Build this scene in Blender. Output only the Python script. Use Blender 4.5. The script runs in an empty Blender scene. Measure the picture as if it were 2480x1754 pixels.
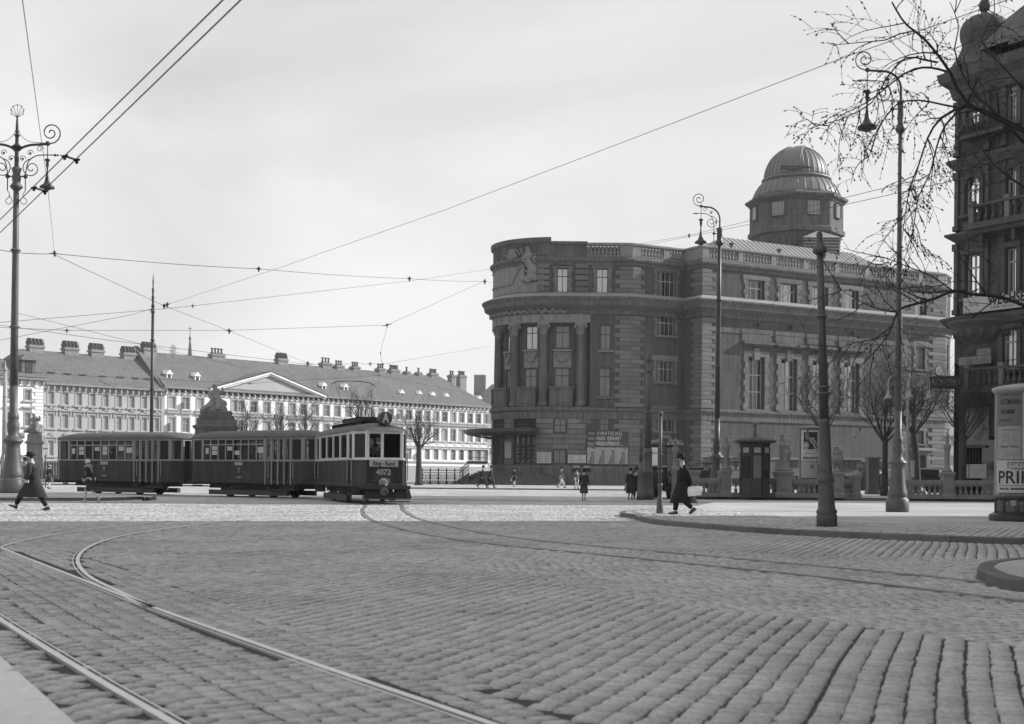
import bpy, bmesh, math, random
import numpy as np
from mathutils import Vector, Matrix
random.seed(7)
RNG = np.random.default_rng(7)
SC = bpy.context.scene
COL = SC.collection
PI = math.pi

# ------------------------------------------------------------------ camera
FOC = 3200.0            # focal length in photograph pixels (2480 wide)
CX, HY = 1240.0, 1147.0
ROLL = math.radians(0.5)
CAMH = 1.27
cam_d = bpy.data.cameras.new('camera')
cam = bpy.data.objects.new('camera', cam_d)
COL.objects.link(cam)
cam_d.sensor_fit = 'HORIZONTAL'
cam_d.sensor_width = 36.0
cam_d.lens = 36.0 * FOC / 2480.0
cam_d.shift_y = (HY - 877.0) / 2480.0
cam_d.clip_start = 0.1
cam_d.clip_end = 3000
cam_d.dof.use_dof = True
cam_d.dof.focus_distance = 70.0
cam_d.dof.aperture_fstop = 3.4
cam.matrix_world = (Matrix.Translation((0, 0, CAMH)) @ Matrix.Rotation(PI / 2, 4, 'X')
                    @ Matrix.Rotation(ROLL, 4, 'Z'))
SC.camera = cam

# ------------------------------------------------------------------ sky, sun, exposure
SUN_AZ = math.radians(90 - 15)     # clockwise from +Y (view direction); the sun stands on the right
SUN_EL = math.radians(28)
SUN_DIR = Vector((math.sin(SUN_AZ) * math.cos(SUN_EL), math.cos(SUN_AZ) * math.cos(SUN_EL), math.sin(SUN_EL)))
world = bpy.data.worlds.new('World')
SC.world = world
world.use_nodes = True
nt = world.node_tree
for n in list(nt.nodes):
    nt.nodes.remove(n)
def N(nt, typ, **kw):
    n = nt.nodes.new(typ)
    for k, v in kw.items():
        setattr(n, k, v)
    return n
w_out = N(nt, 'ShaderNodeOutputWorld')
w_bg = N(nt, 'ShaderNodeBackground')
w_bg.inputs['Strength'].default_value = 0.085
sky = N(nt, 'ShaderNodeTexSky')
sky.sky_type = 'NISHITA'
sky.sun_disc = False
sky.sun_elevation = SUN_EL
sky.sun_rotation = SUN_AZ
sky.dust_density = 2.5
sep = N(nt, 'ShaderNodeSeparateColor')          # a blue-sensitive plate sees only the blue of the sky
nt.links.new(sky.outputs[0], sep.inputs[0])
tc = N(nt, 'ShaderNodeTexCoord')
mp = N(nt, 'ShaderNodeMapping')
mp.inputs['Scale'].default_value = (1.0, 1.0, 2.6)
mp.inputs['Rotation'].default_value = (0.25, 0.35, 0.4)
nt.links.new(tc.outputs['Generated'], mp.inputs[0])
nz = N(nt, 'ShaderNodeTexNoise')
nz.inputs['Scale'].default_value = 2.1
nz.inputs['Detail'].default_value = 6
nz.inputs['Roughness'].default_value = 0.5
nz.inputs['Distortion'].default_value = 0.5
nt.links.new(mp.outputs[0], nz.inputs['Vector'])
rp = N(nt, 'ShaderNodeMapRange')
rp.inputs['From Min'].default_value = 0.32
rp.inputs['From Max'].default_value = 0.68
rp.inputs['To Min'].default_value = 7.0
rp.inputs['To Max'].default_value = 10.3
nt.links.new(nz.outputs['Fac'], rp.inputs['Value'])
mxs = N(nt, 'ShaderNodeMix')
mxs.data_type = 'FLOAT'
mxs.inputs[0].default_value = 0.86               # thin bright overcast over the blue
mn = N(nt, 'ShaderNodeMath', operation='MINIMUM')
mn.inputs[1].default_value = 12.0
nt.links.new(sep.outputs['Blue'], mn.inputs[0])
nt.links.new(mn.outputs[0], mxs.inputs[2])
nt.links.new(rp.outputs[0], mxs.inputs[3])
nt.links.new(mxs.outputs[0], w_bg.inputs['Color'])
nt.links.new(w_bg.outputs[0], w_out.inputs[0])

sun_d = bpy.data.lights.new('sun', 'SUN')
sun_d.energy = 5.0
sun_d.angle = math.radians(0.6)
sun = bpy.data.objects.new('sun', sun_d)
COL.objects.link(sun)
sun.rotation_euler = SUN_DIR.to_track_quat('Z', 'Y').to_euler()
sun.location = SUN_DIR * 200

SC.view_settings.view_transform = 'Standard'
SC.view_settings.look = 'None'
SC.view_settings.exposure = 0.25
SC.view_settings.gamma = 1.0
SC.view_settings.use_curve_mapping = False
SC.cycles.max_bounces = 5
SC.cycles.diffuse_bounces = 3
SC.cycles.glossy_bounces = 3
SC.cycles.transmission_bounces = 4
SC.cycles.transparent_max_bounces = 6
SC.cycles.caustics_reflective = False
SC.cycles.caustics_refractive = False

# ------------------------------------------------------------------ photograph pixels -> places
def uv(x, y):
    dx, dy = x - CX, HY - y
    return (dx * math.cos(ROLL) - dy * math.sin(ROLL), dx * math.sin(ROLL) + dy * math.cos(ROLL))
def P(x, y, D):
    u, v = uv(x, y)
    return Vector((u / FOC * D, D, CAMH + v / FOC * D))
def G(x, y, z=0.0):
    u, v = uv(x, y)
    D = (CAMH - z) * FOC / (-v)
    return Vector((u / FOC * D, D, z))
def PZ(x, y, z):
    u, v = uv(x, y)
    D = (z - CAMH) * FOC / v
    return Vector((u / FOC * D, D, z))

# ------------------------------------------------------------------ materials (all neutral: a black and white plate)
MATS = {}
def mat(name, v, rough=0.85, var=0.0, vscale=2.0, bump=0.0, bscale=20.0, spec=0.3, metal=0.0,
        streak=0.0, objvar=0.0, attr=None, fine=0.0, fscale=60.0):
    """Neutral surface: base value v, blotches (var), fine grain, downward dirt streaks, bump, per-piece variation."""
    if name in MATS:
        return MATS[name]
    m = bpy.data.materials.new(name)
    m.use_nodes = True
    t = m.node_tree
    b = t.nodes['Principled BSDF']
    b.inputs['Roughness'].default_value = rough
    b.inputs['Specular IOR Level'].default_value = spec
    b.inputs['Metallic'].default_value = metal
    b.inputs['Base Color'].default_value = (v, v, v, 1)
    co = N(t, 'ShaderNodeTexCoord')
    cur = None
    def mul(a_socket, lo, hi, fmin=0.3, fmax=0.7):
        nonlocal cur
        r = N(t, 'ShaderNodeMapRange')
        r.inputs['From Min'].default_value = fmin
        r.inputs['From Max'].default_value = fmax
        r.inputs['To Min'].default_value = lo
        r.inputs['To Max'].default_value = hi
        t.links.new(a_socket, r.inputs['Value'])
        mm = N(t, 'ShaderNodeMath', operation='MULTIPLY')
        t.links.new(r.outputs[0], mm.inputs[0])
        if cur is None:
            mm.inputs[1].default_value = v
        else:
            t.links.new(cur, mm.inputs[1])
        cur = mm.outputs[0]
    if var:
        n1 = N(t, 'ShaderNodeTexNoise')
        n1.inputs['Scale'].default_value = vscale
        n1.inputs['Detail'].default_value = 5
        n1.inputs['Roughness'].default_value = 0.62
        t.links.new(co.outputs['Object'], n1.inputs['Vector'])
        mul(n1.outputs['Fac'], 1 - var, 1 + var)
    if fine:
        n4 = N(t, 'ShaderNodeTexNoise')
        n4.inputs['Scale'].default_value = fscale
        n4.inputs['Detail'].default_value = 3
        n4.inputs['Roughness'].default_value = 0.7
        t.links.new(co.outputs['Object'], n4.inputs['Vector'])
        mul(n4.outputs['Fac'], 1 - fine, 1 + fine, 0.35, 0.65)
    if streak:
        mpn = N(t, 'ShaderNodeMapping')
        mpn.inputs['Scale'].default_value = (1.6, 1.6, 0.12)
        t.links.new(co.outputs['Object'], mpn.inputs[0])
        n2 = N(t, 'ShaderNodeTexNoise')
        n2.inputs['Scale'].default_value = 2.2
        n2.inputs['Detail'].default_value = 4
        t.links.new(mpn.outputs[0], n2.inputs['Vector'])
        mul(n2.outputs['Fac'], 1 - streak, 1 + streak * 0.6, 0.35, 0.65)
    if objvar:
        oi = N(t, 'ShaderNodeObjectInfo')
        mul(oi.outputs['Random'], 1 - objvar, 1 + objvar, 0, 1)
    if attr:
        at = N(t, 'ShaderNodeAttribute')
        at.attribute_name = attr
        mul(at.outputs['Fac'], 0.0, 1.0, 0, 1)
    if cur is not None:
        cc = N(t, 'ShaderNodeCombineColor')
        for i in range(3):
            t.links.new(cur, cc.inputs[i])
        t.links.new(cc.outputs[0], b.inputs['Base Color'])
    if bump:
        n3 = N(t, 'ShaderNodeTexNoise')
        n3.inputs['Scale'].default_value = bscale
        n3.inputs['Detail'].default_value = 4
        t.links.new(co.outputs['Object'], n3.inputs['Vector'])
        bp = N(t, 'ShaderNodeBump')
        bp.inputs['Strength'].default_value = bump
        bp.inputs['Distance'].default_value = 0.03
        t.links.new(n3.outputs['Fac'], bp.inputs['Height'])
        t.links.new(bp.outputs[0], b.inputs['Normal'])
    MATS[name] = m
    return m

M = dict(
    sett=mat('granite sett', 0.40, 0.75, 0.2, 0.35, 0.25, 40, spec=0.35, attr='tone', fine=0.22, fscale=28),
    sett_one=mat('granite sett single', 0.40, 0.7, 0.14, 3.0, 0.25, 40, spec=0.35, objvar=0.12, fine=0.22, fscale=28),
    joint=mat('dirt in the joints', 0.05, 0.95, 0.3, 3.0),
    farroad=mat('far road', 0.36, 0.8, 0.28, 0.22, 0.6, 6, fine=0.3, fscale=2.0),
    asphalt=mat('pale asphalt', 0.37, 0.85, 0.24, 0.3, 0.2, 60, streak=0, fine=0.10, fscale=9),
    slab=mat('smooth pale slab', 0.62, 0.8, 0.1, 0.8, fine=0.08, fscale=12),
    kerb=mat('granite kerb', 0.12, 0.75, 0.15, 1.5, 0.3, 30, objvar=0.12),  # granite toned down so the kerb's shaded face reads dark
    rail=mat('steel rail', 0.6, 0.34, 0.12, 1.5, metal=0.55, spec=0.5),
    rail_dull=mat('dull dark rail', 0.22, 0.5, 0.2, 1.5, metal=0.3),  # darker, less shiny copy of the steel rail for the fainter tracks
    groove=mat('rail groove', 0.03, 0.9),
    render_dark=mat('rough render', 0.082, 0.95, 0.14, 0.35, 0.9, 9, streak=0.22, fine=0.2, fscale=7),
    stone_dark=mat('sooty sandstone', 0.112, 0.9, 0.16, 0.5, 0.35, 12, streak=0.3, fine=0.07, fscale=9),
    quoin=mat('sooty quoin stone', 0.15, 0.9, 0.14, 1.1, 0.3, 12, objvar=0.2, streak=0.08),
    stone_pale=mat('pale sandstone', 0.215, 0.85, 0.14, 2.2, 0.25, 22, streak=0.14),
    relief=mat('weathered relief stone', 0.20, 0.9, 0.22, 2.0, 0.4, 10),
    tin=mat('tin roof', 0.27, 0.55, 0.12, 0.5, streak=0.08, spec=0.4),
    dome=mat('dome tin', 0.15, 0.5, 0.13, 0.5, streak=0.12, spec=0.45),
    k_wall=mat('pale plaster', 0.40, 0.95, 0.07, 0.25, 0.1, 5, streak=0.06),
    k_white=mat('white plaster', 0.80, 0.95, 0.05, 0.3, streak=0.04),
    k_trim=mat('weathered trim', 0.36, 0.9, 0.1, 1.0),
    k_block=mat('pale facing block', 0.76, 0.95, 0.05, 0.6, objvar=0.05, streak=0.04),
    tile=mat('roof tile', 0.125, 0.9, 0.14, 0.35, 0.5, 4, streak=0.10, fine=0.2, fscale=2.2),
    brick=mat('chimney brick', 0.22, 0.9, 0.2, 1.5, objvar=0.1),
    chim=mat('chimney pot', 0.10, 0.9, 0.2, 3),
    metal_dark=mat('black lamp iron', 0.035, 0.45, 0.25, 3, spec=0.45, objvar=0.1),
    metal_grey=mat('grey painted iron', 0.085, 0.5, 0.2, 2.5, spec=0.45, streak=0.1),
    metal_pale=mat('pale painted iron', 0.30, 0.5, 0.1, 3, spec=0.4),
    wire=mat('wire', 0.05, 0.6),
    frame_dark=mat('dark window frame', 0.05, 0.6),
    frame_pale=mat('pale window frame', 0.34, 0.6, 0.1, 2),
    frame_white=mat('white window frame', 0.5, 0.6),
    curtain=mat('curtain', 0.46, 0.9, 0.18, 1.2, objvar=0.2),
    inside=mat('dark interior', 0.025, 0.9),
    tram_red=mat('dark tram paint', 0.028, 0.45, 0.25, 1.6, streak=0.35, spec=0.25),
    tram_cream=mat('cream tram paint', 0.50, 0.35, 0.06, 2.0, spec=0.45),
    tram_wood=mat('varnished tram wood', 0.21, 0.4, 0.12, 3.0, spec=0.45),
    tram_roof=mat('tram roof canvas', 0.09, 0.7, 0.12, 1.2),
    under=mat('tram underframe', 0.03, 0.8, 0.3, 3),
    guard=mat('tram guard board', 0.05, 0.7, 0.15, 2),
    paper=mat('poster paper', 0.43, 0.9, 0.06, 5),
    paper_grey=mat('grey poster paper', 0.30, 0.9, 0.1, 5),
    ink=mat('printing ink', 0.03, 0.8),
    ink_grey=mat('grey printing ink', 0.15, 0.8),
    white=mat('white enamel', 0.78, 0.4),
    sign_dark=mat('dark sign board', 0.06, 0.5, 0.1, 3),
    glass_globe=mat('milk glass', 0.75, 0.25),
    bark=mat('bark', 0.045, 0.9, 0.3, 8, 0.6, 30),
    bark_far=mat('far bark', 0.06, 0.9, 0.2, 3),
    bud=mat('bud', 0.05, 0.8),
    skin=mat('skin', 0.36, 0.6),
    cloth_black=mat('black wool', 0.018, 0.9, 0.2, 6),
    cloth_dark=mat('dark wool', 0.035, 0.9, 0.2, 6),
    cloth_grey=mat('grey wool', 0.11, 0.9, 0.15, 6),
    cloth_pale=mat('pale cloth', 0.5, 0.9, 0.1, 6),
    stocking=mat('pale stocking', 0.6, 0.7),
    fur=mat('fur', 0.25, 1.0, 0.3, 14, 0.6, 40),
    leather=mat('leather', 0.05, 0.4),
    bag_pale=mat('pale leather bag', 0.85, 0.25, 0.1, 6, spec=0.6),
    shop=mat('dark brown plaster', 0.068, 0.9, 0.2, 0.6, 0.3, 10, streak=0.2, fine=0.15, fscale=6),
    shop_stone=mat('dark stone trim', 0.085, 0.85, 0.2, 1.2, 0.3, 12, streak=0.15),
    sack=mat('awning canvas', 0.10, 0.9, 0.1, 2),
    soil=mat('park soil', 0.16, 1.0, 0.2, 0.8, 0.4, 6),
)
def glass(name, v, rough=0.08, metal=0.0, spec=0.8, ripple=0.15):
    m = mat(name, v, rough, 0.12, 0.7, ripple, 1.5, spec=spec, metal=metal)
    return m
M['pane_dark'] = glass('dark window glass', 0.035)
M['pane_mid'] = glass('window glass over curtain', 0.16)
M['pane_sky'] = glass('window glass reflecting sky', 0.42, 0.12, metal=0.75)
M['pane_far'] = glass('far window glass', 0.36, 0.25)
M['pane_bright'] = glass('window glass mirroring the bright sky', 0.9, 0.06, metal=0.95, ripple=0.03)
def dimmed_glass():
    m = bpy.data.materials.new('dimmed glass')
    m.use_nodes = True
    t = m.node_tree
    for n in list(t.nodes):
        t.nodes.remove(n)
    o = N(t, 'ShaderNodeOutputMaterial')
    mx = N(t, 'ShaderNodeMixShader')
    tr = N(t, 'ShaderNodeBsdfTransparent')
    tr.inputs[0].default_value = (0.38, 0.38, 0.38, 1)  # grey tint puts the dimness of the interiors into the glass
    gl = N(t, 'ShaderNodeBsdfGlossy')
    gl.inputs['Roughness'].default_value = 0.06
    fr = N(t, 'ShaderNodeFresnel')
    fr.inputs[0].default_value = 1.5
    ad = N(t, 'ShaderNodeMath', operation='MULTIPLY')
    ad.inputs[1].default_value = 0.45
    t.links.new(fr.outputs[0], ad.inputs[0])
    t.links.new(ad.outputs[0], mx.inputs[0])
    t.links.new(tr.outputs[0], mx.inputs[1])
    t.links.new(gl.outputs[0], mx.inputs[2])
    t.links.new(mx.outputs[0], o.inputs[0])
    return m
M['clear'] = dimmed_glass()  # see-through glass, dimmed by its tint

# ------------------------------------------------------------------ object helpers
def link(name, data, parent=None, loc=None):
    o = bpy.data.objects.new(name, data)
    COL.objects.link(o)
    if parent is not None:
        o.parent = parent
        if parent.get('_w'):                       # parts modelled in world coordinates
            o.matrix_parent_inverse = Matrix.Translation(-Vector(parent.location))
    if loc is not None:
        o.location = loc
    return o
def tag(o, label=None, cat=None, group=None, kind=None):
    if label: o['label'] = label
    if cat: o['category'] = cat
    if group: o['group'] = group
    if kind: o['kind'] = kind
    return o
def thing(name, label, cat, loc=(0, 0, 0), rotz=0.0, group=None, world_parts=False):
    o = bpy.data.objects.new(name, None)
    COL.objects.link(o)
    o.empty_display_size = 0.3
    o.location = loc
    o.rotation_euler = (0, 0, rotz)
    if world_parts:
        o['_w'] = 1
    tag(o, label, cat, group)
    return o
def copy_tree(o, parent=None, label=None):
    c = o.copy()
    COL.objects.link(c)
    if parent is not None:
        c.parent = parent
    for ch in o.children:
        copy_tree(ch, c)
    if label:
        c['label'] = label
    return c

class MB:
    """Collects shapes into one mesh."""
    def __init__(s):
        s.v = []; s.f = []; s.sm = []
        s.mi = []; s.cur = 0; s.smooth = False
        s.M = None
    def add(s, vs, fs):
        k = len(s.v)
        if s.M is not None:
            vs = [s.M @ Vector(p) for p in vs]
        s.v.extend([tuple(p) for p in vs])
        for f in fs:
            s.f.append(tuple(k + i for i in f))
            s.mi.append(s.cur); s.sm.append(s.smooth)
        return s
    def box(s, x0, x1, y0, y1, z0, z1):
        vs = [(x0, y0, z0), (x1, y0, z0), (x1, y1, z0), (x0, y1, z0), (x0, y0, z1), (x1, y0, z1), (x1, y1, z1), (x0, y1, z1)]
        return s.add(vs, [(0, 3, 2, 1), (4, 5, 6, 7), (0, 1, 5, 4), (1, 2, 6, 5), (2, 3, 7, 6), (3, 0, 4, 7)])
    def hexa(s, p):
        return s.add(p, [(0, 3, 2, 1), (4, 5, 6, 7), (0, 1, 5, 4), (1, 2, 6, 5), (2, 3, 7, 6), (3, 0, 4, 7)])
    def prism(s, poly, z0, z1, cap=True):
        n = len(poly)
        vs = [(p[0], p[1], z0) for p in poly] + [(p[0], p[1], z1) for p in poly]
        fs = [(i, (i + 1) % n, n + (i + 1) % n, n + i) for i in range(n)]
        if cap:
            fs += [tuple(range(n - 1, -1, -1)), tuple(range(n, 2 * n))]
        return s.add(vs, fs)
    def loft(s, rings, close=True, cap=True):
        n = len(rings[0]); vs = []; fs = []
        for r in rings: vs += [tuple(p) for p in r]
        for k in range(len(rings) - 1):
            for i in range(n if close else n - 1):
                a = k * n + i; b = k * n + (i + 1) % n
                fs.append((a, b, b + n, a + n))
        if cap and close:
            fs.append(tuple(range(n - 1, -1, -1)))
            fs.append(tuple(range((len(rings) - 1) * n, len(rings) * n)))
        return s.add(vs, fs)
    def lathe(s, prof, c=(0, 0, 0), n=12, a0=0.0, a1=2 * PI, sx=1, sy=1, close=True):
        full = abs(a1 - a0 - 2 * PI) < 1e-6
        k = n if full else n + 1
        rings = []
        for r, z in prof:
            rings.append([(c[0] + r * sx * math.cos(a0 + (a1 - a0) * i / n), c[1] + r * sy * math.sin(a0 + (a1 - a0) * i / n), c[2] + z) for i in range(k)])
        return s.loft(rings, close=full, cap=close)
    def tube(s, pts, r, n=6, cap=True):
        pts = [Vector(p) for p in pts]
        if not hasattr(r, '__len__'): r = [r] * len(pts)
        rings = []; ref = None
        for i, p in enumerate(pts):
            if i == 0: d = pts[1] - p
            elif i == len(pts) - 1: d = p - pts[i - 1]
            else: d = (pts[i + 1] - pts[i - 1])
            if d.length < 1e-9: d = Vector((0, 0, 1))
            d.normalize()
            if ref is None:
                ref = Vector((0, 0, 1)) if abs(d.z) < 0.9 else Vector((1, 0, 0))
            a = (ref - d * ref.dot(d))
            if a.length < 1e-6: a = d.orthogonal()
            a.normalize(); b = d.cross(a); ref = a
            rings.append([p + (a * math.cos(2 * PI * j / n) + b * math.sin(2 * PI * j / n)) * r[i] for j in range(n)])
        return s.loft(rings, cap=cap)
    def ball(s, c, r, n=8, m=5, sx=1, sy=1, sz=1):
        prof = [(max(1e-4, r * math.sin(PI * i / m)), -r * sz * math.cos(PI * i / m)) for i in range(m + 1)]
        return s.lathe(prof, c, n, sx=sx, sy=sy)
    def mesh(s, name, mats):
        me = bpy.data.meshes.new(name)
        me.from_pydata(s.v, [], s.f)
        for m in (mats if isinstance(mats, (list, tuple)) else [mats]):
            me.materials.append(m)
        if any(s.mi): me.polygons.foreach_set('material_index', s.mi)
        if any(s.sm): me.polygons.foreach_set('use_smooth', s.sm)
        me.update()
        return me
    def build(s, name, mats, parent=None, loc=None):
        return link(name, s.mesh(name, mats), parent, loc)

def unit_box_mesh(name, m, bev=0.0):
    """A unit block (0..1 wide/high centred, front at +y) shared by many pieces; scaled per piece."""
    b = MB()
    e = bev
    if e:
        fr = [(-.5 + e, .5, -.5 + e), (.5 - e, .5, -.5 + e), (.5 - e, .5, .5 - e), (-.5 + e, .5, .5 - e)]
        mid = [(-.5, .5 - e * 2, -.5), (.5, .5 - e * 2, -.5), (.5, .5 - e * 2, .5), (-.5, .5 - e * 2, .5)]
        bk = [(-.5, -.5, -.5), (.5, -.5, -.5), (.5, -.5, .5), (-.5, -.5, .5)]
        b.add(fr + mid + bk, [(3, 2, 1, 0)] + [(i, (i + 1) % 4, 4 + (i + 1) % 4, 4 + i) for i in range(4)]
              + [(4 + i, 4 + (i + 1) % 4, 8 + (i + 1) % 4, 8 + i) for i in range(4)])
    else:
        b.box(-.5, .5, -.5, .5, -.5, .5)
    return b.mesh(name, m)

class Frame:
    """Facade frame: t along the wall, z up, o outwards. func(t) -> (point2d, normal2d)."""
    def __init__(s, O, u=None, n=None, func=None, tr=(-5, 60)):
        s.O = Vector(O[:2]) if O else None
        if u is not None:
            s.u = Vector(u).normalized()
            s.n = Vector(n).normalized() if n is not None else Vector((s.u.y, -s.u.x))
        s.func = func; s.tr = tr
    def nrm(s, t):
        return s.func(t)[1] if s.func else s.n
    def P(s, t, z, o=0.0):
        if s.func:
            p, n = s.func(t)
        else:
            p, n = s.O + s.u * t, s.n
        q = p + n * o
        return Vector((q.x, q.y, z))
    def px(s, x, y, o=0.0):
        """photograph pixel -> (t, z) on the plane o metres in front of this wall"""
        u, v = uv(x, y); k = u / FOC
        if not s.func:
            a = s.O + s.n * o
            t = (k * a.y - a.x) / (s.u.x - k * s.u.y)
            D = a.y + s.u.y * t
        else:
            best = None; t0, t1 = s.tr; m = 400
            for i in range(m + 1):
                t = t0 + (t1 - t0) * i / m
                q = s.P(t, 0, o); e = abs(q.x / q.y - k)
                if best is None or e < best[0]: best = (e, t, q.y)
            t, D = best[1], best[2]
        return t, CAMH + v / FOC * D
    def mat(s, t, z, o=0.0):
        """matrix: local x along the wall to the viewer's left, y outwards, z up"""
        n = s.nrm(t); u = Vector((n.y, -n.x))
        p = s.P(t, z, o)
        return Matrix(((u.x, n.x, 0, p.x), (u.y, n.y, 0, p.y), (0, 0, 1, p.z), (0, 0, 0, 1)))
    def box(s, b, t0, t1, z0, z1, o0, o1, seg=1):
        for i in range(seg):
            a = t0 + (t1 - t0) * i / seg; c = t0 + (t1 - t0) * (i + 1) / seg
            p = [s.P(a, z0, o1), s.P(c, z0, o1), s.P(c, z0, o0), s.P(a, z0, o0),
                 s.P(a, z1, o1), s.P(c, z1, o1), s.P(c, z1, o0), s.P(a, z1, o0)]
            b.hexa(p)
    def wall(s, b, t0, t1, z0, z1, holes, depth=0.3, o=0.0, step=None):
        """wall sheet with rectangular holes and their reveals. holes: (t0,t1,z0,z1)"""
        ts = {round(t0, 4), round(t1, 4)}; zs = {round(z0, 4), round(z1, 4)}
        H = []
        for h in holes:
            a, c, d, e = max(h[0], t0), min(h[1], t1), max(h[2], z0), min(h[3], z1)
            if c - a < 1e-3 or e - d < 1e-3: continue
            H.append((round(a, 4), round(c, 4), round(d, 4), round(e, 4)))
            ts |= {round(a, 4), round(c, 4)}; zs |= {round(d, 4), round(e, 4)}
        if step:
            k = int((t1 - t0) / step)
            for i in range(1, k): ts.add(round(t0 + (t1 - t0) * i / k, 4))
        ts = sorted(ts); zs = sorted(zs)
        for i in range(len(ts) - 1):
            tm = (ts[i] + ts[i + 1]) / 2; j = 0
            while j < len(zs) - 1:
                zm = (zs[j] + zs[j + 1]) / 2
                if any(h[0] < tm < h[1] and h[2] < zm < h[3] for h in H):
                    j += 1; continue
                k = j + 1
                while k < len(zs) - 1 and not any(h[0] < tm < h[1] and h[2] < (zs[k] + zs[k + 1]) / 2 < h[3] for h in H):
                    k += 1
                b.add([s.P(ts[i], zs[j], o), s.P(ts[i + 1], zs[j], o), s.P(ts[i + 1], zs[k], o), s.P(ts[i], zs[k], o)], [(0, 1, 2, 3)])
                j = k
        for (a, c, d, e) in H:
            q = o - depth
            for (A, B) in (((a, d), (c, d)), ((c, d), (c, e)), ((c, e), (a, e)), ((a, e), (a, d))):
                b.add([s.P(A[0], A[1], o), s.P(B[0], B[1], o), s.P(B[0], B[1], q), s.P(A[0], A[1], q)], [(0, 3, 2, 1)])

def sweep(b, path, prof, closed=False, outer=1.0):
    """profile [(o, z)] swept along a plan path with mitred corners; outwards = right of the travel direction."""
    pts = [Vector(p[:2]) for p in path]; n = len(pts); rings = []
    for i, p in enumerate(pts):
        d0 = (pts[i] - pts[i - 1]).normalized() if (i > 0 or closed) else None
        d1 = (pts[(i + 1) % n] - pts[i]).normalized() if (i < n - 1 or closed) else None
        if d0 is None: d0 = d1
        if d1 is None: d1 = d0
        n0 = Vector((d0.y, -d0.x)); n1 = Vector((d1.y, -d1.x))
        m = n0 + n1
        if m.length < 1e-6: m = n0
        m.normalize(); m = m / max(0.35, m.dot(n0))
        rings.append([(p.x + m.x * o, p.y + m.y * o, z) for o, z in prof])
    k = len(prof); vs = []; fs = []
    for r in rings: vs += r
    last = n if closed else n - 1
    for i in range(last):
        j = (i + 1) % n
        for q in range(k - 1):
            fs.append((i * k + q, j * k + q, j * k + q + 1, i * k + q + 1))
    if not closed:
        fs.append(tuple(range(k))); fs.append(tuple((n - 1) * k + q for q in range(k - 1, -1, -1)))
    b.add(vs, fs)

def text_mesh(txt, size, name='lettering', extrude=0.0, bold=0.0, sx=1.0, shear=0.0, align='CENTER'):
    cu = bpy.data.curves.new(name, 'FONT')
    cu.body = txt; cu.size = size; cu.align_x = align; cu.align_y = 'CENTER'
    cu.extrude = extrude; cu.offset = bold; cu.shear = shear
    cu.resolution_u = 3
    o = bpy.data.objects.new('tmp', cu)
    COL.objects.link(o)
    dg = bpy.context.evaluated_depsgraph_get()
    me = bpy.data.meshes.new_from_object(o.evaluated_get(dg))
    COL.objects.unlink(o)
    bpy.data.objects.remove(o); bpy.data.curves.remove(cu)
    me.name = name
    if sx != 1.0: me.transform(Matrix.Diagonal((sx, 1, 1, 1)))
    return me
def lettering(txt, size, M4, m, parent, name='lettering', width=None, **kw):
    """text standing on M4; width: fit to this width"""
    me = text_mesh(txt, size, name, **kw)
    if width:
        xs = [v.co.x for v in me.vertices]; me.transform(Matrix.Diagonal((width / max(1e-3, max(xs) - min(xs)), 1, 1, 1)))
    # text lies in xy facing +z; turn so that it faces +y(out) with x reversed for viewers looking along -y
    R = Matrix(((-1, 0, 0, 0), (0, 0, 1, 0), (0, 1, 0, 0), (0, 0, 0, 1)))
    me.transform(M4 @ R)
    me.materials.clear(); me.materials.append(m)
    return link(name, me, parent)
# ================================================================== ground
def sheet(name, poly, z, m, kind='structure', label=None, parent=None):
    b = MB(); b.add([(p[0], p[1], z) for p in poly], [tuple(range(len(poly)))])
    o = b.build(name, m, parent)
    if parent is None: tag(o, label, kind=kind)
    return o
ground = sheet('ground', [(-900, -60), (900, -60), (900, 1400), (-900, 1400)], -0.9, M['soil'])
ZR = -0.016                                        # bed under the setts
road = MB()
road.add([(-130, -40, ZR), (130, -40, ZR), (130, 54, ZR), (-130, 54, ZR)], [(0, 1, 2, 3)])
road = road.build('road', M['joint']); tag(road, 'bed of the sett paved tram junction', kind='structure')
far = MB(); far.add([(-130, 53.9, -.004), (130, 53.9, -.004), (130, 150, -.004), (-130, 150, -.004)], [(0, 1, 2, 3)])
far = far.build('far_road', M['farroad']); tag(far, 'sunlit road surface beyond the tram stop', kind='structure')

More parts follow.
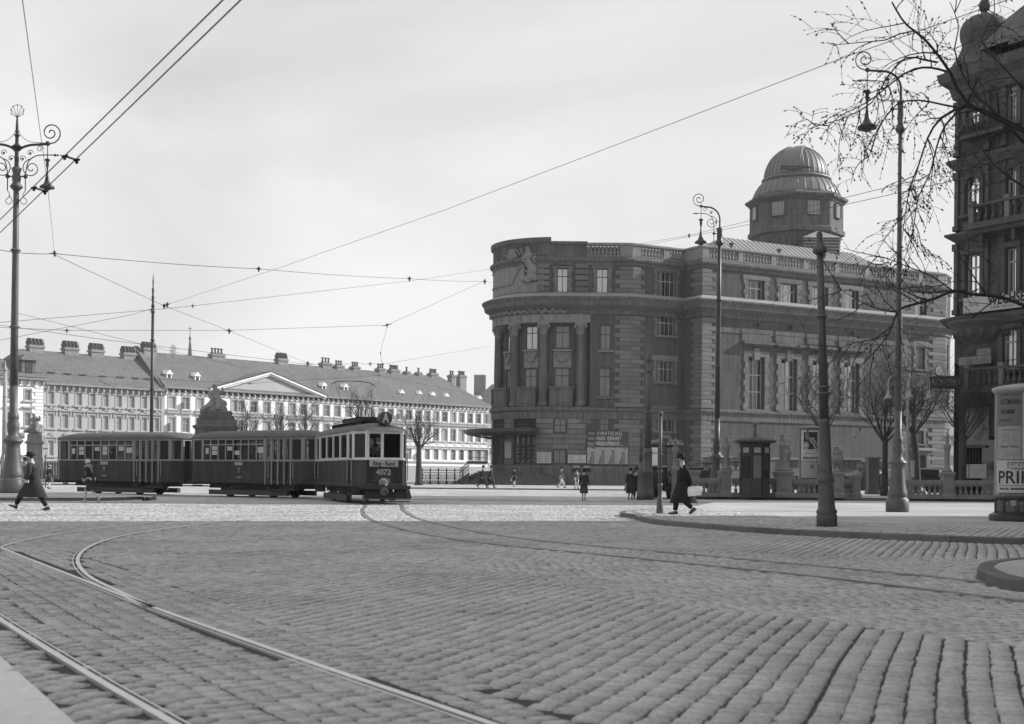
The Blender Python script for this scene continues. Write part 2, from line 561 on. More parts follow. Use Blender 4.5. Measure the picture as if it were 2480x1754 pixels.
# ---- tram rails
def spline(pts, step=0.5):
    out = []; P_ = [Vector(p) for p in pts]
    for i in range(len(P_) - 1):
        p0 = P_[max(0, i - 1)]; p1 = P_[i]; p2 = P_[i + 1]; p3 = P_[min(len(P_) - 1, i + 2)]
        k = max(2, int((p2 - p1).length / step))
        for j in range(k):
            t = j / k
            out.append(0.5 * ((2 * p1) + (p2 - p0) * t + (2 * p0 - 5 * p1 + 4 * p2 - p3) * t * t + (3 * p1 - p0 - 3 * p2 + p3) * t ** 3))
    out.append(P_[-1]); return out
def offset(path, d):
    out = []
    for i, p in enumerate(path):
        a = path[max(0, i - 1)]; c = path[min(len(path) - 1, i + 1)]
        t = (c - a).normalized(); out.append(p + Vector((t.y, -t.x)) * d)
    return out
RAILS = []
def rail_line(path, parent, z=0.006, m='rail'):
    """grooved rail: bright head, dark groove, narrow lip"""
    RAILS.append([(p.x, p.y) for p in path])
    b = MB()
    for o0, o1, zz, mi in ((-.026, .026, z + .003, 0), (.026, .056, z - .012, 1), (.056, .07, z, 0)):
        A = offset(path, o0); B = offset(path, o1); b.cur = mi
        for i in range(len(path) - 1):
            b.add([(A[i].x, A[i].y, zz), (A[i + 1].x, A[i + 1].y, zz), (B[i + 1].x, B[i + 1].y, zz), (B[i].x, B[i].y, zz)], [(0, 1, 2, 3)])
        for W in (A, B):
            for i in range(len(path) - 1):
                b.add([(W[i].x, W[i].y, zz), (W[i + 1].x, W[i + 1].y, zz), (W[i + 1].x, W[i + 1].y, ZR), (W[i].x, W[i].y, ZR)], [(0, 1, 2, 3)])
    return b.build('rail', [M[m], M['groove']], parent)
def track(center, label, gauge=1.40, m='rail'):
    c = spline(center)
    t = thing('tram_track', label, 'tram track', (0, 0, 0), group='tram tracks let into the setts')
    rail_line(offset(c, -gauge / 2), t, m=m); rail_line(offset(c, gauge / 2)[::-1], t, m=m)
    return t
# the straight pair crossing the lower left of the picture
r2 = [(2.2, 2.7), (-.11, 6.7), (-1.42, 8.92), (-3.27, 12.15), (-5.07, 15.45), (-7.75, 20.4), (-11.5, 27.5), (-16, 36), (-21, 46), (-27, 58)]
def shift_path(pts, d):
    return [tuple(p) for p in offset([Vector(p) for p in pts], d)]
track(shift_path(r2, -.70), 'straight tram rails running from the lower edge of the picture towards the left')
inner = [(-3.3, 12.2), (-3.95, 13.5), (-5.1, 15.9), (-6.2, 18.9), (-7.0, 22), (-7.45, 25.1), (-7.5, 28), (-7.2, 33), (-6.4, 40), (-5.6, 48)]
track(shift_path(inner, -.70), 'curved tram rails branching off left and sweeping round to the tram')
cen = [(-26, 73.2), (-16.3, 68.1), (-11.5, 65.0), (-8.6, 62.3), (-6.2, 57.5), (-5.1, 52), (-4.3, 44), (-3.0, 35), (-.6, 26.0), (2.4, 20.6), (4.5, 17.0), (5.9, 14.0), (8.6, 8.5), (11, 4)]
track(cen, 'tram rails passing under the tram and curving off to the right', m='rail_dull')
track([(-12, 63.8), (4, 61.5), (24, 59.8), (60, 58)], 'straight tram rails across the sunlit far side of the junction', m='rail_dull')

# ---- setts
def make_segments():
    S = []
    for r in RAILS:
        a = np.array(r); S.append(np.hstack([a[:-1], a[1:]]))
    return np.vstack(S)
SEG = make_segments()
def dist_to_rails(p):
    out = np.full(len(p), 1e9)
    for x0, y0, x1, y1 in SEG:
        m = (np.abs(p[:, 0] - (x0 + x1) / 2) < 1.2) & (np.abs(p[:, 1] - (y0 + y1) / 2) < 1.2)
        if not m.any(): continue
        q = p[m]; d = np.array([x1 - x0, y1 - y0]); L = max(1e-9, (d ** 2).sum())
        t = np.clip(((q - [x0, y0]) @ d) / L, 0, 1)
        e = np.hypot(q[:, 0] - (x0 + t * d[0]), q[:, 1] - (y0 + t * d[1]))
        out[m] = np.minimum(out[m], e)
    return out
def in_poly(p, poly):
    x, y = p[:, 0], p[:, 1]; r = np.zeros(len(p), bool); n = len(poly); j = n - 1
    for i in range(n):
        xi, yi = poly[i][:2]; xj, yj = poly[j][:2]
        if abs(yj - yi) > 1e-12:
            c = ((yi > y) != (yj > y)) & (x < (xj - xi) * (y - yi) / (yj - yi) + xi)
            r ^= c
        j = i
    return r
def sett_grid(x0, x1, y0, y1, ang, pitch=0.164, lo=0.14, hi=0.21, bend=0.0):
    """centres, half sizes and angle of stones in rows; rows run at ang from +Y towards +X"""
    u = np.array([math.sin(ang), math.cos(ang)]); n = np.array([math.cos(ang), -math.sin(ang)])
    cs = np.array([[x0, y0], [x1, y0], [x1, y1], [x0, y1]]); a = cs @ n; s = cs @ u
    C = []; H = []; A = []
    for k in range(int(a.min() / pitch), int(a.max() / pitch) + 1):
        pos = s.min() - RNG.random() * .3; wob = (RNG.random() - .5) * .012
        ln = int((s.max() - pos) / lo) + 2
        L = lo + (hi - lo) * RNG.random(ln) ** 1.3
        e = pos + np.cumsum(L); c = e - L / 2
        off = k * pitch + wob + 0.012 * np.sin(c * 1.3 + k * .2) + 0.05 * np.sin(c * .33 + k * .05)
        cen_ = c[:, None] * u + off[:, None] * n
        m = (cen_[:, 0] > x0) & (cen_[:, 0] < x1) & (cen_[:, 1] > y0) & (cen_[:, 1] < y1)
        C.append(cen_[m]); H.append(np.stack([L[m] / 2, np.full(m.sum(), pitch / 2)], 1)); A.append(np.full(m.sum(), ang))
    return np.vstack(C), np.vstack(H), np.concatenate(A)
def setts_mesh(C, H, A, z, joint=0.007, name='setts', tone=(0.82, 1.14)):
    n = len(C); J = joint
    tilt = RNG.normal(0, 0.0045, (n, 2)); hz = RNG.normal(0, 0.002, n); A = A + RNG.normal(0, 0.035, n)
    H = H * (1 + RNG.normal(0, .018, H.shape)); H[:, 0] -= .005; hs = H - J; cap = 0.006; C = C + RNG.normal(0, .003, C.shape)
    u = np.stack([np.sin(A), np.cos(A)], 1); w = np.stack([np.cos(A), -np.sin(A)], 1)
    V = np.zeros((n, 9, 3))
    sg = [(-1, -1), (1, -1), (1, 1), (-1, 1)]
    for i, (a, b) in enumerate(sg):
        ja = 1 - RNG.random(n) * .07; jb = 1 - RNG.random(n) * .07
        e = u * (a * hs[:, :1] * ja[:, None]) + w * (b * hs[:, 1:] * jb[:, None])
        V[:, i, :2] = C + e; V[:, i, 2] = ZR + z
        e2 = u * (a * (hs[:, :1] * ja[:, None] - cap)) + w * (b * (hs[:, 1:] * jb[:, None] - cap))
        V[:, 4 + i, :2] = C + e2
        V[:, 4 + i, 2] = z - .002 + hz + a * tilt[:, 0] * .5 + b * tilt[:, 1] * .5
    V[:, 8, :2] = C; V[:, 8, 2] = z + .0015 + hz
    base = np.array([[0, 1, 5, 4], [1, 2, 6, 5], [2, 3, 7, 6], [3, 0, 4, 7]])
    tri = np.array([[4, 5, 8], [5, 6, 8], [6, 7, 8], [7, 4, 8]])
    off = (np.arange(n) * 9)[:, None, None]
    quads = (base[None] + off).reshape(-1, 4); tris = (tri[None] + off).reshape(-1, 3)
    loops = np.concatenate([quads.ravel(), tris.ravel()])
    nq, ntr = len(quads), len(tris)
    me = bpy.data.meshes.new(name)
    me.vertices.add(n * 9); me.vertices.foreach_set('co', V.reshape(-1))
    me.loops.add(len(loops)); me.loops.foreach_set('vertex_index', loops.astype(np.int32))
    me.polygons.add(nq + ntr)
    me.polygons.foreach_set('loop_start', np.concatenate([np.arange(nq) * 4, nq * 4 + np.arange(ntr) * 3]).astype(np.int32))
    me.update(calc_edges=True)
    t = me.attributes.new('tone', 'FLOAT', 'POINT')
    t.data.foreach_set('value', np.repeat(RNG.uniform(tone[0], tone[1], n), 9).astype(np.float32))
    me.validate()
    return me

KERB = [G(1536, 1256), G(1548, 1262), G(1566, 1266), G(1600, 1272), G(1728, 1283), G(1850, 1292), G(1987, 1300), G(2220, 1310), G(2480, 1319), Vector((14, 24.0, 0)), Vector((22, 22.0, 0)), Vector((44, 20.5, 0))]
KERB = [Vector((p.x, p.y)) for p in KERB]
KTIP = [Vector((3.3, 39.8)), Vector((3.5, 41.5)), Vector((4.4, 43.8))]
ISLAND_TOP = [Vector((7, 50)), Vector((10, 61.5)), Vector((18, 62.2)), Vector((44, 62.2))]
WALK = [(p.x, p.y) for p in (KERB[::-1] + KTIP + ISLAND_TOP)]
NEARK = [Vector((30, 9)), Vector((7.6, 12.6)), G(2480, 1404, .13), G(2430, 1398, .13), G(2398, 1390, .13), G(2374, 1380, .13), G(2366, 1373, .13), G(2376, 1364, .13), G(2401, 1358, .13), G(2480, 1350, .13), Vector((9.0, 20.3)), Vector((30, 18))]
NEARK = [Vector((p.x, p.y)) for p in NEARK]
LEFTC = [(-9, 9.2), (G(0, 1588).x, G(0, 1588).y), (G(90, 1668).x, G(90, 1668).y), (G(185, 1754).x, G(185, 1754).y), (-1.2, 4.8), (-1.0, 2.0), (-9, 2.0)]
REFUGE = [G(352, 1213), G(345, 1210), G(250, 1213), G(120, 1213), G(0, 1213), Vector((-34, 52.5, 0)), Vector((-34, 62, 0)), Vector((-23, 67.3, 0)), Vector((-17.2, 61.5, 0)), Vector((-15.7, 58.4, 0))]
REFUGE = [Vector((p.x, p.y)) for p in REFUGE]

R_A = math.radians(19.5)
ZONE2 = [(1.2, 13.9), (1.95, 12.6), (2.85, 11.5), (3.8, 10.0), (5.5, 8.3), (7.5, 9), (9.5, 13), (9.5, 20.5), (5, 21.3), (1.5, 22.6), (-.8, 22.5), (-.4, 17.5)]
def keep_out(C):
    bad = in_poly(C, WALK) | in_poly(C, [(p.x, p.y) for p in NEARK]) | in_poly(C, LEFTC) | in_poly(C, [(p.x, p.y) for p in REFUGE])
    return ~bad & (dist_to_rails(C) > 0.078)
def visible(C, m=4.5):
    return (np.abs(C[:, 0]) < C[:, 1] * .3875 * 1.06 + m)
parts_ = []
for (x0, x1, y0, y1, ang, where) in (
        (-26, 22, 3.0, 54, R_A, 'main'), (-3, 11, 8, 24, R_A + math.radians(45), 'z2'), (-14, 3, 3.0, 34, R_A - math.radians(48), 'between')):
    C, H, A = sett_grid(x0, x1, y0, y1, ang, **(dict(lo=.155, hi=.18) if where == 'z2' else {}))
    m = visible(C) & keep_out(C)
    z2 = in_poly(C, ZONE2)
    # setts between and beside the rails of the lower left follow the track
    trk = in_poly(C, [(2.0, 2.7), (.35, 6.9), (-2.6, 12.4), (-4.4, 16.1), (-7.1, 21.0), (-8.4, 20.2), (-5.8, 15.0), (-4.6, 12.2), (-1.2, 6.3), (.2, 4.2), (1, 3)])
    if where == 'main': m &= ~z2 & ~trk
    elif where == 'z2': m &= z2
    else: m &= trk
    parts_.append((C[m], H[m], A[m]))
C = np.vstack([p[0] for p in parts_]); H = np.vstack([p[1] for p in parts_]); A = np.concatenate([p[2] for p in parts_])
order = np.argsort(C[:, 1] + 0.0 * C[:, 0])
inside = np.abs(C[order, 0]) < C[order, 1] * .3875
near = order[inside][:290]
mask = np.ones(len(C), bool); mask[near] = False
o = link('sett_paving', setts_mesh(C[mask], H[mask], A[mask], 0.0), road)
o.data.materials.append(M['sett']); tag(o, kind='stuff')
sett_meshes = []
for i in range(8):
    b = MB()
    L = 0.5 - .02 * random.random(); W = 0.5 - .02 * random.random()
    bot = [(-L, -W, ZR), (L, -W, ZR), (L, W, ZR), (-L, W, ZR)]
    r1 = [(x * .97 + random.uniform(-.02, .02), y * .97 + random.uniform(-.02, .02), -.008) for x, y, z in bot]
    r2_ = [(x * .88, y * .88, -.001 + random.uniform(-.002, .002)) for x, y, z in bot]
    b.add(bot + r1 + r2_ + [(0, 0, .001)], [(k, (k + 1) % 4, 4 + (k + 1) % 4, 4 + k) for k in range(4)]
          + [(4 + k, 4 + (k + 1) % 4, 8 + (k + 1) % 4, 8 + k) for k in range(4)] + [(8 + k, 8 + (k + 1) % 4, 12) for k in range(4)])
    sett_meshes.append(b.mesh('sett', M['sett_one']))
for i in near:
    s = link('sett', sett_meshes[int(RNG.integers(8))], road)
    s.location = (C[i, 0], C[i, 1], float(RNG.normal(0, .003)))
    s.rotation_euler = (float(RNG.normal(0, .012)), float(RNG.normal(0, .012)), PI / 2 - A[i] + float(RNG.normal(0, .03)))
    s.scale = (2 * (H[i, 0] - .008), 2 * (H[i, 1] - .008), 1)

# ---- raised pavements
def pavement(name, poly, z, m, label, kerb_pts, kw=0.16, parent=None):
    b = MB(); b.add([(p[0], p[1], z) for p in poly], [tuple(range(len(poly)))])
    t = b.build(name, m); tag(t, label, kind='structure')
    # kerb stones, each a block with its own joint
    pts = spline(kerb_pts, 0.25)
    L = [0]
    for i in range(1, len(pts)): L.append(L[-1] + (pts[i] - pts[i - 1]).length)
    k = 0; pos = 0.0; i0 = 0
    while i0 < len(pts) - 1:
        end = L[i0] + random.uniform(1.2, 1.7); i1 = i0 + 1
        while i1 < len(pts) - 1 and L[i1] < end: i1 += 1
        seg = pts[i0:i1 + 1]
        d0 = (seg[1] - seg[0]).normalized(); d1 = (seg[-1] - seg[-2]).normalized()
        seg[0] = seg[0] + d0 * .006; seg[-1] = seg[-1] - d1 * .006
        bb = MB(); hh = z + .006 + random.uniform(-.004, .004)
        sweep(bb, seg, [(-kw, -.05), (-kw, hh), (-.02, hh), (0, hh - .022), (.006, -.05)])
        bb.build('kerb_stone', M['kerb'], t); i0 = i1; k += 1
        if k > 120: break
    return t
wk = pavement('pavement', WALK, 0.12, M['asphalt'], 'raised pavement with lamp posts right of the junction', ([Vector(p) for p in ISLAND_TOP[:1]] + KTIP[::-1] + KERB))
# setts laid in the pavement along the kerb and round its tip
C, H, A = sett_grid(3, 24, 19, 52, R_A + .1, pitch=.16, lo=.2, hi=.32)
band = [(p.x, p.y) for p in KERB[2:]] + [(30, 24), (20, 27.2), (11, 30.2), (8.2, 33.5), (7.0, 40), (6.2, 50), (4.6, 44), (3.75, 41), (3.7, 38)]
m = in_poly(C, band) & in_poly(C, WALK) & visible(C)
dk = np.full(len(C), 9.0)
kp = np.array([(p.x, p.y) for p in spline(KTIP[::-1] + KERB, .3)])
for q in kp: dk = np.minimum(dk, np.hypot(C[:, 0] - q[0], C[:, 1] - q[1]))
m &= dk > .30
o = link('pavement_setts', setts_mesh(C[m], H[m], A[m], 0.138, .008), wk)
o.data.materials.append(M['sett']); tag(o, kind='stuff')
nk = pavement('pavement_corner', [(p.x, p.y) for p in NEARK], 0.13, M['asphalt'], 'rounded pavement corner at the right edge in shade', [Vector((11.5, 21.2))] + NEARK[::-1][1:-1] , kw=.2)
rf = pavement('traffic_island', [(p.x, p.y) for p in REFUGE], 0.12, M['asphalt'], 'raised traffic island round the big lamp on the left', [Vector((-34, 52.5))] + [REFUGE[i] for i in (4, 3, 2, 1, 0, 9, 8)])
sheet('corner_slab', LEFTC, 0.0, M['slab'], label='smooth pale slab of paving in the lower left corner')
# terrace in front of the big building, and its kerb
TER = [(9.6, 70.4), (22, 69.6), (60, 68.6), (90, 150), (60, 160), (40, 150), (12, 104), (10.3, 80)]
ter = pavement('terrace', TER, 0.14, M['asphalt'], 'pavement inside the stone balustrade', [Vector((10.3, 80)), Vector((9.6, 70.4)), Vector((22, 69.6)), Vector((32, 69.3))])
APR = [(-60, 112), (-20, 106), (-3, 104), (12.5, 104), (40, 150), (40, 175), (-70, 175), (-70, 118)]
apr = pavement('forecourt', APR, 0.10, M['asphalt'], 'bright pavement along the far side before the steps', [Vector((-40, 109)), Vector((-20, 106)), Vector((-3, 104)), Vector((12.5, 104))])
sheet('park_ground', [(-120, 118), (-14, 121), (-14, 150), (-80, 222), (-200, 300), (-200, 118)], 0.16, M['soil'], label='bare park ground under the far trees')
# ================================================================== windows and stone pieces
def window_mesh(w, h, cols, rows_at, bar=0.05, depth=0.07, frame=0.07, name='window'):
    """frame and glazing bars; local x along, y out, z up, origin bottom centre"""
    b = MB()
    b.box(-w / 2, w / 2, -depth, 0, 0, frame); b.box(-w / 2, w / 2, -depth, 0, h - frame, h)
    b.box(-w / 2, -w / 2 + frame, -depth, 0, frame, h - frame); b.box(w / 2 - frame, w / 2, -depth, 0, frame, h - frame)
    for i in range(1, cols):
        x = -w / 2 + w * i / cols
        b.box(x - bar / 2, x + bar / 2, -depth + .005, -.005, frame, h - frame)
    for r in rows_at:
        b.box(-w / 2 + frame, w / 2 - frame, -depth + .002, .012, h * r - bar * .6, h * r + bar * .6)
    return b
def pane_mesh(w, h, y=-0.05):
    b = MB(); b.add([(-w / 2, y, .02), (w / 2, y, .02), (w / 2, y, h - .02), (-w / 2, y, h - .02)], [(0, 1, 2, 3)]); return b
WCACHE = {}
def put_window(fr, t0, t1, z0, z1, parent, cols=2, rows_at=(0.68,), fm='frame_dark', pm='pane_mid', o=-0.22, bar=0.06, curtain=None, frame=0.07, label=None):
    w = abs(t1 - t0); h = z1 - z0
    key = (round(w, 2), round(h, 2), cols, tuple(rows_at), fm, pm, bar, curtain, frame)
    if key not in WCACHE:
        pane = pane_mesh(w, h); mats = [M[pm]]
        if curtain:            # two hanging curtains just behind the glass
            pane.cur = 1; mats = [M['clear'], M[curtain]]
            for a, c in ((-w / 2, -w * .12), (w * .12, w / 2)):
                k = 8; xs = [a + (c - a) * i / k for i in range(k + 1)]
                pane.add([(x, -.16 + .02 * (-1) ** i, h * .04) for i, x in enumerate(xs)] + [(x, -.16 + .02 * (-1) ** i, h * .97) for i, x in enumerate(xs)],
                         [(i, i + 1, k + 2 + i, k + 1 + i) for i in range(k)])
        WCACHE[key] = (window_mesh(w, h, cols, rows_at, bar, frame=frame).mesh('window', M[fm]), pane.mesh('pane', mats))
    wm, pm_ = WCACHE[key]
    win = link('window', wm, parent)
    win.matrix_basis = fr.mat((t0 + t1) / 2, z0, o)
    link('pane', pm_, win)
    if label: win['label'] = label
    return win
STONE = unit_box_mesh('quoin_stone', M['quoin'], 0.04)
STONE_K = unit_box_mesh('facing_block', M['k_block'], 0.03)
def block(fr, t0, t1, z0, z1, o0, o1, parent, name='quoin_stone', me=None):
    s = link(name, me or STONE, parent)
    m = fr.mat((t0 + t1) / 2, (z0 + z1) / 2, (o0 + o1) / 2)
    s.matrix_basis = m @ Matrix.Diagonal((abs(t1 - t0), abs(o1 - o0), z1 - z0, 1))
    return s

# ================================================================== the big hall
D0 = 138.0
Bx = 12.35
U2 = Vector((.867, .499)).normalized(); N2 = Vector((U2.y, -U2.x))
R_C = 6.4; CC = Vector((4.2, D0 + R_C))
hall = thing('domed_hall', 'dark rounded public hall with a balustraded parapet and an observatory dome', 'hall', (12, 150, 0), world_parts=True)
def ffront(t, r=R_C):
    if t >= 0: return Vector((4.2 + t, D0 + R_C - r)), Vector((0, -1))
    ph = -t / R_C
    return CC + Vector((-math.sin(ph), -math.cos(ph))) * r, Vector((-math.sin(ph), -math.cos(ph)))
FU = Frame(None, func=ffront, tr=(-10, 8.15))
FUin = Frame(None, func=lambda t: ffront(t, R_C - 0.9), tr=(-10, 8.15))
Pb = Vector((Bx, D0)); Pa = Pb + U2 * 6.85; Ps = Pa + N2 * 3.1; Pe = Ps + U2 * 36.2
FA = Frame(Pb, U2); FR = Frame(Pa, N2, n=(-U2)); FS = Frame(Ps, U2)
UE = Vector((.5, .866)); Pf = Pe + UE * 3.0; FE = Frame(Pe, UE)
PATH = [tuple(CC + Vector((-math.sin(a), -math.cos(a))) * R_C) for a in np.radians(np.arange(150, -1, -7.5))]
back = [tuple(Pf - N2 * 24)]
PATH = [(CC.x - 3.2, D0 + 30)] + PATH + [tuple(Pb), tuple(Pa), tuple(Ps), tuple(Pe), tuple(Pf)] + back
PATH = [Vector(p) for p in PATH]
W = MB()
HT = 24.0
# rect helper: pixel rect on a frame -> (t0,t1,z0,z1)
def R(fr, x0, y0, x1, y1, o=0.0):
    a = fr.px(x0, (y0 + y1) / 2, o)[0]; c = fr.px(x1, (y0 + y1) / 2, o)[0]; xm = (x0 + x1) / 2
    return (min(a, c), max(a, c), fr.px(xm, y1, o)[1], fr.px(xm, y0, o)[1])
def c1(x, y): return (1140 + x / 2.388, 540 + y / 2.388)
def c5(x, y): return (1700 + x / 3.123, 340 + y / 3.123)
def c6(x, y): return (1560 + x / 3.063, 760 + y / 3.063)
def c7(x, y): return (1960 + x / 3.063, 760 + y / 3.063)
def RR(fr, c, x0, y0, x1, y1, o=0.0):
    a = c(x0, y0); b_ = c(x1, y1); return R(fr, a[0], a[1], b_[0], b_[1], o)
# --- front: straight right part and the recessed columned part
hF = [RR(FU, c1, 500, 262, 562, 400), RR(FU, c1, 728, 265, 793, 404), RR(FU, c1, 750, 590, 812, 736), RR(FU, c1, 745, 838, 808, 1005),
      RR(FU, c1, 748, 1130, 802, 1203), RR(FU, c1, 483, 1130, 552, 1212), RR(FU, c1, 480, 1308, 552, 1392), RR(FU, c1, 738, 1450, 826, 1500)]
tR = FU.px(1429, 900)[0]               # right edge of the columned recess
ZB0, ZB1 = 8.15, 17.1                  # recess between these heights
recess = (-R_C * math.radians(140), tR, ZB0, ZB1)
# entrance openings in the rusticated ground floor, left
hG = [RR(FU, c1, 250, 1135, 378, 1235), RR(FU, c1, 133, 1138, 200, 1235), RR(FU, c1, 235, 1272, 378, 1420), RR(FU, c1, 115, 1272, 190, 1420)]
hG[2] = (hG[0][0], hG[0][1], 1.5, 5.2); hG[3] = (hG[1][0], hG[1][1], 1.5, 5.2)
TEND = Bx - 4.2
FU.wall(W, -R_C * math.radians(150), TEND, 0.05, HT, hF + hG + [recess], 0.35, step=0.75)
nFU = len(W.f)
hIn = [RR(FUin, c1, 320, 598, 384, 732), RR(FUin, c1, 490, 594, 572, 726), RR(FUin, c1, 312, 843, 376, 990), RR(FUin, c1, 486, 838, 570, 990)]
w3 = [(-R_C * math.radians(64), -R_C * math.radians(53), hIn[0][2], hIn[0][3]), (-R_C * math.radians(64), -R_C * math.radians(53), hIn[2][2], hIn[2][3]),
      (-R_C * math.radians(100), -R_C * math.radians(89), hIn[0][2], hIn[0][3]), (-R_C * math.radians(100), -R_C * math.radians(89), hIn[2][2], hIn[2][3])]
FUin.wall(W, -R_C * math.radians(150), tR, ZB0, ZB1, hIn + w3, 0.3, step=0.75)
# --- facet A with four windows and a door
hA = [RR(FA, c1, 1076, 283, 1185, 432), RR(FA, c1, 1074, 533, 1178, 652), RR(FA, c1, 1068, 798, 1174, 922), RR(FA, c1, 1066, 1088, 1170, 1208), RR(FA, c1, 1045, 1285, 1188, 1440)]
FA.wall(W, 0, 6.85, 0.05, HT, hA, 0.35)
FR.wall(W, 0, 3.1, 0.05, HT, [], 0.3)
# --- long side of the hall
hS1 = [RR(FS, c5, 345, 1062, 470, 1240), RR(FS, c5, 595, 1085, 716, 1266), RR(FS, c5, 833, 1110, 952, 1288), RR(FS, c5, 1068, 1135, 1182, 1308), RR(FS, c5, 1600, 1190, 1698, 1362)]
hS2 = [RR(FS, c6, 765, 318, 890, 708), RR(FS, c6, 1008, 336, 1130, 720), RR(FS, c6, 1243, 350, 1360, 730), RR(FS, c7, 252, 372, 366, 742)]
zz = [h[2] for h in hS2]; zt = [h[3] for h in hS2]
hS2 = [(h[0], h[1], sum(zz) / 4, sum(zt) / 4) for h in hS2]
z1m = sum(h[2] for h in hS1[:4]) / 4; z1t = sum(h[3] for h in hS1[:4]) / 4
hS1 = [(h[0], h[1], z1m, z1t) for h in hS1]
hS3 = [RR(FS, c7, 788, 238, 856, 412), RR(FS, c7, 775, 575, 850, 690), RR(FS, c7, 778, 870, 846, 965), RR(FS, c7, 785, 1050, 862, 1212)]
hV = [RR(FS, c5, 385, 1383, 432, 1412), RR(FS, c5, 636, 1402, 682, 1432), RR(FS, c5, 1105, 1442, 1150, 1470)]
FS.wall(W, 0, 36.2, 0.05, HT, hS1 + hS2 + hS3 + hV, 0.55)
hE = [(1.0, 2.0, hS3[0][2], hS3[0][3]), (1.0, 2.0, hS3[1][2], hS3[1][3]), (1.0, 2.0, hS3[2][2], hS3[2][3])]
FE.wall(W, 0, 3.0, 0.05, HT, hE, 0.3)
bk = [(Pf.x, Pf.y), back[0], (CC.x - 3.2, D0 + 30)]
for a, c in zip(bk[:-1], bk[1:]):
    W.add([(a[0], a[1], .05), (c[0], c[1], .05), (c[0], c[1], HT), (a[0], a[1], HT)], [(0, 1, 2, 3)])
q = PATH[1]
W.add([(q.x, q.y, .05), (CC.x - 3.2, D0 + 30, .05), (CC.x - 3.2, D0 + 30, HT), (q.x, q.y, HT)], [(0, 1, 2, 3)])
wall = W.build('wall', M['render_dark'], hall)
dk = MB(); dk.add([(p.x, p.y, HT) for p in PATH], [tuple(range(len(PATH)))])
dk.build('roof_deck', M['tin'], hall)
# dark rooms behind the openings
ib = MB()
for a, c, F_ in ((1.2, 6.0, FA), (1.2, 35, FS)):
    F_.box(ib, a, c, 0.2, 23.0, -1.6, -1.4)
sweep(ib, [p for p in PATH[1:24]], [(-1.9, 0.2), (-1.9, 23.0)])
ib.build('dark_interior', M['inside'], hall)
# --- stone dressings: rusticated ground floor courses (front), bands and cornices
def moulding(name, prof, path=None, m='stone_dark'):
    b = MB(); sweep(b, path or PATH, prof); return b.build(name, M[m], hall)
moulding('plinth', [(0, .05), (.18, .05), (.18, 1.9), (.08, 2.15), (0, 2.2)])
moulding('string_course', [(0, 7.05), (.12, 7.05), (.12, 7.75), (.34, 7.95), (.34, 8.15), (0, 8.25)])
moulding('upper_band', [(0, 16.45), (.07, 16.45), (.07, 17.0), (0, 17.0)], path=PATH[-4:-2])
moulding('main_cornice', [(0, 17.95), (.15, 18.0), (.2, 18.4), (.5, 18.6), (.95, 18.85), (1.05, 19.3), (1.25, 19.55), (1.25, 19.68), (0.05, 20.2), (0, 20.2)])
moulding('cornice_flashing', [(1.26, 19.70), (.06, 20.23)], m='tin')
moulding('attic_cornice', [(0, 23.05), (.12, 23.1), (.15, 23.35), (.4, 23.55), (.42, 23.75), (.05, 24.0)])
fz = [Vector((Bx - .02, D0))]
moulding('entablature', [(-.9, 17.1), (.1, 17.1), (.1, 17.95), (0, 17.95)], path=PATH[1:22] + [Vector((4.2 + tR, D0))], m='stone_pale')
moulding('recess_sill', [(-.9, 8.15), (.3, 8.15), (.3, 8.3), (-.9, 8.35)], path=PATH[1:22] + [Vector((4.2 + tR, D0))])
# ground floor rustication on the rounded front
rus = []
for k in range(9):
    z0 = 2.25 + k * 0.535
    rus.append((z0 + .03, z0 + .50))
solid_t = [(hF[4][1] + .15, TEND - 1.7)]
gaps = sorted([(h[0] - .0, h[1] + .0) for h in (hG[0], hG[1])] + [(hF[5][0] - .12, hF[5][1] + .12)])
tq = FU.px(1470, 1000)[0]
t_left = -R_C * math.radians(120)
for z0, z1 in rus:
    spans = []; a = t_left
    for g in gaps:
        blocked = True
        if g[0] > 0 and not (z0 < hF[5][3] and z1 > hF[5][2] or z0 < hF[6][3]): blocked = False
        if g[0] < 0 and 5.2 <= z0 and z1 <= hG[0][2]: blocked = False
        if blocked:
            spans.append((a, g[0])); a = g[1]
    spans.append((a, FU.px(1432 if int(z0 * 10) % 2 else 1418, 1000)[0]))
    for a, c in spans:
        n_ = max(1, round((c - a) / 1.5))
        for i in range(n_):
            s0 = a + (c - a) * i / n_; s1 = a + (c - a) * (i + 1) / n_
            b = MB(); FU.box(b, s0 + .008, s1 - .008, z0, z1, 0.0, .10, seg=2 if s1 < .5 else 1)
            b.build('rusticated_stone', M['quoin'], hall)
# pilaster blocks, upper floor: two rusticated piers on the attic
def quoins(fr, ta, z0, z1, side, w_long=1.25, w_short=.85, h=0.46, gap=.03, th=.12, start=0):
    k = start; z = z0
    n_ = round((z1 - z0) / h); h = (z1 - z0) / n_
    for i in range(n_):
        w_ = w_long if (i + start) % 2 == 0 else w_short
        a, c = (ta, ta + w_) if side > 0 else (ta - w_, ta)
        block(fr, a, c, z + gap / 2, z + h - gap / 2, -.02, th, hall)
        z += h
for (z0, z1) in ((2.3, 7.0), (8.3, 17.85), (20.25, 23.0)):
    quoins(FU, TEND + .12, z0, z1, -1, 1.85, 1.35)
    quoins(FA, -.12, z0, z1, 1, 1.7, 1.2)
    quoins(FR, 3.22, z0, z1, -1, 1.9, 1.4)
    quoins(FS, -.12, z0, z1, 1, 1.75, 1.3)
    quoins(FS, 36.3, z0, z1, -1, 2.9, 2.2)
    te = FS.px(2180, 900)[0]
    quoins(FS, te, z0, z1, 1, 1.6, 1.1)
    quoins(FE, .0, z0, z1, 1, .8, .6)
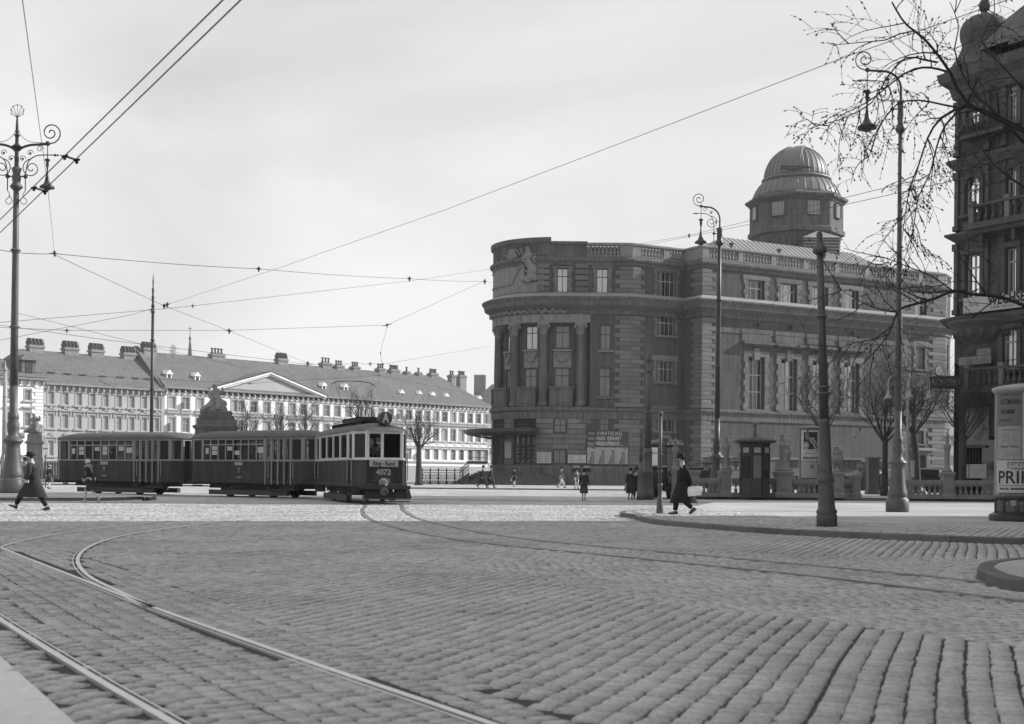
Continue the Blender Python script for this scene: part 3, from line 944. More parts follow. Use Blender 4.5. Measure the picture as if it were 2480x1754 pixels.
for xs in ((940, 1110), (1475, 1650)):
    fx = lambda x: 1140 + x / 5.8
    a = FU.px(fx(xs[0]), 640)[0]; c = FU.px(fx(xs[1]), 640)[0]
    for i in range(6):
        z = 20.25 + i * .62
        block(FU, a, c, z + .04, z + .50, 0, .14, hall)
# windows of the front
put_window(FU, *hF[0], hall, 2, (.66,), pm='pane_sky'); put_window(FU, *hF[1], hall, 2, (.66,), pm='pane_sky')
put_window(FU, *hF[2], hall, 2, (.62,)); put_window(FU, *hF[3], hall, 2, (.70,))
put_window(FU, *hF[4], hall, 2, (.5,)); put_window(FU, *hF[5], hall, 2, (.5,))
put_window(FU, *hF[6], hall, 2, (), pm='pane_mid', label='ground floor double window with dark lower panels')
g = MB()
for i in range(11):
    t = hF[7][0] + (hF[7][1] - hF[7][0]) * (i + .5) / 11
    FU.box(g, t - .03, t + .03, hF[7][2], hF[7][3], -.12, -.06)
g.build('cellar_grille', M['metal_dark'], hall)
for i, h in enumerate(hIn + w3):
    put_window(FUin, *h, hall, 2, (.70,), pm='pane_sky' if i in (0, 4) else 'pane_mid', o=-.15)
# festoon panels and balcony parapets between the columns
for (a, c, zc) in ((hIn[0][0], hIn[0][1], 0), (hIn[1][0], hIn[1][1], 0), (w3[0][0], w3[0][1], 0), (w3[2][0], w3[2][1], 0)):
    b = MB(); tm = (a + c) / 2; z0 = hIn[0][2] - .9
    FUin.box(b, a - .25, c + .25, hIn[0][2] - .22, hIn[0][2] - .02, 0, .28)
    FUin.box(b, a - .2, c + .2, hIn[2][3] + .1, hIn[0][2] - .25, 0, .08)
    for k in range(9):
        s = k / 8; tt = a + .1 + (c - a - .2) * s; zz_ = hIn[0][2] - .45 - .75 * math.sin(PI * s)
        p = FUin.P(tt, zz_, .16); b.ball(p, .17 + .08 * math.sin(PI * s), 7, 4)
    b.build('festoon_panel', M['relief'], hall)
cols_phi = [4.2 - 7.1, math.degrees(math.asin((4.2 - 3.2) / 6.4)), 42.6, 75.6, 108.6]
colT = [FU.px(1140 + 637 / 2.388, 760)[0], FU.px(1140 + 418 / 2.388, 760)[0], -R_C * math.radians(42.6), -R_C * math.radians(75.6), -R_C * math.radians(108.6)]
cm = MB(); r = .46; ZC = ZB1
prof = [(r * 1.35, 8.35), (r * 1.35, 8.6), (r * 1.18, 8.72), (r * 1.02, 8.8), (r, 9.0), (r * .98, 11.5), (r * .86, 15.7), (r * .95, 15.78), (r * .86, 15.85)]
def column(parent, p):
    b = MB(); b.smooth = True
    k = 20
    rings = []
    for rr, z in prof:
        ring = []
        for i in range(k * 2):
            fl = rr * (.94 if (i % 2 and 9.0 <= z <= 15.6) else 1.0)
            a = PI * i / k; ring.append((p.x + fl * math.cos(a), p.y + fl * math.sin(a), z))
        rings.append(ring)
    b.loft(rings)
    col = b.build('column', M['stone_dark'], parent)
    c = MB()
    c.lathe([(r * .82, 15.85), (r * .9, 16.1), (r * 1.1, 16.45), (r * 1.0, 16.5), (r * 1.25, 16.85)], (p.x, p.y, 0), 12)
    for ring, (z, rr) in enumerate(((16.05, r * .92), (16.42, r * 1.08))):
        for i in range(8):
            a = 2 * PI * (i + .5 * ring) / 8
            q_ = Vector((p.x + rr * math.cos(a), p.y + rr * math.sin(a), z))
            o_ = Vector((math.cos(a), math.sin(a), 0)); s_ = Vector((-math.sin(a), math.cos(a), 0))
            c.add([q_ - s_ * .13, q_ + s_ * .13, q_ + o_ * .14 + s_ * .07 + Vector((0, 0, .34)), q_ + o_ * .14 - s_ * .07 + Vector((0, 0, .34)), q_ + o_ * .22 + Vector((0, 0, .26))], [(0, 1, 2, 3), (3, 2, 4)])
    c.box(p.x - r * 1.3, p.x + r * 1.3, p.y - r * 1.3, p.y + r * 1.3, 16.85, ZB1 + .002)
    for sx in (-1, 1):
        for sy in (-1, 1): c.ball((p.x + sx * r * 1.2, p.y + sy * r * 1.2, 16.7), .16, 8, 4)
    c.build('capital', M['relief'], col)
    return col
for t in colT:
    column(hall, FU.P(t, 0, -.42))
for a, c in zip(colT[1:], colT[:-1]):       # balcony parapets standing between the columns
    b = MB(); z0, z1 = 8.35, 10.2
    FU.box(b, a + .75, c - .75, z0, z1, -.35, .1, seg=3); FU.box(b, a + .65, c - .65, z1, z1 + .2, -.45, .2, seg=3)
    FU.box(b, a + 1.0, c - 1.0, z0 + .3, z1 - .2, .1, .16, seg=3)
    b.build('balcony_parapet', M['stone_dark'], hall)
# antae at the recess edge
b = MB(); FU.box(b, tR - .95, tR - .35, 8.35, 16.8, -.86, -.45); FU.box(b, tR - 1.0, tR - .3, 16.8, 17.09, -.88, -.4); b.build('pilaster', M['stone_dark'], hall)
# attic over the rounded part: high parapet, inscription frame and relief
b = MB()
fx = lambda x: 1140 + x / 5.8
ta = FU.px(1334, 620)[0]
AT = [p for p in PATH[1:21]] + [FU.P(ta, 0).to_2d()]
sweep(b, AT, [(0, 24.0), (.06, 24.0), (.06, 25.35), (.3, 25.5), (.34, 25.95), (0, 26.0), (-.7, 26.0), (-.7, 24.0)])
b.build('attic_parapet', M['stone_dark'], hall)
b = MB(); sweep(b, [p for p in PATH[2:21]] + [FU.P(FU.px(1305, 620)[0], 0).to_2d()], [(.01, 20.3), (.06, 20.3), (.06, 25.3), (.01, 25.3)])
b.build('attic_facing', M['stone_pale'], hall)
b = MB()
tw0 = FU.px(fx(755), 640)[0]; tw1 = FU.px(fx(940), 640)[0]
# carved border of the great tablet
def arc_pts(t0, t1, z0, z1, n_=8): return [(t0 + (t1 - t0) * i / n_, z0 + (z1 - z0) * i / n_) for i in range(n_ + 1)]
L_ = -R_C * math.radians(86); Rr = tw0 - .15
bord = arc_pts(L_, Rr - 1.6, 21.2, 21.2) + [(Rr - 1.25, 21.35), (Rr - 1.0, 21.9), (Rr - .6, 22.6), (Rr - .2, 23.0), (Rr, 23.5), (Rr, 24.6)] + arc_pts(Rr - .3, -3.4, 24.9, 24.75, 6) + [(-3.7, 24.3), (-4.2, 24.9), (-5.1, 24.9), (-5.4, 24.2), (-6.0, 24.5), (-6.4, 24.0), (-7.4, 23.6), (-8.2, 23.1), (L_, 22.8)]
b.tube([FU.P(t, z, .12) for t, z in bord], .075, 5); b.tube([FU.P(t * .985 - .05, 22.9 + (z - 22.9) * .93, .1) for t, z in bord], .04, 5)
for t, z, r_ in ((-4.65, 24.55, .42), (-4.3, 24.2, .28), (-5.0, 24.15, .28), (-4.65, 23.95, .3)): b.ball(FU.P(t, z, .16), r_, 8, 5, 1, .5, 1)
for i in range(12): b.ball(FU.P(-3.2 + i * .24, 24.35 - .12 * math.sin(i / 11 * PI), .12), .1, 6, 4)
b.build('tablet_border', M['relief'], hall)
# relief group: standing and kneeling figure in a niche
b = MB(); FU.box(b, tw0, tw1, 21.3, 25.2, .05, .09, seg=2); b.build('relief_ground', M['render_dark'], hall)
b = MB(); b.smooth = True
tc_ = (tw0 + tw1) / 2
def rb(t, z, r_, sz=1.0): b.ball(FU.P(tc_ + t, z, .24), r_, 9, 6, 1, .7, sz)
rb(-.25, 24.75, .27, 1.2); rb(-.2, 24.0, .5, 1.2); rb(-.1, 23.3, .45, 1.3); rb(.25, 22.6, .55, 1.3); rb(.1, 22.0, .5, 1.2); rb(-.75, 22.9, .25, 1.2); rb(-.75, 22.3, .36, 1.3); rb(-.7, 21.75, .42); rb(-.2, 21.65, .45)
rb(.5, 23.7, .25, 1.6); rb(.45, 21.8, .4)
b.tube([FU.P(tc_ - .6, 24.1, .35), FU.P(tc_ - .75, 23.6, .42), FU.P(tc_ - .3, 23.35, .45)], [.14, .12, .1], 6)
b.tube([FU.P(tc_ - .7, 22.7, .35), FU.P(tc_ - .1, 22.3, .45), FU.P(tc_ + .3, 22.6, .42)], [.13, .11, .1], 6)
b.build('relief_figures', M['relief'], hall)
b = MB(); tl = fx(1125); tl2 = fx(1470)
ttl, ttr = FU.px(tl, 640)[0], FU.px(tl2, 640)[0]
FU.box(b, ttl, ttr, 23.15, 24.35, .0, .12); b.ball(FU.P((ttl + ttr) / 2, 23.8, .15), .28, 8, 5); b.build('attic_panel', M['stone_dark'], hall)
b = MB(); sweep(b, [FU.P(ta + .02, 0).to_2d(), Vector((4.2, D0)), Vector((4.2 + FU.px(1423, 600)[0], D0))], [(0, 24.0), (.05, 24.0), (.05, 25.2), (.22, 25.25), (.22, 25.55), (-.5, 25.55), (-.5, 24.0)]); b.build('parapet_block', M['stone_dark'], hall)
# carved frieze and inscription
b = MB()
for i in range(60):
    t = -R_C * math.radians(95) + i * .2
    if t > 1.2: break
    b.ball(FU.P(t, 18.25 + .12 * math.sin(i * 1.7), .3), .14 + .05 * random.random(), 6, 4)
b.build('carved_frieze', M['relief'], hall)
for i, ch in enumerate('URANIA'):
    t = -7.55 + i * 1.27
    lettering(ch, .95, FU.mat(t, 17.52, .115), M['ink_grey'], hall, 'letter', extrude=.01)
# --- balustrades on the parapet: rail, base, posts and single balusters
def baluster_mesh(h, r_, m, n=8):
    b = MB(); b.smooth = True
    b.box(-r_, r_, -r_, r_, 0, h * .07)
    b.lathe([(r_ * .6, h * .07), (r_ * .9, h * .16), (r_ * 1.0, h * .28), (r_ * .75, h * .42), (r_ * .45, h * .55), (r_ * .5, h * .58), (r_ * .42, h * .62), (r_ * .5, h * .78), (r_ * .75, h * .9), (r_ * .8, h * .93)], (0, 0, 0), n)
    b.box(-r_, r_, -r_, r_, h * .93, h)
    return b.mesh('baluster', m)
BAL = baluster_mesh(1.05, .17, M['stone_pale'])
def bal_bay(fr, a, c, z, n_, parent, me=BAL, o=-.1):
    for i in range(n_):
        s = link('baluster', me, parent); s.matrix_basis = fr.mat(a + (c - a) * (i + .5) / n_, z, o)
sweep_path = [Vector((4.2 + FU.px(1423, 600)[0], D0)), Pb, Pa, Ps, Pe, Pf]
moulding('parapet_base', [(.1, 24.0), (.12, 24.12), (-.4, 24.12), (-.4, 24.0)], path=sweep_path, m='stone_pale')
moulding('parapet_rail', [(.12, 25.17), (.2, 25.25), (.2, 25.4), (.1, 25.47), (-.42, 25.47), (-.42, 25.17), (.12, 25.17)], path=sweep_path, m='stone_pale')
moulding('inner_parapet', [(-1.1, 24.0), (-1.1, 25.2), (-1.5, 25.2), (-1.5, 24.0)], path=sweep_path, m='tile')
def post(fr, a, c, name='parapet_post'):
    b = MB(); fr.box(b, a, c, 24.12, 25.17, -.36, .08); b.build(name, M['stone_pale'], hall)
def tp(fr, c, x, y=900): p_ = c(x, y); return fr.px(*p_)[0]
a0, a1 = tp(FU, c1, 684, 160), tp(FU, c1, 866, 160)
post(FU, FU.px(1425, 600)[0], a0); bal_bay(FU, a0, a1, 24.12, 8, hall); post(FU, a1, TEND + .07)
bays = [(tp(FA, c1, 984, 160), tp(FA, c1, 1115, 170), 7), (tp(FA, c1, 1150, 170), tp(FA, c1, 1265, 190), 7)]
post(FA, -.07, bays[0][0]); post(FA, bays[0][1], bays[1][0]); post(FA, bays[1][1], 6.8)
for a, c, n_ in bays: bal_bay(FA, a, c, 24.12, n_, hall)
post(FR, 0.1, 3.15)
xs = [(52, 272), (310, 522), (560, 765), (805, 1000), (1038, 1228), (1265, 1452), (1512, 1636), (1668, 1785)]
prev = -.07
for i, (x0, x1) in enumerate(xs):
    a, c = tp(FS, c5, x0, 900), tp(FS, c5, x1, 1000)
    post(FS, prev, a); bal_bay(FS, a, c, 24.12, 9 if i < 6 else 7, hall); prev = c
post(FS, prev, 36.27); post(FE, -.07, .5); bal_bay(FE, .5, 2.6, 24.12, 6, hall); post(FE, 2.6, 3.0)
# --- window dressings
def surround(fr, h, parent, step=.38, w0=.42, w1=.3, th=.09, lintel=.55, sill=True, side=True):
    t0, t1, z0, z1 = h; n_ = max(2, round((z1 - z0) / step)); hh = (z1 - z0) / n_
    if side:
        for i in range(n_):
            w_ = w0 if i % 2 == 0 else w1
            for a, c in ((t0 - w_, t0), (t1, t1 + w_)):
                block(fr, a, c, z0 + i * hh + .008, z0 + (i + 1) * hh - .008, -.02, th, parent, 'surround_stone')
    if lintel: block(fr, t0 - w0 - .08, t1 + w0 + .08, z1 + .01, z1 + lintel, -.02, th + .02, parent, 'lintel')
    if sill: block(fr, t0 - w0, t1 + w0, z0 - .22, z0 - .02, -.02, .28, parent, 'sill')
for i, h in enumerate(hA[:4]):
    surround(FA, h, hall, sill=(i != 0)); put_window(FA, *h, hall, 4, (.62,), fm='frame_pale', pm='pane_mid', curtain='curtain', bar=.07)
    # shaped spandrel between the floors
surround(FU, hF[1], hall, step=.5, sill=False); surround(FU, hF[0], hall, step=.5, sill=False, lintel=.2)
for h in (hF[2], hF[3]): block(FU, h[0] - .3, h[1] + .3, h[2] - .22, h[2] - .02, -.02, .25, hall, 'sill')
for h in hS1:
    surround(FS, h, hall, step=.5, w0=.62, w1=.42, sill=False, lintel=.5); put_window(FS, *h, hall, 3, (.68,), fm='frame_white', pm='pane_mid', curtain='curtain', o=-.42, bar=.10)
for h in hS2:
    surround(FS, h, hall, step=.62, w0=.62, w1=.4, th=.12, lintel=0)
    t0, t1, z0, z1 = h; tm = (t0 + t1) / 2
    block(FS, t0 - .6, tm - .42, z1 + .0, z1 + .62, -.02, .13, hall, 'lintel'); block(FS, tm + .42, t1 + .6, z1, z1 + .62, -.02, .13, hall, 'lintel')
    block(FS, tm - .4, tm + .4, z1 - .35, z1 + .95, -.02, .22, hall, 'keystone')
    b = MB(); zz0 = z1 + 1.15
    FS.box(b, t0 - .75, t1 + .75, zz0, zz0 + .16, 0, .38); FS.box(b, t0 - .95, t1 + .95, zz0 + .16, zz0 + .42, 0, .62)
    FS.box(b, t0 - .8, t1 + .8, zz0 + .42, zz0 + 1.35, 0, .1); FS.box(b, t0 - .9, t1 + .9, zz0 + 1.35, zz0 + 1.8, 0, .14)
    b.build('window_hood', M['stone_dark'], hall)
    put_window(FS, t0, t1, z0, z1, hall, 4, (.34, .66), fm='frame_pale', pm='pane_dark', curtain='curtain', o=-.5, bar=.12, frame=.1)
    block(FS, t0 - .5, t1 + .5, z0 - .3, z0 - .02, -.02, .16, hall, 'sill')
for h in hS3[:3]:
    surround(FS, h, hall, step=.6); put_window(FS, *h, hall, 2, (.65,), fm='frame_pale', pm='pane_mid', o=-.4)
for h in hE: put_window(FE, *h, hall, 2, (.65,), pm='pane_dark')
h = hS3[3]; surround(FS, h, hall, step=.6, w0=.7, w1=.5, th=.16, lintel=.5, sill=False)
b = MB(); FS.box(b, h[0] - 1.1, h[1] + 1.1, h[3] + .55, h[3] + .85, 0, .6); FS.box(b, h[0] - .9, h[1] + .9, h[3] + .5, h[3] + .56, 0, .4); b.build('door_hood', M['stone_pale'], hall)
b = MB(); FS.box(b, h[0], h[1], .15, h[3], -.5, -.42); b.build('side_door', M['frame_dark'], hall)
for h in hV:
    b = MB()
    for k in range(4): FS.box(b, h[0] + .05, h[1] - .05, h[2] + .05 + k * (h[3] - h[2]) / 4, h[2] + .16 + k * (h[3] - h[2]) / 4, -.3, -.2)
    b.build('vent_grille', M['metal_dark'], hall)
# door in the facet: shop front with curved gable
h = hA[4]; b = MB(); t0, t1, z0, z1 = h
pts_ = [(t0 - .5, z1 + .1), (t0 - .2, z1 + .35), (t0 + .7, z1 + .45), (t0 + 1.1, z1 + .95), (t1 - 1.1, z1 + .95), (t1 - .7, z1 + .45), (t1 + .2, z1 + .35), (t1 + .5, z1 + .1)]
b.tube([FA.P(t, z, .2) for t, z in pts_], .14, 6); b.tube([FA.P(t, z - .14, .1) for t, z in pts_], .12, 6); b.build('door_gable', M['stone_pale'], hall)
put_window(FA, t0 + .1, t0 + 1.1, z0, z1 - .2, hall, 1, (.75,), pm='pane_sky', o=-.2); put_window(FA, t1 - 1.1, t1 - .1, z0, z1 - .2, hall, 1, (.75,), pm='pane_sky', o=-.2)
b = MB(); FA.box(b, t0 + 1.15, t1 - 1.15, z0, z1 - .1, -.3, -.22); b.build('front_door', M['frame_dark'], hall)
# --- entrance: steps, canopy, iron grilles and doors
b = MB()
for i in range(9):
    z = 1.5 - i * .155; o0 = 1.6 + i * .36
    tl_, tr_ = -R_C * math.radians(104) , hG[0][1] + .4 + i * .33
    FU.box(b, tl_, tr_, z - .155, z, -.2 if i == 0 else 0.0, o0, seg=8)
b.build('entrance_steps', M['stone_dark'], hall)
b = MB(); sweep(b, [FU.P(t, 0, 0) for t in np.linspace(-R_C * math.radians(100), hG[0][1] + .35, 14)], [(0, 5.35), (2.0, 5.4), (2.1, 5.55), (3.1, 5.6), (3.15, 5.95), (0, 6.1)])
for t in np.linspace(-R_C * math.radians(96), hG[0][1], 9): b.tube([FU.P(t, 5.0, .1), FU.P(t, 5.25, 1.6), FU.P(t, 5.5, 2.9)], [.06, .05, .04], 5)
b.build('entrance_canopy', M['metal_dark'], hall)
for h in (hG[0], hG[1]):
    b = MB(); k = 10
    for i in range(k + 1):
        t = h[0] + (h[1] - h[0]) * i / k
        FU.box(b, t - .025, t + .025, h[2], h[3], -.3, -.25)
    for i in range(k):
        for j in range(5):
            t = h[0] + (h[1] - h[0]) * (i + .5) / k; z = h[2] + (h[3] - h[2]) * (j + .5) / 5
            b.ball(FU.P(t, z, -.28), .08, 6, 4)
    b.build('iron_grille', M['metal_grey'], hall)
    b = MB(); k = 4
    for i in range(k):
        a = h[0] + (h[1] - h[0]) * i / k; c = h[0] + (h[1] - h[0]) * (i + 1) / k
        FU.box(b, a + .03, a + .12, 1.5, 5.2, -.32, -.2); FU.box(b, c - .12, c - .03, 1.5, 5.2, -.32, -.2); FU.box(b, a + .12, c - .12, 1.5, 2.5, -.3, -.24); FU.box(b, a + .12, c - .12, 4.2, 4.35, -.3, -.24)
        for j in range(4): b.ball(FU.P((a + c) / 2, 2.9 + j * .4, -.28), .11, 6, 4)
    b.build('entrance_door', M['frame_dark'], hall)
    link('door_glass', (lambda bb: bb)(pane_mesh(abs(h[1] - h[0]), 3.7).mesh('door_glass', M['pane_dark'])), hall).matrix_basis = FU.mat((h[0] + h[1]) / 2, 1.5, -.34)
# --- roofs behind the parapet
def rp_(t, o, z): return FS.P(t, z, o)
b = MB()
E_ = [rp_(1.0, -.9, 24.1), rp_(33, -.9, 24.1), rp_(33, -13, 24.1), rp_(1.0, -13, 24.1)]
Rg = [rp_(7.9, -6.6, 28.0), rp_(27.5, -6.6, 28.0)]
b.add(E_ + Rg, [(0, 1, 5, 4), (1, 2, 5), (2, 3, 4, 5), (3, 0, 4)])
b.build('hall_roof', M['tin'], hall)
k = 0
for i in range(1, 46):                      # standing seams
    t = 1.0 + 32 * i / 46
    f = min(1.0, (t - 1.0) / 6.9, (33 - t) / 5.5)
    lo = rp_(t, -.9, 24.13); hi = rp_(t, -.9 - 5.7 * f, 24.13 + 3.9 * f)
    b = MB(); b.tube([lo, hi], .05, 4); b.build('roof_seam', M['tin'], hall)
for i in range(1, 12):
    s = i / 12; a = E_[3].lerp(E_[0], s); apex = Rg[0]; f = min(1, 2 * min(s, 1 - s))
    b = MB(); b.tube([a + Vector((0, 0, .03)), a.lerp(a + (apex - E_[3].lerp(E_[0], .5)), f) + Vector((0, 0, .03))], .05, 4); b.build('roof_seam', M['tin'], hall)
for x, y in ((222, 808), (583, 852), (925, 890)):
    px_ = c5(x, y); t_, z_ = FS.px(px_[0], px_[1], -3); b = MB(); q_ = FS.P(t_, z_ - .1, -3)
    b.lathe([(.12, -.3), (.12, .35), (.28, .36), (.28, .5), (.0, .62)], q_, 8); b.build('roof_vent', M['metal_dark'], hall)
# --- observatory tower
TC = Vector((35.2, 165)); a8 = [PI / 8 + i * PI / 4 for i in range(8)]
rot8 = math.radians(10)
def octo(r_, z): return [(TC.x + r_ * math.cos(a + rot8), TC.y + r_ * math.sin(a + rot8), z) for a in a8]
b = MB(); b.loft([octo(5.2, 20), octo(5.2, 29.4), octo(5.6, 31.0)]); b.build('tower_shaft', M['stone_dark'], hall)
b = MB(); b.loft([octo(5.8, 31.0), octo(5.95, 31.0), octo(5.95, 31.5), octo(5.75, 31.7)]); b.build('tower_string_course', M['stone_dark'], hall)
for i in range(8):
    p0 = Vector(octo(5.72, 0)[i][:2]); p1 = Vector(octo(5.72, 0)[(i + 1) % 8][:2])
    F8 = Frame(p1, (p0 - p1)); Ln = (p1 - p0).length
    b = MB(); hh = (Ln / 2 - .8, Ln / 2 + .8, 32.9, 34.6); F8.wall(b, 0, Ln, 31.65, 34.9, [hh], .3); b.build('tower_wall', M['stone_dark'], hall)
    mid = (p0 + p1) / 2 - TC
    if mid.y < 2:
        put_window(F8, *hh, hall, 3, (), fm='frame_pale', pm='pane_mid', o=-.15)
        for j in range(4):
            block(F8, .02, .62 if j % 2 else .45, 31.75 + j * .66, 32.36 + j * .66, 0, .08, hall); block(F8, Ln - (.62 if j % 2 else .45), Ln - .02, 31.75 + j * .66, 32.36 + j * .66, 0, .08, hall)
        # corbel courses under the corners
        for j in range(7):
            s = link('quoin_stone', STONE, hall); q_ = Vector(octo(5.25, 0)[i][:2]); d = (q_ - TC).normalized()
            s.matrix_basis = Matrix(((-d.y, d.x, 0, q_.x), (d.x, d.y, 0, q_.y), (0, 0, 1, 24.6 + j * .62), (0, 0, 0, 1))) @ Matrix.Diagonal((2.0 if j % 2 else 1.6, .7, .54, 1))
b = MB(); b.loft([octo(5.3, 34.8), octo(5.8, 34.8), octo(5.95, 35.0), octo(6.3, 35.25), octo(6.35, 35.5), octo(6.0, 35.7), octo(5.5, 36.0)]); b.build('tower_cornice', M['stone_dark'], hall)
b = MB(); b.smooth = True
c8 = (TC.x, TC.y, 0)
b.lathe([(5.4, 35.8), (5.3, 36.1), (5.05, 36.7), (4.65, 37.3), (4.3, 37.7), (4.2, 37.8)], c8, 40); b.build('dome_skirt', M['dome'], hall)
b = MB(); b.smooth = True; b.lathe([(4.1, 37.7), (4.15, 37.95), (4.3, 38.0), (4.3, 38.2), (4.0, 38.35)], c8, 40); b.build('dome_collar', M['dome'], hall)
b = MB(); b.smooth = True
dome_p = [(3.97 * math.cos(a), 38.3 + 4.05 * math.sin(a)) for a in np.radians([0, 4, 10, 18, 27, 36, 46, 56, 66, 76, 84, 90])]
dome_p[-1] = (0.01, dome_p[-1][1])
b.lathe(dome_p, c8, 40); b.build('dome', M['dome'], hall)
for i in range(36):
    a = 2 * PI * i / 36
    if math.sin(a) > .35: continue
    b = MB(); b.tube([(TC.x + (r_ + .02) * math.cos(a), TC.y + (r_ + .02) * math.sin(a), z) for r_, z in dome_p[:-2]], .055, 4); b.build('dome_seam', M['dome'], hall)
    b = MB(); b.tube([(TC.x + (r_ + .02) * math.cos(a), TC.y + (r_ + .02) * math.sin(a), z) for r_, z in ((5.38, 35.95), (5.3, 36.1), (5.05, 36.7), (4.65, 37.3), (4.25, 37.72))], .05, 4); b.build('dome_seam', M['dome'], hall)
b = MB()                                     # observing slit shutter with its rims
sl = math.radians(-112)
for w_ in (-1.0, 1.0):
    s_ = Vector((-math.sin(sl), math.cos(sl), 0)) * w_
    b.tube([Vector((TC.x + (math.sqrt(max(.01, r_ * r_ - 1))) * math.cos(sl), TC.y + (math.sqrt(max(.01, r_ * r_ - 1))) * math.sin(sl), z + .03)) + s_ for r_, z in dome_p[2:-1]] + [Vector((TC.x, TC.y, 42.38)) + s_], .13, 5)
k_ = [(math.sqrt(max(.01, r_ * r_ - 1)), z) for r_, z in dome_p[2:-1]]
sv = Vector((-math.sin(sl), math.cos(sl), 0))
for (r0, z0), (r1, z1) in zip(k_[:-1], k_[1:]):
    c_, s_ = math.cos(sl), math.sin(sl)
    b.add([Vector((TC.x + (r0 + .2) * c_, TC.y + (r0 + .2) * s_, z0 + .08)) - sv, Vector((TC.x + (r0 + .2) * c_, TC.y + (r0 + .2) * s_, z0 + .08)) + sv, Vector((TC.x + (r1 + .2) * c_, TC.y + (r1 + .2) * s_, z1 + .08)) + sv, Vector((TC.x + (r1 + .2) * c_, TC.y + (r1 + .2) * s_, z1 + .08)) - sv], [(0, 1, 2, 3)])
b.build('dome_shutter', M['dome'], hall)
b = MB(); b.M = Matrix.Translation((TC.x - 1.7, TC.y - 4.0, 38.6)) @ Matrix.Rotation(.1, 4, 'Z'); b.box(-1.3, 2.6, -.1, .1, 0, .12); b.box(-1.3, 2.6, -.25, -.1, .3, .4); b.build('dome_gallery_rail', M['metal_dark'], hall)
# louvred lantern before the tower
b = MB(); LC = FS.P(19.5, 0, -9); LC = Vector((P(1980, 600, 158).x, 158)); wl = 2.15
b.prism([(LC.x - wl, LC.y - wl), (LC.x + wl, LC.y - wl), (LC.x + wl, LC.y + wl), (LC.x - wl, LC.y + wl)], 26.5, 27.6)
for k in range(5):
    z = 27.65 + k * .36
    for pts_ in ([(-1, -1), (1, -1)], [(1, -1), (1, 1)], [(-1, 1), (-1, -1)]):
        p0 = (LC.x + pts_[0][0] * wl, LC.y + pts_[0][1] * wl); p1 = (LC.x + pts_[1][0] * wl, LC.y + pts_[1][1] * wl)
        sweep(b, [Vector(p0), Vector(p1)], [(0, z), (.12, z), (-.12, z + .26), (-.14, z + .26)])
b.prism([(LC.x - wl + .3, LC.y - wl + .3), (LC.x + wl - .3, LC.y - wl + .3), (LC.x + wl - .3, LC.y + wl - .3), (LC.x - wl + .3, LC.y + wl - .3)], 27.6, 29.4)
b.loft([[(LC.x + sx * (wl + .2), LC.y + sy * (wl + .2), 29.4) for sx, sy in ((-1, -1), (1, -1), (1, 1), (-1, 1))], [(LC.x + sx * .05, LC.y + sy * .05, 30.6) for sx, sy in ((-1, -1), (1, -1), (1, 1), (-1, 1))]])
b.build('louvred_lantern', M['tin'], hall)
# roof hatch
b = MB(); q_ = P(2110, 640, 156); b.box(q_.x - 1.4, q_.x + 1.4, q_.y - .4, q_.y + .6, q_.z - .1, q_.z); b.box(q_.x - .2, q_.x - .1, q_.y, q_.y + .1, q_.z - 1.5, q_.z - .1); b.box(q_.x + .9, q_.x + 1., q_.y, q_.y + .1, q_.z - 1.5, q_.z - .1); b.build('roof_hatch', M['metal_dark'], hall)
# --- programme board and posters on the front
def board(fr, rect, m, name, parent, th=.06, o=.12, frame=None):
    b = MB(); fr.box(b, rect[0], rect[1], rect[2], rect[3], .0, o + th)
    ob = b.build(name, m, parent)
    if frame:
        f = MB(); w_ = .07
        fr.box(f, rect[0] - w_, rect[1] + w_, rect[3], rect[3] + w_, o, o + th + .03); fr.box(f, rect[0] - w_, rect[1] + w_, rect[2] - w_, rect[2], o, o + th + .03)
        fr.box(f, rect[0] - w_, rect[0], rect[2], rect[3], o, o + th + .03); fr.box(f, rect[1], rect[1] + w_, rect[2], rect[3], o, o + th + .03)
        f.build('board_frame', frame, ob if False else parent)
    return ob
c8x = lambda x, y: (1400 + x / 9.025, 1020 + y / 9.025)
rc = RR(FU, c8x, 198, 232, 1102, 552, .14)
pb = thing('programme_board', 'dark three line programme board reading HIMATSCHAL on the rounded hall', 'signboard', FU.P(rc[0], rc[2], .2), world_parts=True)
board(FU, rc, M['sign_dark'], 'board', pb)
for i, (small, big, y, sx) in enumerate((('TONFILM', 'H I M A T S C H A L', 275, .82), ('FRÜHLING', 'MARIE  GERHART', 385, .92), ('SONNTAG', 'RIESENGEBIRGE', 495, .94))):
    a = RR(FU, c8x, 222, y - 25, 355, y + 25, .2); c = RR(FU, c8x, 395, y - 35, 960, y + 35, .2)
    lettering(small, .34, FU.mat((a[0] + a[1]) / 2, (a[2] + a[3]) / 2, .2), M['paper_grey'], pb, 'small_lettering', width=a[1] - a[0], bold=.008)
    c = RR(FU, c8x, (415, 400, 390)[i], y - 35, (975, 940, 895)[i], y + 35, .2)
    lettering(big, .52, FU.mat((c[0] + c[1]) / 2, (c[2] + c[3]) / 2, .2), M['paper'], pb, 'lettering', width=c[1] - c[0], bold=.012)
rc = RR(FU, c8x, 198, 572, 1085, 938, .14)
pp = thing('poster_hoarding', 'wide hoarding of four repeated grey posters under the programme board', 'hoarding', FU.P(rc[0], rc[2], .2), world_parts=True)
board(FU, rc, M['paper_grey'], 'panel', pp, frame=M['sign_dark'])
w_ = (rc[1] - rc[0]) / 4
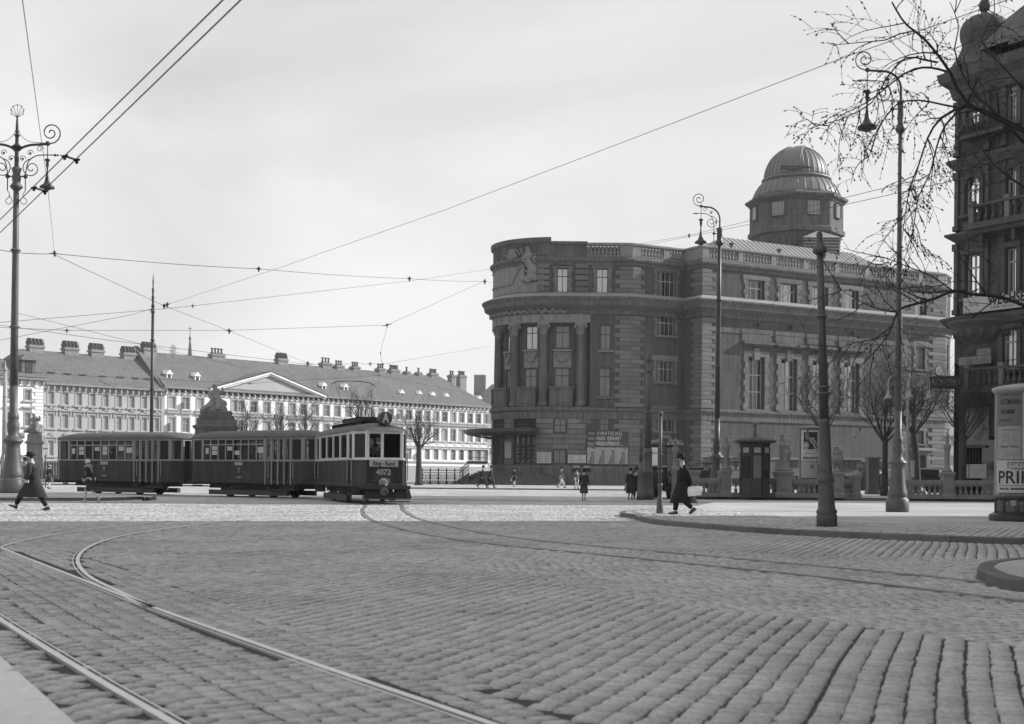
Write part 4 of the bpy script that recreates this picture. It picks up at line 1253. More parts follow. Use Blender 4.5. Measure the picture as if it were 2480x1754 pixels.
for i in range(4):
    b = MB(); t = rc[0] + w_ * (i + .5); zb = rc[2] + (.0 if i in (1, 2) else -.15)
    FU.box(b, t - .1 * w_, t + .02 * w_, max(rc[2], zb + .05), zb + 1.25, .18, .19); FU.box(b, t + .06 * w_, t + .2 * w_, max(rc[2], zb + .05), zb + 1.15, .18, .192)
    b.ball(FU.P(t, zb + 1.35, .18), .13, 7, 4, 1, .1); b.ball(FU.P(t + .13 * w_, zb + 1.3, .18), .12, 7, 4, 1, .1)
    p0 = FU.P(t - .5 * w_ + .03, zb + 2.1, .19); p1 = FU.P(t + .3 * w_, zb + 1.6, .19)
    b.add([p0, p1, p1 + Vector((0, 0, .38)), p0 + Vector((0, 0, .38))], [(0, 1, 2, 3)])
    pc = FU.P(t - .45 * w_, zb + .05, .185); b.add([pc, FU.P(t - .1 * w_, zb + 1.0, .185), FU.P(t - .1 * w_, max(rc[2], zb + .05), .185)], [(0, 1, 2)])
    b.build('poster_print', M['ink_grey'], pp)
def c9(x, y): return (1140 + x / 6.767, 960 + y / 6.767)
def notice(fr, rect, name, label, n_=6, m='paper', frame='sign_dark', cat='notice board', group='paper notices on the hall front'):
    t = thing(name, label, cat, fr.P(rect[0], rect[2], .2), world_parts=True, group=group)
    board(fr, rect, M[m], 'sheet', t, frame=M[frame]); b = MB()
    for i in range(n_):
        z = rect[3] - (rect[3] - rect[2]) * (i + .7) / (n_ + .4); ww = (rect[1] - rect[0])
        for s0, s1 in ((.08, .46), (.54, .92)):
            e = random.uniform(.6, 1)
            fr.box(b, rect[0] + ww * s0, rect[0] + ww * (s0 + (s1 - s0) * e), z, z + (rect[3] - rect[2]) * .035, o0 := .18, .187)
    b.build('print', M['ink_grey'], t); return t
notice(FU, RR(FU, c9, 1085, 910, 1318, 1096, .14), 'notice_board', 'white sheet of notices left of the ground floor window of the hall')
notice(FU, RR(FU, c9, 1592, 955, 1893, 1092, .14), 'notice_board', 'long white notice sheet right of the ground floor window of the hall')
notice(FU, RR(FU, c9, 1670, 1135, 1790, 1235, .2), 'showcase', 'left of the two small dark framed showcases on the hall plinth', 4, 'paper_grey', cat='showcase', group='showcases on the plinth')
notice(FU, RR(FU, c9, 1850, 1140, 1965, 1235, .2), 'showcase', 'right of the two small dark framed showcases on the hall plinth', 4, 'paper_grey', cat='showcase', group='showcases on the plinth')
tm_ = (hG[0][0] + hG[1][1]) / 2
notice(FU, (tm_ - .5, tm_ + .5, 2.9, 4.6), 'showcase', 'tall lit showcase between the two entrances under the canopy', 6, 'paper', cat='showcase', group='showcases on the plinth')
# arched cellar opening
# stair bridge with iron railing behind the rounded end
st = thing('iron_stair', 'dark iron landing and stair railing left of the entrance steps', 'stair', (-5, 139, 0), world_parts=True)
b = MB(); q0 = P(1131, 1117, 140); q1 = P(1181, 1117, 140)
b.box(q0.x, q1.x, 139, 141.5, q0.z - .25, q0.z); b.build('landing', M['metal_dark'], st)
b = MB(); zt_ = P(1140, 1092, 140).z
for i in range(26):
    x = q0.x + .25 + (q1.x - q0.x - .25) * i / 25; b.box(x - .02, x + .02, 139.1, 139.14, q0.z, zt_)
b.box(q0.x + .2, q1.x, 139.08, 139.16, zt_, zt_ + .07); b.box(q0.x + .2, q1.x, 139.08, 139.16, q0.z + .35, q0.z + .4); b.build('railing', M['metal_dark'], st)
b = MB(); e0 = P(1113, 1137, 139); e1 = P(1136, 1119, 139)
b.tube([e0, e1], .05, 5); b.tube([e0 - Vector((0, 0, .35)), e1 - Vector((0, 0, .35))], .04, 5)
for i in range(14):
    p = e0.lerp(e1, i / 13); b.tube([p, p - Vector((0, 0, 1.0))], .018, 4)
p = e0 - Vector((0, 0, 1.0)); b.add([p, e1 - Vector((0, 0, 1.1)), Vector((e1.x, 139, 0)), Vector((p.x, 139, 0)), p + Vector((0, 2, 0)), e1 + Vector((0, 2, -1.1)), Vector((e1.x, 141, 0)), Vector((p.x, 141, 0))], [(0, 1, 2, 3), (0, 4, 5, 1), (4, 7, 6, 5)])
b.build('stair_flight', M['metal_grey'], st)
# ================================================================== the long barracks along the far bank
KO = Vector((-79.2, 225.0)); KU = Vector((.673, .74)).normalized()
FK = Frame(KO, KU)
def kd(x, y): return (x / 3.384, 780 + y / 3.384)
def kc(x, y): return (560 + x / 3.384, 780 + y / 3.384)
KEAVE = FK.px(108, 927)[1];
def kt(x, o=0.0): return FK.px(x, 1000, o)[0]
def kz(x, y): return FK.px(x, y)[1]
# storeys measured at two columns of windows
def hollow(fr, name, label, t0, t1, zbase, zeave, holes, depthb, parent_cat, wallm, blocks=None, o=0.0):
    t = thing(name, label, 'barracks', fr.P((t0 + t1) / 2, 0, -8), world_parts=True, group='barracks wings on the far bank')
    b = MB(); fr.wall(b, t0, t1, zbase, zeave, holes, .35, o=o)
    for a, c in (((t0, o), (t0, -depthb)), ((t1, o), (t1, -depthb)), ((t0, -depthb), (t1, -depthb))):
        b.add([fr.P(a[0], zbase, a[1]), fr.P(c[0], zbase, c[1]), fr.P(c[0], zeave, c[1]), fr.P(a[0], zeave, a[1])], [(0, 1, 2, 3)])
    b.build('wall', M[wallm], t)
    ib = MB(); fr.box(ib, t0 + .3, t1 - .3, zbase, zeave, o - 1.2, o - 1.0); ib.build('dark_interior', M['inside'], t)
    return t
KFR = {}
def kwin(fr, t0, t1, z0, z1, parent, o=-.2, fancy=0, pm='pane_far'):
    put_window(fr, t0, t1, z0, z1, parent, 2, (.62,), fm='frame_pale', pm=pm, o=o, bar=.09, frame=.11)
    b = MB(); e = .14
    fr_ = Frame((0, 0), (-1, 0), n=(0, 1))       # local: x left, y out
    w = t1 - t0; h = z1 - z0
    key = (round(w, 2), round(h, 2), fancy)
    if key not in KFR:
        b.box(-w / 2 - .2, -w / 2, 0, .07, -.1, h + .1); b.box(w / 2, w / 2 + .2, 0, .07, -.1, h + .1)
        b.box(-w / 2 - .2, w / 2 + .2, 0, .07, h + .1, h + .3); b.box(-w / 2 - .5, w / 2 + .5, 0, .28, -.35, -.1)
        if fancy == 1:
            b.box(-w / 2 - .6, w / 2 + .6, 0, .3, h + .55, h + .75)
            b.tube([(-w / 2 - .4, .2, h + .75), (-w * .3, .2, h + .85), (-w * .2, .2, h + 1.25), (0, .2, h + 1.42), (w * .2, .2, h + 1.25), (w * .3, .2, h + .85), (w / 2 + .4, .2, h + .75)], .12, 5)
            b.box(-w * .3, w * .3, 0, .12, h + .6, h + 1.2); b.ball((0, .15, h + 1.0), .25, 6, 4)
            b.box(-w / 2 - .55, -w / 2 - .3, 0, .16, h * .9, h + .5); b.box(w / 2 + .3, w / 2 + .55, 0, .16, h * .9, h + .5)
        elif fancy == 2:
            b.box(-w / 2 - .5, w / 2 + .5, 0, .45, h + .75, h + 1.05)
        elif fancy == 3:
            b.box(-w / 2 - .5, w / 2 + .5, 0, .35, h + .55, h + .7)
            b.tube([(-w / 2 - .5, .2, h + .75), (0, .2, h + 1.3), (w / 2 + .5, .2, h + .75)], .11, 4)
        elif fancy == 4:
            b.tube([(-w / 2 - .3, .15, h + .42), (-w * .2, .15, h + .8), (0, .15, h + .92), (w * .2, .15, h + .8), (w / 2 + .3, .15, h + .42)], .1, 4); b.box(-w * .3, w * .3, 0, .1, h + .4, h + .75)
        KFR[key] = b.mesh('window_surround', M['k_white'] if fancy in (3,) else M['k_trim'])
    s = link('window_surround', KFR[key], parent); s.matrix_basis = fr.mat((t0 + t1) / 2, z0, 0)
# window heights from the middle wing (first columns)
zA = (kz(123, 978), kz(123, 946)); zB = (kz(122, 1036), kz(122, 1003)); zC = (kz(119, 1103), kz(119, 1068))
# --- middle wing
xcol = [(392, 440), (508, 558), (622, 668), (733, 780), (843, 887), (951, 995), (1055, 1100), (1160, 1202), (1260, 1302)]
t0m, t1m = kt(106), kt(1333 / 3.384)
holes = []; spec = []
for a, c in xcol:
    ta_, tb_ = kt(a / 3.384), kt(c / 3.384)
    for i, (z0, z1) in enumerate((zA, zB, zC)):
        holes.append((ta_, tb_, z0, z1)); spec.append((ta_, tb_, z0, z1, (4, 1, 1)[i]))
mid = hollow(FK, 'barracks_wing', 'grey plaster barracks wing with ornate window frames left of the pavilion', t0m, t1m, -3, KEAVE, holes, 16, 'b', 'k_wall')
for s in spec: kwin(FK, s[0], s[1], s[2], s[3], mid, fancy=s[4], pm='pane_sky' if random.random() < .25 else 'pane_far')
def cornice(fr, t0, t1, z, parent, bracket=1.15, m='k_trim', up=1.0, o=0):
    pts = [fr.P(t0, 0, o).to_2d(), fr.P(t1, 0, o).to_2d()]
    b = MB(); sweep(b, pts, [(0, z - 1.5), (.12, z - 1.45), (.12, z - 1.3), (.05, z - 1.28)]); sweep(b, pts, [(0, z - .35), (.8, z - .3), (.9, z - .02), (.75, z), (0, z + .05)]); b.build('cornice', M[m], parent)
    n_ = int((t1 - t0) / bracket); b = MB()
    for i in range(n_):
        t = t0 + (t1 - t0) * (i + .5) / n_; fr.box(b, t - .15, t + .15, z - 1.05, z - .35, o, o + .5)
    ob = b.build('cornice_brackets', M[m], parent); ob['kind'] = 'stuff'
cornice(FK, t0m, t1m, KEAVE, mid)
KR = kz(70, 845); KRh = FK.px(230, 870, -9)[1]
def gable_roof(fr, t0, t1, ze, zr, depth, parent, hl=0, hr=0, m='tile', o=.8):
    b = MB(); E = [fr.P(t0, ze, o), fr.P(t1, ze, o), fr.P(t1, ze, -depth - o), fr.P(t0, ze, -depth - o)]
    A_, B_ = fr.P(t0 + hl, zr, -depth / 2), fr.P(t1 - hr, zr, -depth / 2)
    b.add(E + [A_, B_], [(0, 1, 5, 4), (1, 2, 5), (2, 3, 4, 5), (3, 0, 4)]); r_ = b.build('roof', M[m], parent)
    return r_
zr_m = FK.px(260, 862, -8)[1]
rf_m = gable_roof(FK, t0m - 6, t1m + .2, KEAVE, zr_m, 16, mid, hl=5.5)
def dormer(fr, x, y, parent, w=1.3, h=1.3, o=-1.6, pale=False, pm='pane_dark', flat=False):
    t, z = fr.px(x, y, o)
    b = MB(); fr.box(b, t - w / 2, t + w / 2, z - .4, z + h, o - 3.5, o); b.build('dormer', M['k_white'] if pale else M['tile'], parent)
    b = MB(); p = [fr.P(t - w / 2 - .25, z + h - .1, o + .15), fr.P(t + w / 2 + .25, z + h - .1, o + .15), fr.P(t, z + h + (.05 if flat else .7), o + .15)]
    q = [fr.P(t - w / 2 - .25, z + h - .1, o - 4), fr.P(t + w / 2 + .25, z + h - .1, o - 4), fr.P(t, z + h + (.05 if flat else .7), o - 4)]
    b.add(p + q, [(0, 1, 2), (0, 2, 5, 3), (1, 4, 5, 2), (3, 4, 1, 0)]); b.build('dormer_roof', M['k_white'] if pale else M['tile'], parent)
    b = MB(); fr.box(b, t - w / 2 + .25, t + w / 2 - .25, z, z + h - .2, o, o + .04); b.build('dormer_window', M[pm], parent)
for x, y in ((425, 432), (555, 443), (682, 452), (845, 462), (993, 470), (1118, 477), (1212, 482)):
    dormer(FK, x / 3.384, 780 + y / 3.384, mid, w=.95, h=.5, flat=True)
# --- chimneys (things on the roof ridge)
def chimney(x, y0, y1, w_px, o, pots, label, pot_h=1.0):
    t, zt = FK.px(x, y0, o); _, zb = FK.px(x, y1, o); D = FK.P(t, 0, o).y; w = w_px * D / FOC * .95
    c = thing('chimney_stack', label, 'chimney', FK.P(t, zb, o), world_parts=True, group='chimneys of the barracks')
    b = MB(); FK.box(b, t - w / 2, t + w / 2, zb - 2.5, zt, o - .7, o + .7); b.build('shaft', M['brick'], c)
    b = MB(); FK.box(b, t - w / 2 - .15, t + w / 2 + .15, zt - .5, zt - .15, o - .85, o + .85); b.build('corbel', M['brick'], c)
    for i in range(pots):
        tt = t - w / 2 + w * (i + .5) / pots; b = MB(); p = FK.P(tt, zt, o)
        if pot_h < .95: b.lathe([(.34, 0), (.2, .35), (.18, pot_h), (.32, pot_h + .02), (.32, pot_h + .2)], p, 6)
        else: b.M = Matrix.Translation(p); b.box(-.5, .5, -.5, .5, 0, .3); b.loft([[(-.6, -.5, .3), (.6, -.5, .3), (.6, .5, .3), (-.6, .5, .3)], [(-.28, -.5, 1.15), (.28, -.5, 1.15), (.28, .5, 1.15), (-.28, .5, 1.15)]])
        b.build('chimney_pot', M['chim'], c)
ch = [(288, 190, 235, 132, 4, 1.1), (575, 210, 258, 128, 4, 1.1), (788, 228, 272, 118, 4, 1.1), (1050, 252, 295, 118, 4, 1.1), (1216, 215, 265, 122, 4, 1.1), (1776, 262, 305, 128, 4, .9)]
word = ['leftmost', 'second', 'third', 'fourth', 'fifth', 'sixth', 'seventh', 'eighth', 'ninth', 'tenth', 'eleventh', 'twelfth', 'thirteenth', 'fourteenth', 'fifteenth', 'sixteenth']
cl = [(x / 3.384, 780 + a / 3.384, 780 + b_ / 3.384, w / 3.384, n_, h_) for x, a, b_, w, n_, h_ in ch]
ch2 = [(410, 300, 352, 100, 4, 1.0), (772, 335, 380, 98, 3, .9), (880, 355, 400, 78, 3, .8), (1013, 365, 412, 72, 3, .8), (1222, 380, 432, 72, 3, .8), (1331, 390, 442, 98, 5, .8), (1437, 405, 448, 42, 1, .8), (1534, 412, 456, 40, 1, .8), (1652, 420, 468, 82, 4, .8), (1806, 435, 482, 50, 2, .8), (1886, 438, 486, 78, 4, .8)]
cl += [(560 + x / 3.384, 780 + a / 3.384, 780 + b_ / 3.384, w / 3.384, n_, h_) for x, a, b_, w, n_, h_ in ch2]
for i, c_ in enumerate(cl):
    if i < 15: lab = '%s brick chimney stack from the left on the barracks ridge' % word[i]
    elif i == 15: lab = 'brick chimney stack next to the last one on the right of the barracks ridge'
    else: lab = 'rightmost brick chimney stack on the barracks ridge near the hall'
    chimney(c_[0], c_[1], c_[2], c_[3], -8 if i < 5 else -9, c_[4], lab, c_[5])
# --- pavilion (right wing), joints of the facing drawn as blocks where near enough
t1p = kt(1182); t0p = t1m
zeR = FK.px(480, 945)[1]
zP = [(kz(417, 990), kz(417, 961)), (kz(415, 1046), kz(415, 1011)), (kz(415, 1102), kz(415, 1070))]
holes = []; spec = []
xs1 = [(1382, 1436), (1496, 1550), (1615, 1665), (1752, 1800)]
cols_ = [(kt(a / 3.384), kt(c / 3.384)) for a, c in xs1]
xs2 = [(52, 106), (163, 212), (270, 318), (373, 420), (478, 524), (572, 615), (670, 712), (762, 804), (852, 892), (1210, 1252), (1290, 1326), (1366, 1402), (1442, 1476), (1520, 1556), (1592, 1626), (1664, 1698), (1735, 1768), (1806, 1838), (1874, 1906), (1944, 1975), (2012, 2042), (2078, 2106)]
cols_ += [(kt(560 + a / 3.384), kt(560 + c / 3.384)) for a, c in xs2]
cols_.insert(len(xs1), (cols_[3][0] + 4.15, cols_[3][1] + 4.1))
for x in (945, 1035, 1122): cols_.append((kt(560 + x / 3.384), kt(560 + (x + 40) / 3.384)))
wmed = 1.55
for a, c in cols_:
    m_ = (a + c) / 2; a, c = m_ - wmed / 2, m_ + wmed / 2
    for i, (z0, z1) in enumerate(zP): holes.append((a, c, z0, z1)); spec.append((a, c, z0, z1, (0, 2, 3)[i]))
zeP = KEAVE - .25
pav = hollow(FK, 'barracks_pavilion', 'pale barracks pavilion with a triangular gable and block facing', t0p, t1p, -4, zeP, holes, 18, 'b', 'k_white')
for s in spec:
    kwin(FK, s[0], s[1], s[2], s[3], pav, fancy=s[4], pm=random.choice(['pane_far', 'pane_far', 'pane_mid', 'pane_dark']))
for s in random.sample(spec[:60], 14):
    b = MB(); h_ = s[3] - s[2]; FK.box(b, s[0] - .02, s[0] + .05, s[2] + .05, s[2] + h_ * .6, 0, .75); b.build('open_sash', M['frame_pale'], pav)
cornice(FK, t0p, t1p, zeP + .9, pav, bracket=1.3)
zr_p = FK.px(700, 881, -9)[1]
rf_p = gable_roof(FK, t0p, t1p + 1, zeP + .9, zr_p, 18, pav, hl=0, hr=8)
b = MB()   # parapet wall between the two roofs
FK.box(b, t0p - .5, t0p + .5, KEAVE - 1, KEAVE, -17, .3)
b.add([FK.P(t0p - .5, KEAVE, 1.0), FK.P(t0p + .5, KEAVE, 1.0), FK.P(t0p + .5, zr_p + .9, -9), FK.P(t0p - .5, zr_p + .9, -9), FK.P(t0p - .5, KEAVE, -17), FK.P(t0p + .5, KEAVE, -17)], [(0, 1, 2, 3), (3, 2, 5, 4), (0, 3, 4), (1, 5, 2)])
b.build('fire_wall', M['tile'], pav)
b = MB(); FK.box(b, t0p - .35, t0p + .35, -3, KEAVE - .4, 0, .12); b.build('drain_pipe', M['k_trim'], pav)
# horizontal and vertical joints of the block facing: courses of thin facing slabs on the near bays
def facing(ta_, tb_):
    z = -1.0; k = 0; h_ = .62; n_ = 0
    hs = [h for h in holes if h[1] > ta_ and h[0] < tb_]
    while z < zeP - 1.4:
        pos = ta_ + (1.0 if k % 2 else 0)
        while pos < tb_ - .2:
            e = min(pos + 2.0, tb_)
            if not any(h[0] - .35 < e and h[1] + .35 > pos and h[2] - .4 < z + h_ and h[3] + .45 > z for h in hs):
                block(FK, pos + .04, e - .04, z + .04, z + h_ - .04, -.02, .07, pav, 'facing_block', STONE_K); n_ += 1
            pos = e
        z += h_; k += 1
    return n_
facing(t0p + .5, kt(640))
# gable with its tympanum
ga, gb = kt(1700 / 3.384), kt(560 + 755 / 3.384); gz0 = zeP + .95; gm = (ga + gb) / 2; gz1 = FK.px(560 + 318 / 3.384, 780 + 412 / 3.384, .5)[1]
b = MB(); b.add([FK.P(ga + 1, gz0, .25), FK.P(gb - 1, gz0, .25), FK.P(gm, gz1 - .5, .25)], [(0, 1, 2)]); b.build('tympanum', M['k_wall'], pav)
b = MB()
for (a, c) in ((ga, gm), (gb, gm)):
    p = [FK.P(a, gz0, .2), FK.P(c, gz1, .2)]
    for o0, o1, d0, d1 in ((.2, 1.0, -.35, .0), (.2, .7, -.7, -.35)):
        b.hexa([FK.P(a, gz0 + d0, o1), FK.P(c, gz1 + d0, o1), FK.P(c, gz1 + d0, o0), FK.P(a, gz0 + d0, o0), FK.P(a, gz0 + d1, o1), FK.P(c, gz1 + d1, o1), FK.P(c, gz1 + d1, o0), FK.P(a, gz0 + d1, o0)])
b.build('gable_moulding', M['k_white'], pav)
b = MB(); b.add([FK.P(ga - .5, gz0, 1.1), FK.P(gm, gz1 + .15, 1.1), FK.P(gb + .5, gz0, 1.1), FK.P(gm, gz1 + .15, -7.5), FK.P(ga - .5, gz0, -1), FK.P(gb + .5, gz0, -1)], [(0, 1, 3, 4), (1, 2, 5, 3)]); b.build('gable_roof', M['tile'], pav)
for x, y in ((1388, 465), (1618, 482)): dormer(FK, x / 3.384, 780 + y / 3.384, pav, w=1.1, h=.95, pale=True)
for x, y in ((762, 558), (940, 568), (1400, 615), (1547, 622), (1655, 632), (1767, 642), (2037, 660)): dormer(FK, 560 + x / 3.384, 780 + y / 3.384, pav, w=1.1, h=.95, pale=True)
b = MB(); FK.box(b, t0p, t1p, kz(1000, 1117) - .3, kz(1000, 1117), 0, .25); FK.box(b, t0p, t1p, zP[1][0] - 1.9, zP[1][0] - 1.6, 0, .2); FK.box(b, t0p, t1p, -4, kz(1000, 1128), 0, .15); b.build('string_course', M['k_trim'], pav)
# --- left wing, standing slightly forward
FL = Frame(KO + FK.n * 1.6 , KU)
tL1 = FL.px(103, 1000)[0]; tL0 = tL1 - 40; zeL = FL.px(60, 915)[1]
holes = []; spec = []
wins = [((60, 108), (555, 636)), ((203, 252), (560, 645)), ((52, 104), (742, 850)), ((198, 246), (748, 855)), ((58, 108), (1060, 1110)), ((203, 250), (1000, 1050))]
zLw = [(FL.px(66, 780 + 642 / 3.384)[1], FL.px(66, 780 + 558 / 3.384)[1]), (FL.px(66, 780 + 853 / 3.384)[1], FL.px(66, 780 + 745 / 3.384)[1]), (-.6, 2.6)]
for xa, xb in ((203, 252), (60, 108), (-85, -37)):
    a, c = FL.px(xa / 3.384, 1000)[0], FL.px(xb / 3.384, 1000)[0]
    for i, (z0, z1) in enumerate(zLw): holes.append((a, c, z0, z1)); spec.append((a, c, z0, z1, (0, 2, 2)[i]))
lw = hollow(FL, 'corner_house', 'white plaster house with a broad dormer at the far left behind the lamp', tL0, tL1, -3, zeL, holes, 18, 'b', 'k_white')
lw['category'] = 'building'; del lw['group']
for s in spec: kwin(FL, s[0], s[1], s[2], s[3], lw, fancy=s[4], pm='pane_mid')
cornice(FL, tL0, tL1 + .6, zeL, lw, bracket=1.3)
zrl = FL.px(40, 848, -9)[1]
gable_roof(FL, tL0, tL1 + .8, zeL + .1, zrl, 18, lw, hr=9)
z = -2.0; k = 0
while z < zeL - 1.4:
    block(FL, tL1 - (2.0 if k % 2 else 1.4), tL1 + .05, z + .03, z + .55, -.02, .14, lw, 'quoin_stone', STONE_K); z += .6; k += 1
t, z = FL.px(70, 906, -.5); b = MB(); FL.box(b, t - 1.25, t + 1.25, z - .5, z + 2.3, -5, -.5); b.build('dormer', M['tile'], lw)
b = MB(); b.add([FL.P(t - 1.7, z + 2.3, 0), FL.P(t + 1.7, z + 2.3, 0), FL.P(t + .6, z + 3.3, -1.0), FL.P(t - .6, z + 3.3, -1.0), FL.P(t + 1.6, z + 2.6, -7), FL.P(t - 1.6, z + 2.6, -7)], [(0, 1, 2, 3), (1, 4, 2), (0, 3, 5), (3, 2, 4, 5)]); b.build('dormer_roof', M['tile'], lw)
put_window(FL, t - .6, t + .6, z + .1, z + 1.9, lw, 2, (.65,), pm='pane_dark', o=-.42)
# --- things on and behind the roofs
tm = thing('roof_antenna_mast', 'telegraph mast with rows of insulators on the barracks roof', 'mast', P(419, 864, 233), world_parts=True)
b = MB(); b.tube([P(419, 870, 236), P(419, 834, 236)], .06, 5); b.build('pole', M['wire'], tm)
for i in range(6):
    b = MB(); y = 839 + i * 3.6; w_ = 7.0 - (0 if i else 1.5); b.tube([P(419 - w_, y, 236), P(419 + w_, y, 236)], .03, 4)
    for j in range(5): b.ball(P(419 - w_ + 2 * w_ * j / 4, y - .8, 236), .07, 5, 3)
    b.build('crossarm', M['wire'], tm)
sp = thing('church_spire', 'slender church spire rising behind the barracks roof', 'spire', P(460, 900, 330), world_parts=True)
b = MB(); q = P(460, 868, 330); b.lathe([(.75, -6), (.62, 0), (.35, 3.0), (.12, 4.6), (.35, 4.7), (.30, 4.95), (.07, 5.1)], q, 8, sx=1); b.build('spire_roof', M['tile'], sp)
b = MB(); q2 = P(460, 818, 330); b.lathe([(.1, -1), (.28, -.3), (.3, 0), (.1, .3), (.05, 2.2), (.04, 2.9)], q2, 6); b.lathe([(.5, -6.5), (.12, -1)], q2, 8); b.box(q2.x - .35, q2.x + .35, q2.y - .05, q2.y + .05, q2.z + 2.2, q2.z + 2.4); b.build('cross', M['tile'], sp)
# house beyond the right end of the barracks
rh = thing('far_house', 'pale house with a dark roof just left of the rounded hall', 'building', P(1190, 1000, 330), world_parts=True)
b = MB(); q = P(1180, 1000, 332); b.box(q.x - 4, q.x + 22, 332, 345, -3, P(1180, 985, 332).z); b.build('wall', M['k_white'], rh)
b = MB(); z0 = P(1180, 985, 332).z; b.add([(q.x - 5, 331, z0), (q.x + 23, 331, z0), (q.x + 23, 338, z0 + 6), (q.x + 1, 338, z0 + 6)], [(0, 1, 2, 3)]); b.add([(q.x - 5, 331, z0), (q.x + 1, 338, z0 + 6), (q.x - 5, 345, z0)], [(0, 1, 2)]); b.build('roof', M['tile'], rh)
b = MB(); z2 = z0 + 8.5; b.box(q.x - 3.6, q.x - .6, 339, 342, z0 + 3, z2); b.build('chimney', M['brick'], rh)
for x in (1170, 1182):
    for y in (1013, 1050, 1090):
        p = P(x, y, 331.8); fr_ = Frame((p.x, 331.9), (1, 0)); put_window(fr_, -.8, .8, p.z - 1.2, p.z + 1.2, rh, 2, (.6,), fm='frame_pale', pm='pane_far', o=.05)
# houses seen in the gap on the right
for i, (x0, x1, yt, D, lab) in enumerate(((2296, 2330, 990, 260, 'sunlit pale house in the gap right of the hall, lower one'), (2310, 2345, 960, 300, 'sunlit pale house in the gap right of the hall, farther one'))):
    q0, q1 = P(x0, yt, D), P(x1, yt, D); h_ = thing('gap_house', lab, 'building', (q0.x, D, 0), world_parts=True)
    b = MB(); b.box(q0.x, q1.x + 20, D, D + 12, -1, q0.z); b.build('wall', M['k_white'], h_)
    b = MB(); b.box(q0.x - .3, q1.x + 20, D - .4, D, q0.z - .5, q0.z); b.build('cornice', M['k_trim'], h_)
    fr_ = Frame((q0.x, D), (1, 0))
    for r_ in range(3):
        for c_ in range(2): put_window(fr_, .6 + c_ * 1.9, 1.6 + c_ * 1.9, q0.z - 3.5 - r_ * 3.8, q0.z - 1.6 - r_ * 3.8, h_, 2, (.6,), fm='frame_pale', pm='pane_far', o=.05)
# ================================================================== dark corner house on the right
cH = thing('corner_building', 'dark apartment house with oriel, balconies and an onion dome at the right edge', 'building', (26, 67, 0), world_parts=True)
CU = Vector((.513, -.858)).normalized()
k0 = uv(2312, 800)[0] / FOC
DQ = 77.0; KQ = DQ / 67.0
CO = Vector((k0 * DQ, DQ)); FC = Frame(CO, CU)
def cz(x, y): return FC.px(x, y)[1]
def ct(x): return FC.px(x, 700)[0]
Ltot = 16.5
def a4(x, y): return (2280 + x / 4.51, 320 + y / 4.51)
def a1(x, y): return (2280 + x / 5.075, 640 + y / 5.075)
def a3(x, y): return (2280 + x / 5.075, y / 5.075)
h1 = RR(FC, a4, 270, 465, 425, 890); h2 = RR(FC, a4, 715, 400, 826, 870)
h3 = RR(FC, a4, 275, 1340, 428, 1805); h4 = RR(FC, a4, 712, 1290, 826, 1760)
h5 = RR(FC, a1, 765, 805, 936, 1290)
h6 = RR(FC, a3, 318, 1362, 482, 1545); h7 = RR(FC, a3, 800, 1010, 935, 1500)
h2 = (h2[0], h2[1], h1[2], h1[3]); h4 = (h4[0], h4[1], h3[2], h3[3])
h8 = (h2[0] + 3.0, h2[1] + 3.0, h1[2], h1[3]); h9 = (h4[0] + 3.0, h4[1] + 3.0, h3[2], h3[3]); h10 = (h5[0] + 3.0, h5[1] + 3.0, h5[2], h5[3])
HZ = P(2300, 165, DQ).z
holes = [h1, h2, h3, h4, h5, h6, h7, h8, h9, h10]
LP = 1.9 * KQ # oriel part ends here
b = MB(); FC.wall(b, 0, Ltot, cz(2340, 880), HZ, holes, .45); FC.wall(b, 0.35, Ltot, 0.1, cz(2340, 880), holes + [(.6, 3.6, .3, 3.6), (4.4, 8.0, .3, 3.6), (9, 12, .3, 3.6)], .45, o=-.02)
# the other faces of the block, forming the body that shades the street
C0 = FC.P(0, 0); C1 = FC.P(Ltot, 0); bk_ = Vector((.858, .513))
body = [C0.to_2d(), C1.to_2d(), C1.to_2d() + bk_ * 14, C0.to_2d() + bk_ * 14]
for p, q in ((body[1], body[2]), (body[2], body[3]), (body[3], body[0])):
    b.add([(p.x, p.y, .1), (q.x, q.y, .1), (q.x, q.y, HZ), (p.x, p.y, HZ)], [(0, 1, 2, 3)])
b.build('wall', M['shop'], cH)
b = MB(); b.add([(p.x, p.y, HZ + .6) for p in body] + [((body[0] + body[2]) / 2).to_3d() + Vector((-2, -1, HZ + 7)), ((body[0] + body[2]) / 2).to_3d() + Vector((2, 1, HZ + 7))], [(0, 1, 4), (1, 2, 5, 4), (2, 3, 5), (3, 0, 4, 5)]); b.build('roof', M['tile'], cH)
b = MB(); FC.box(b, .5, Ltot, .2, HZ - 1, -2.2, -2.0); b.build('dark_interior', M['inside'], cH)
def m5(name, prof, t0=0, t1=Ltot, m='shop_stone'):
    b = MB(); sweep(b, [FC.P(t0, 0, -1.5).to_2d() + CU * 0 , FC.P(t0, 0).to_2d(), FC.P(t1, 0).to_2d()], prof); return b.build(name, M[m], cH)
za = cz(2320, 180); m5('main_cornice', [(0, za - 1.6), (.15, za - 1.5), (.3, za - .9), (.7, za - .5), (.8, za), (.55, za + .1), (0, za + .3)])
zb = cz(2320, 395); m5('string_course', [(0, zb - .5), (.12, zb - .4), (.4, zb - .05), (.42, zb + .1), (0, zb + .25)])
zc_ = cz(2320, 572); m5('string_course', [(0, zc_ - .4), (.12, zc_ - .3), (.45, zc_ - .02), (.45, zc_ + .1), (0, zc_ + .2)])
zd = cz(2320, 778); m5('oriel_cornice', [(0, zd - .5), (.3, zd - .4), (.55, zd - .05), (.6, zd + .12), (0, zd + .3)])
ze_ = cz(2330, 905)
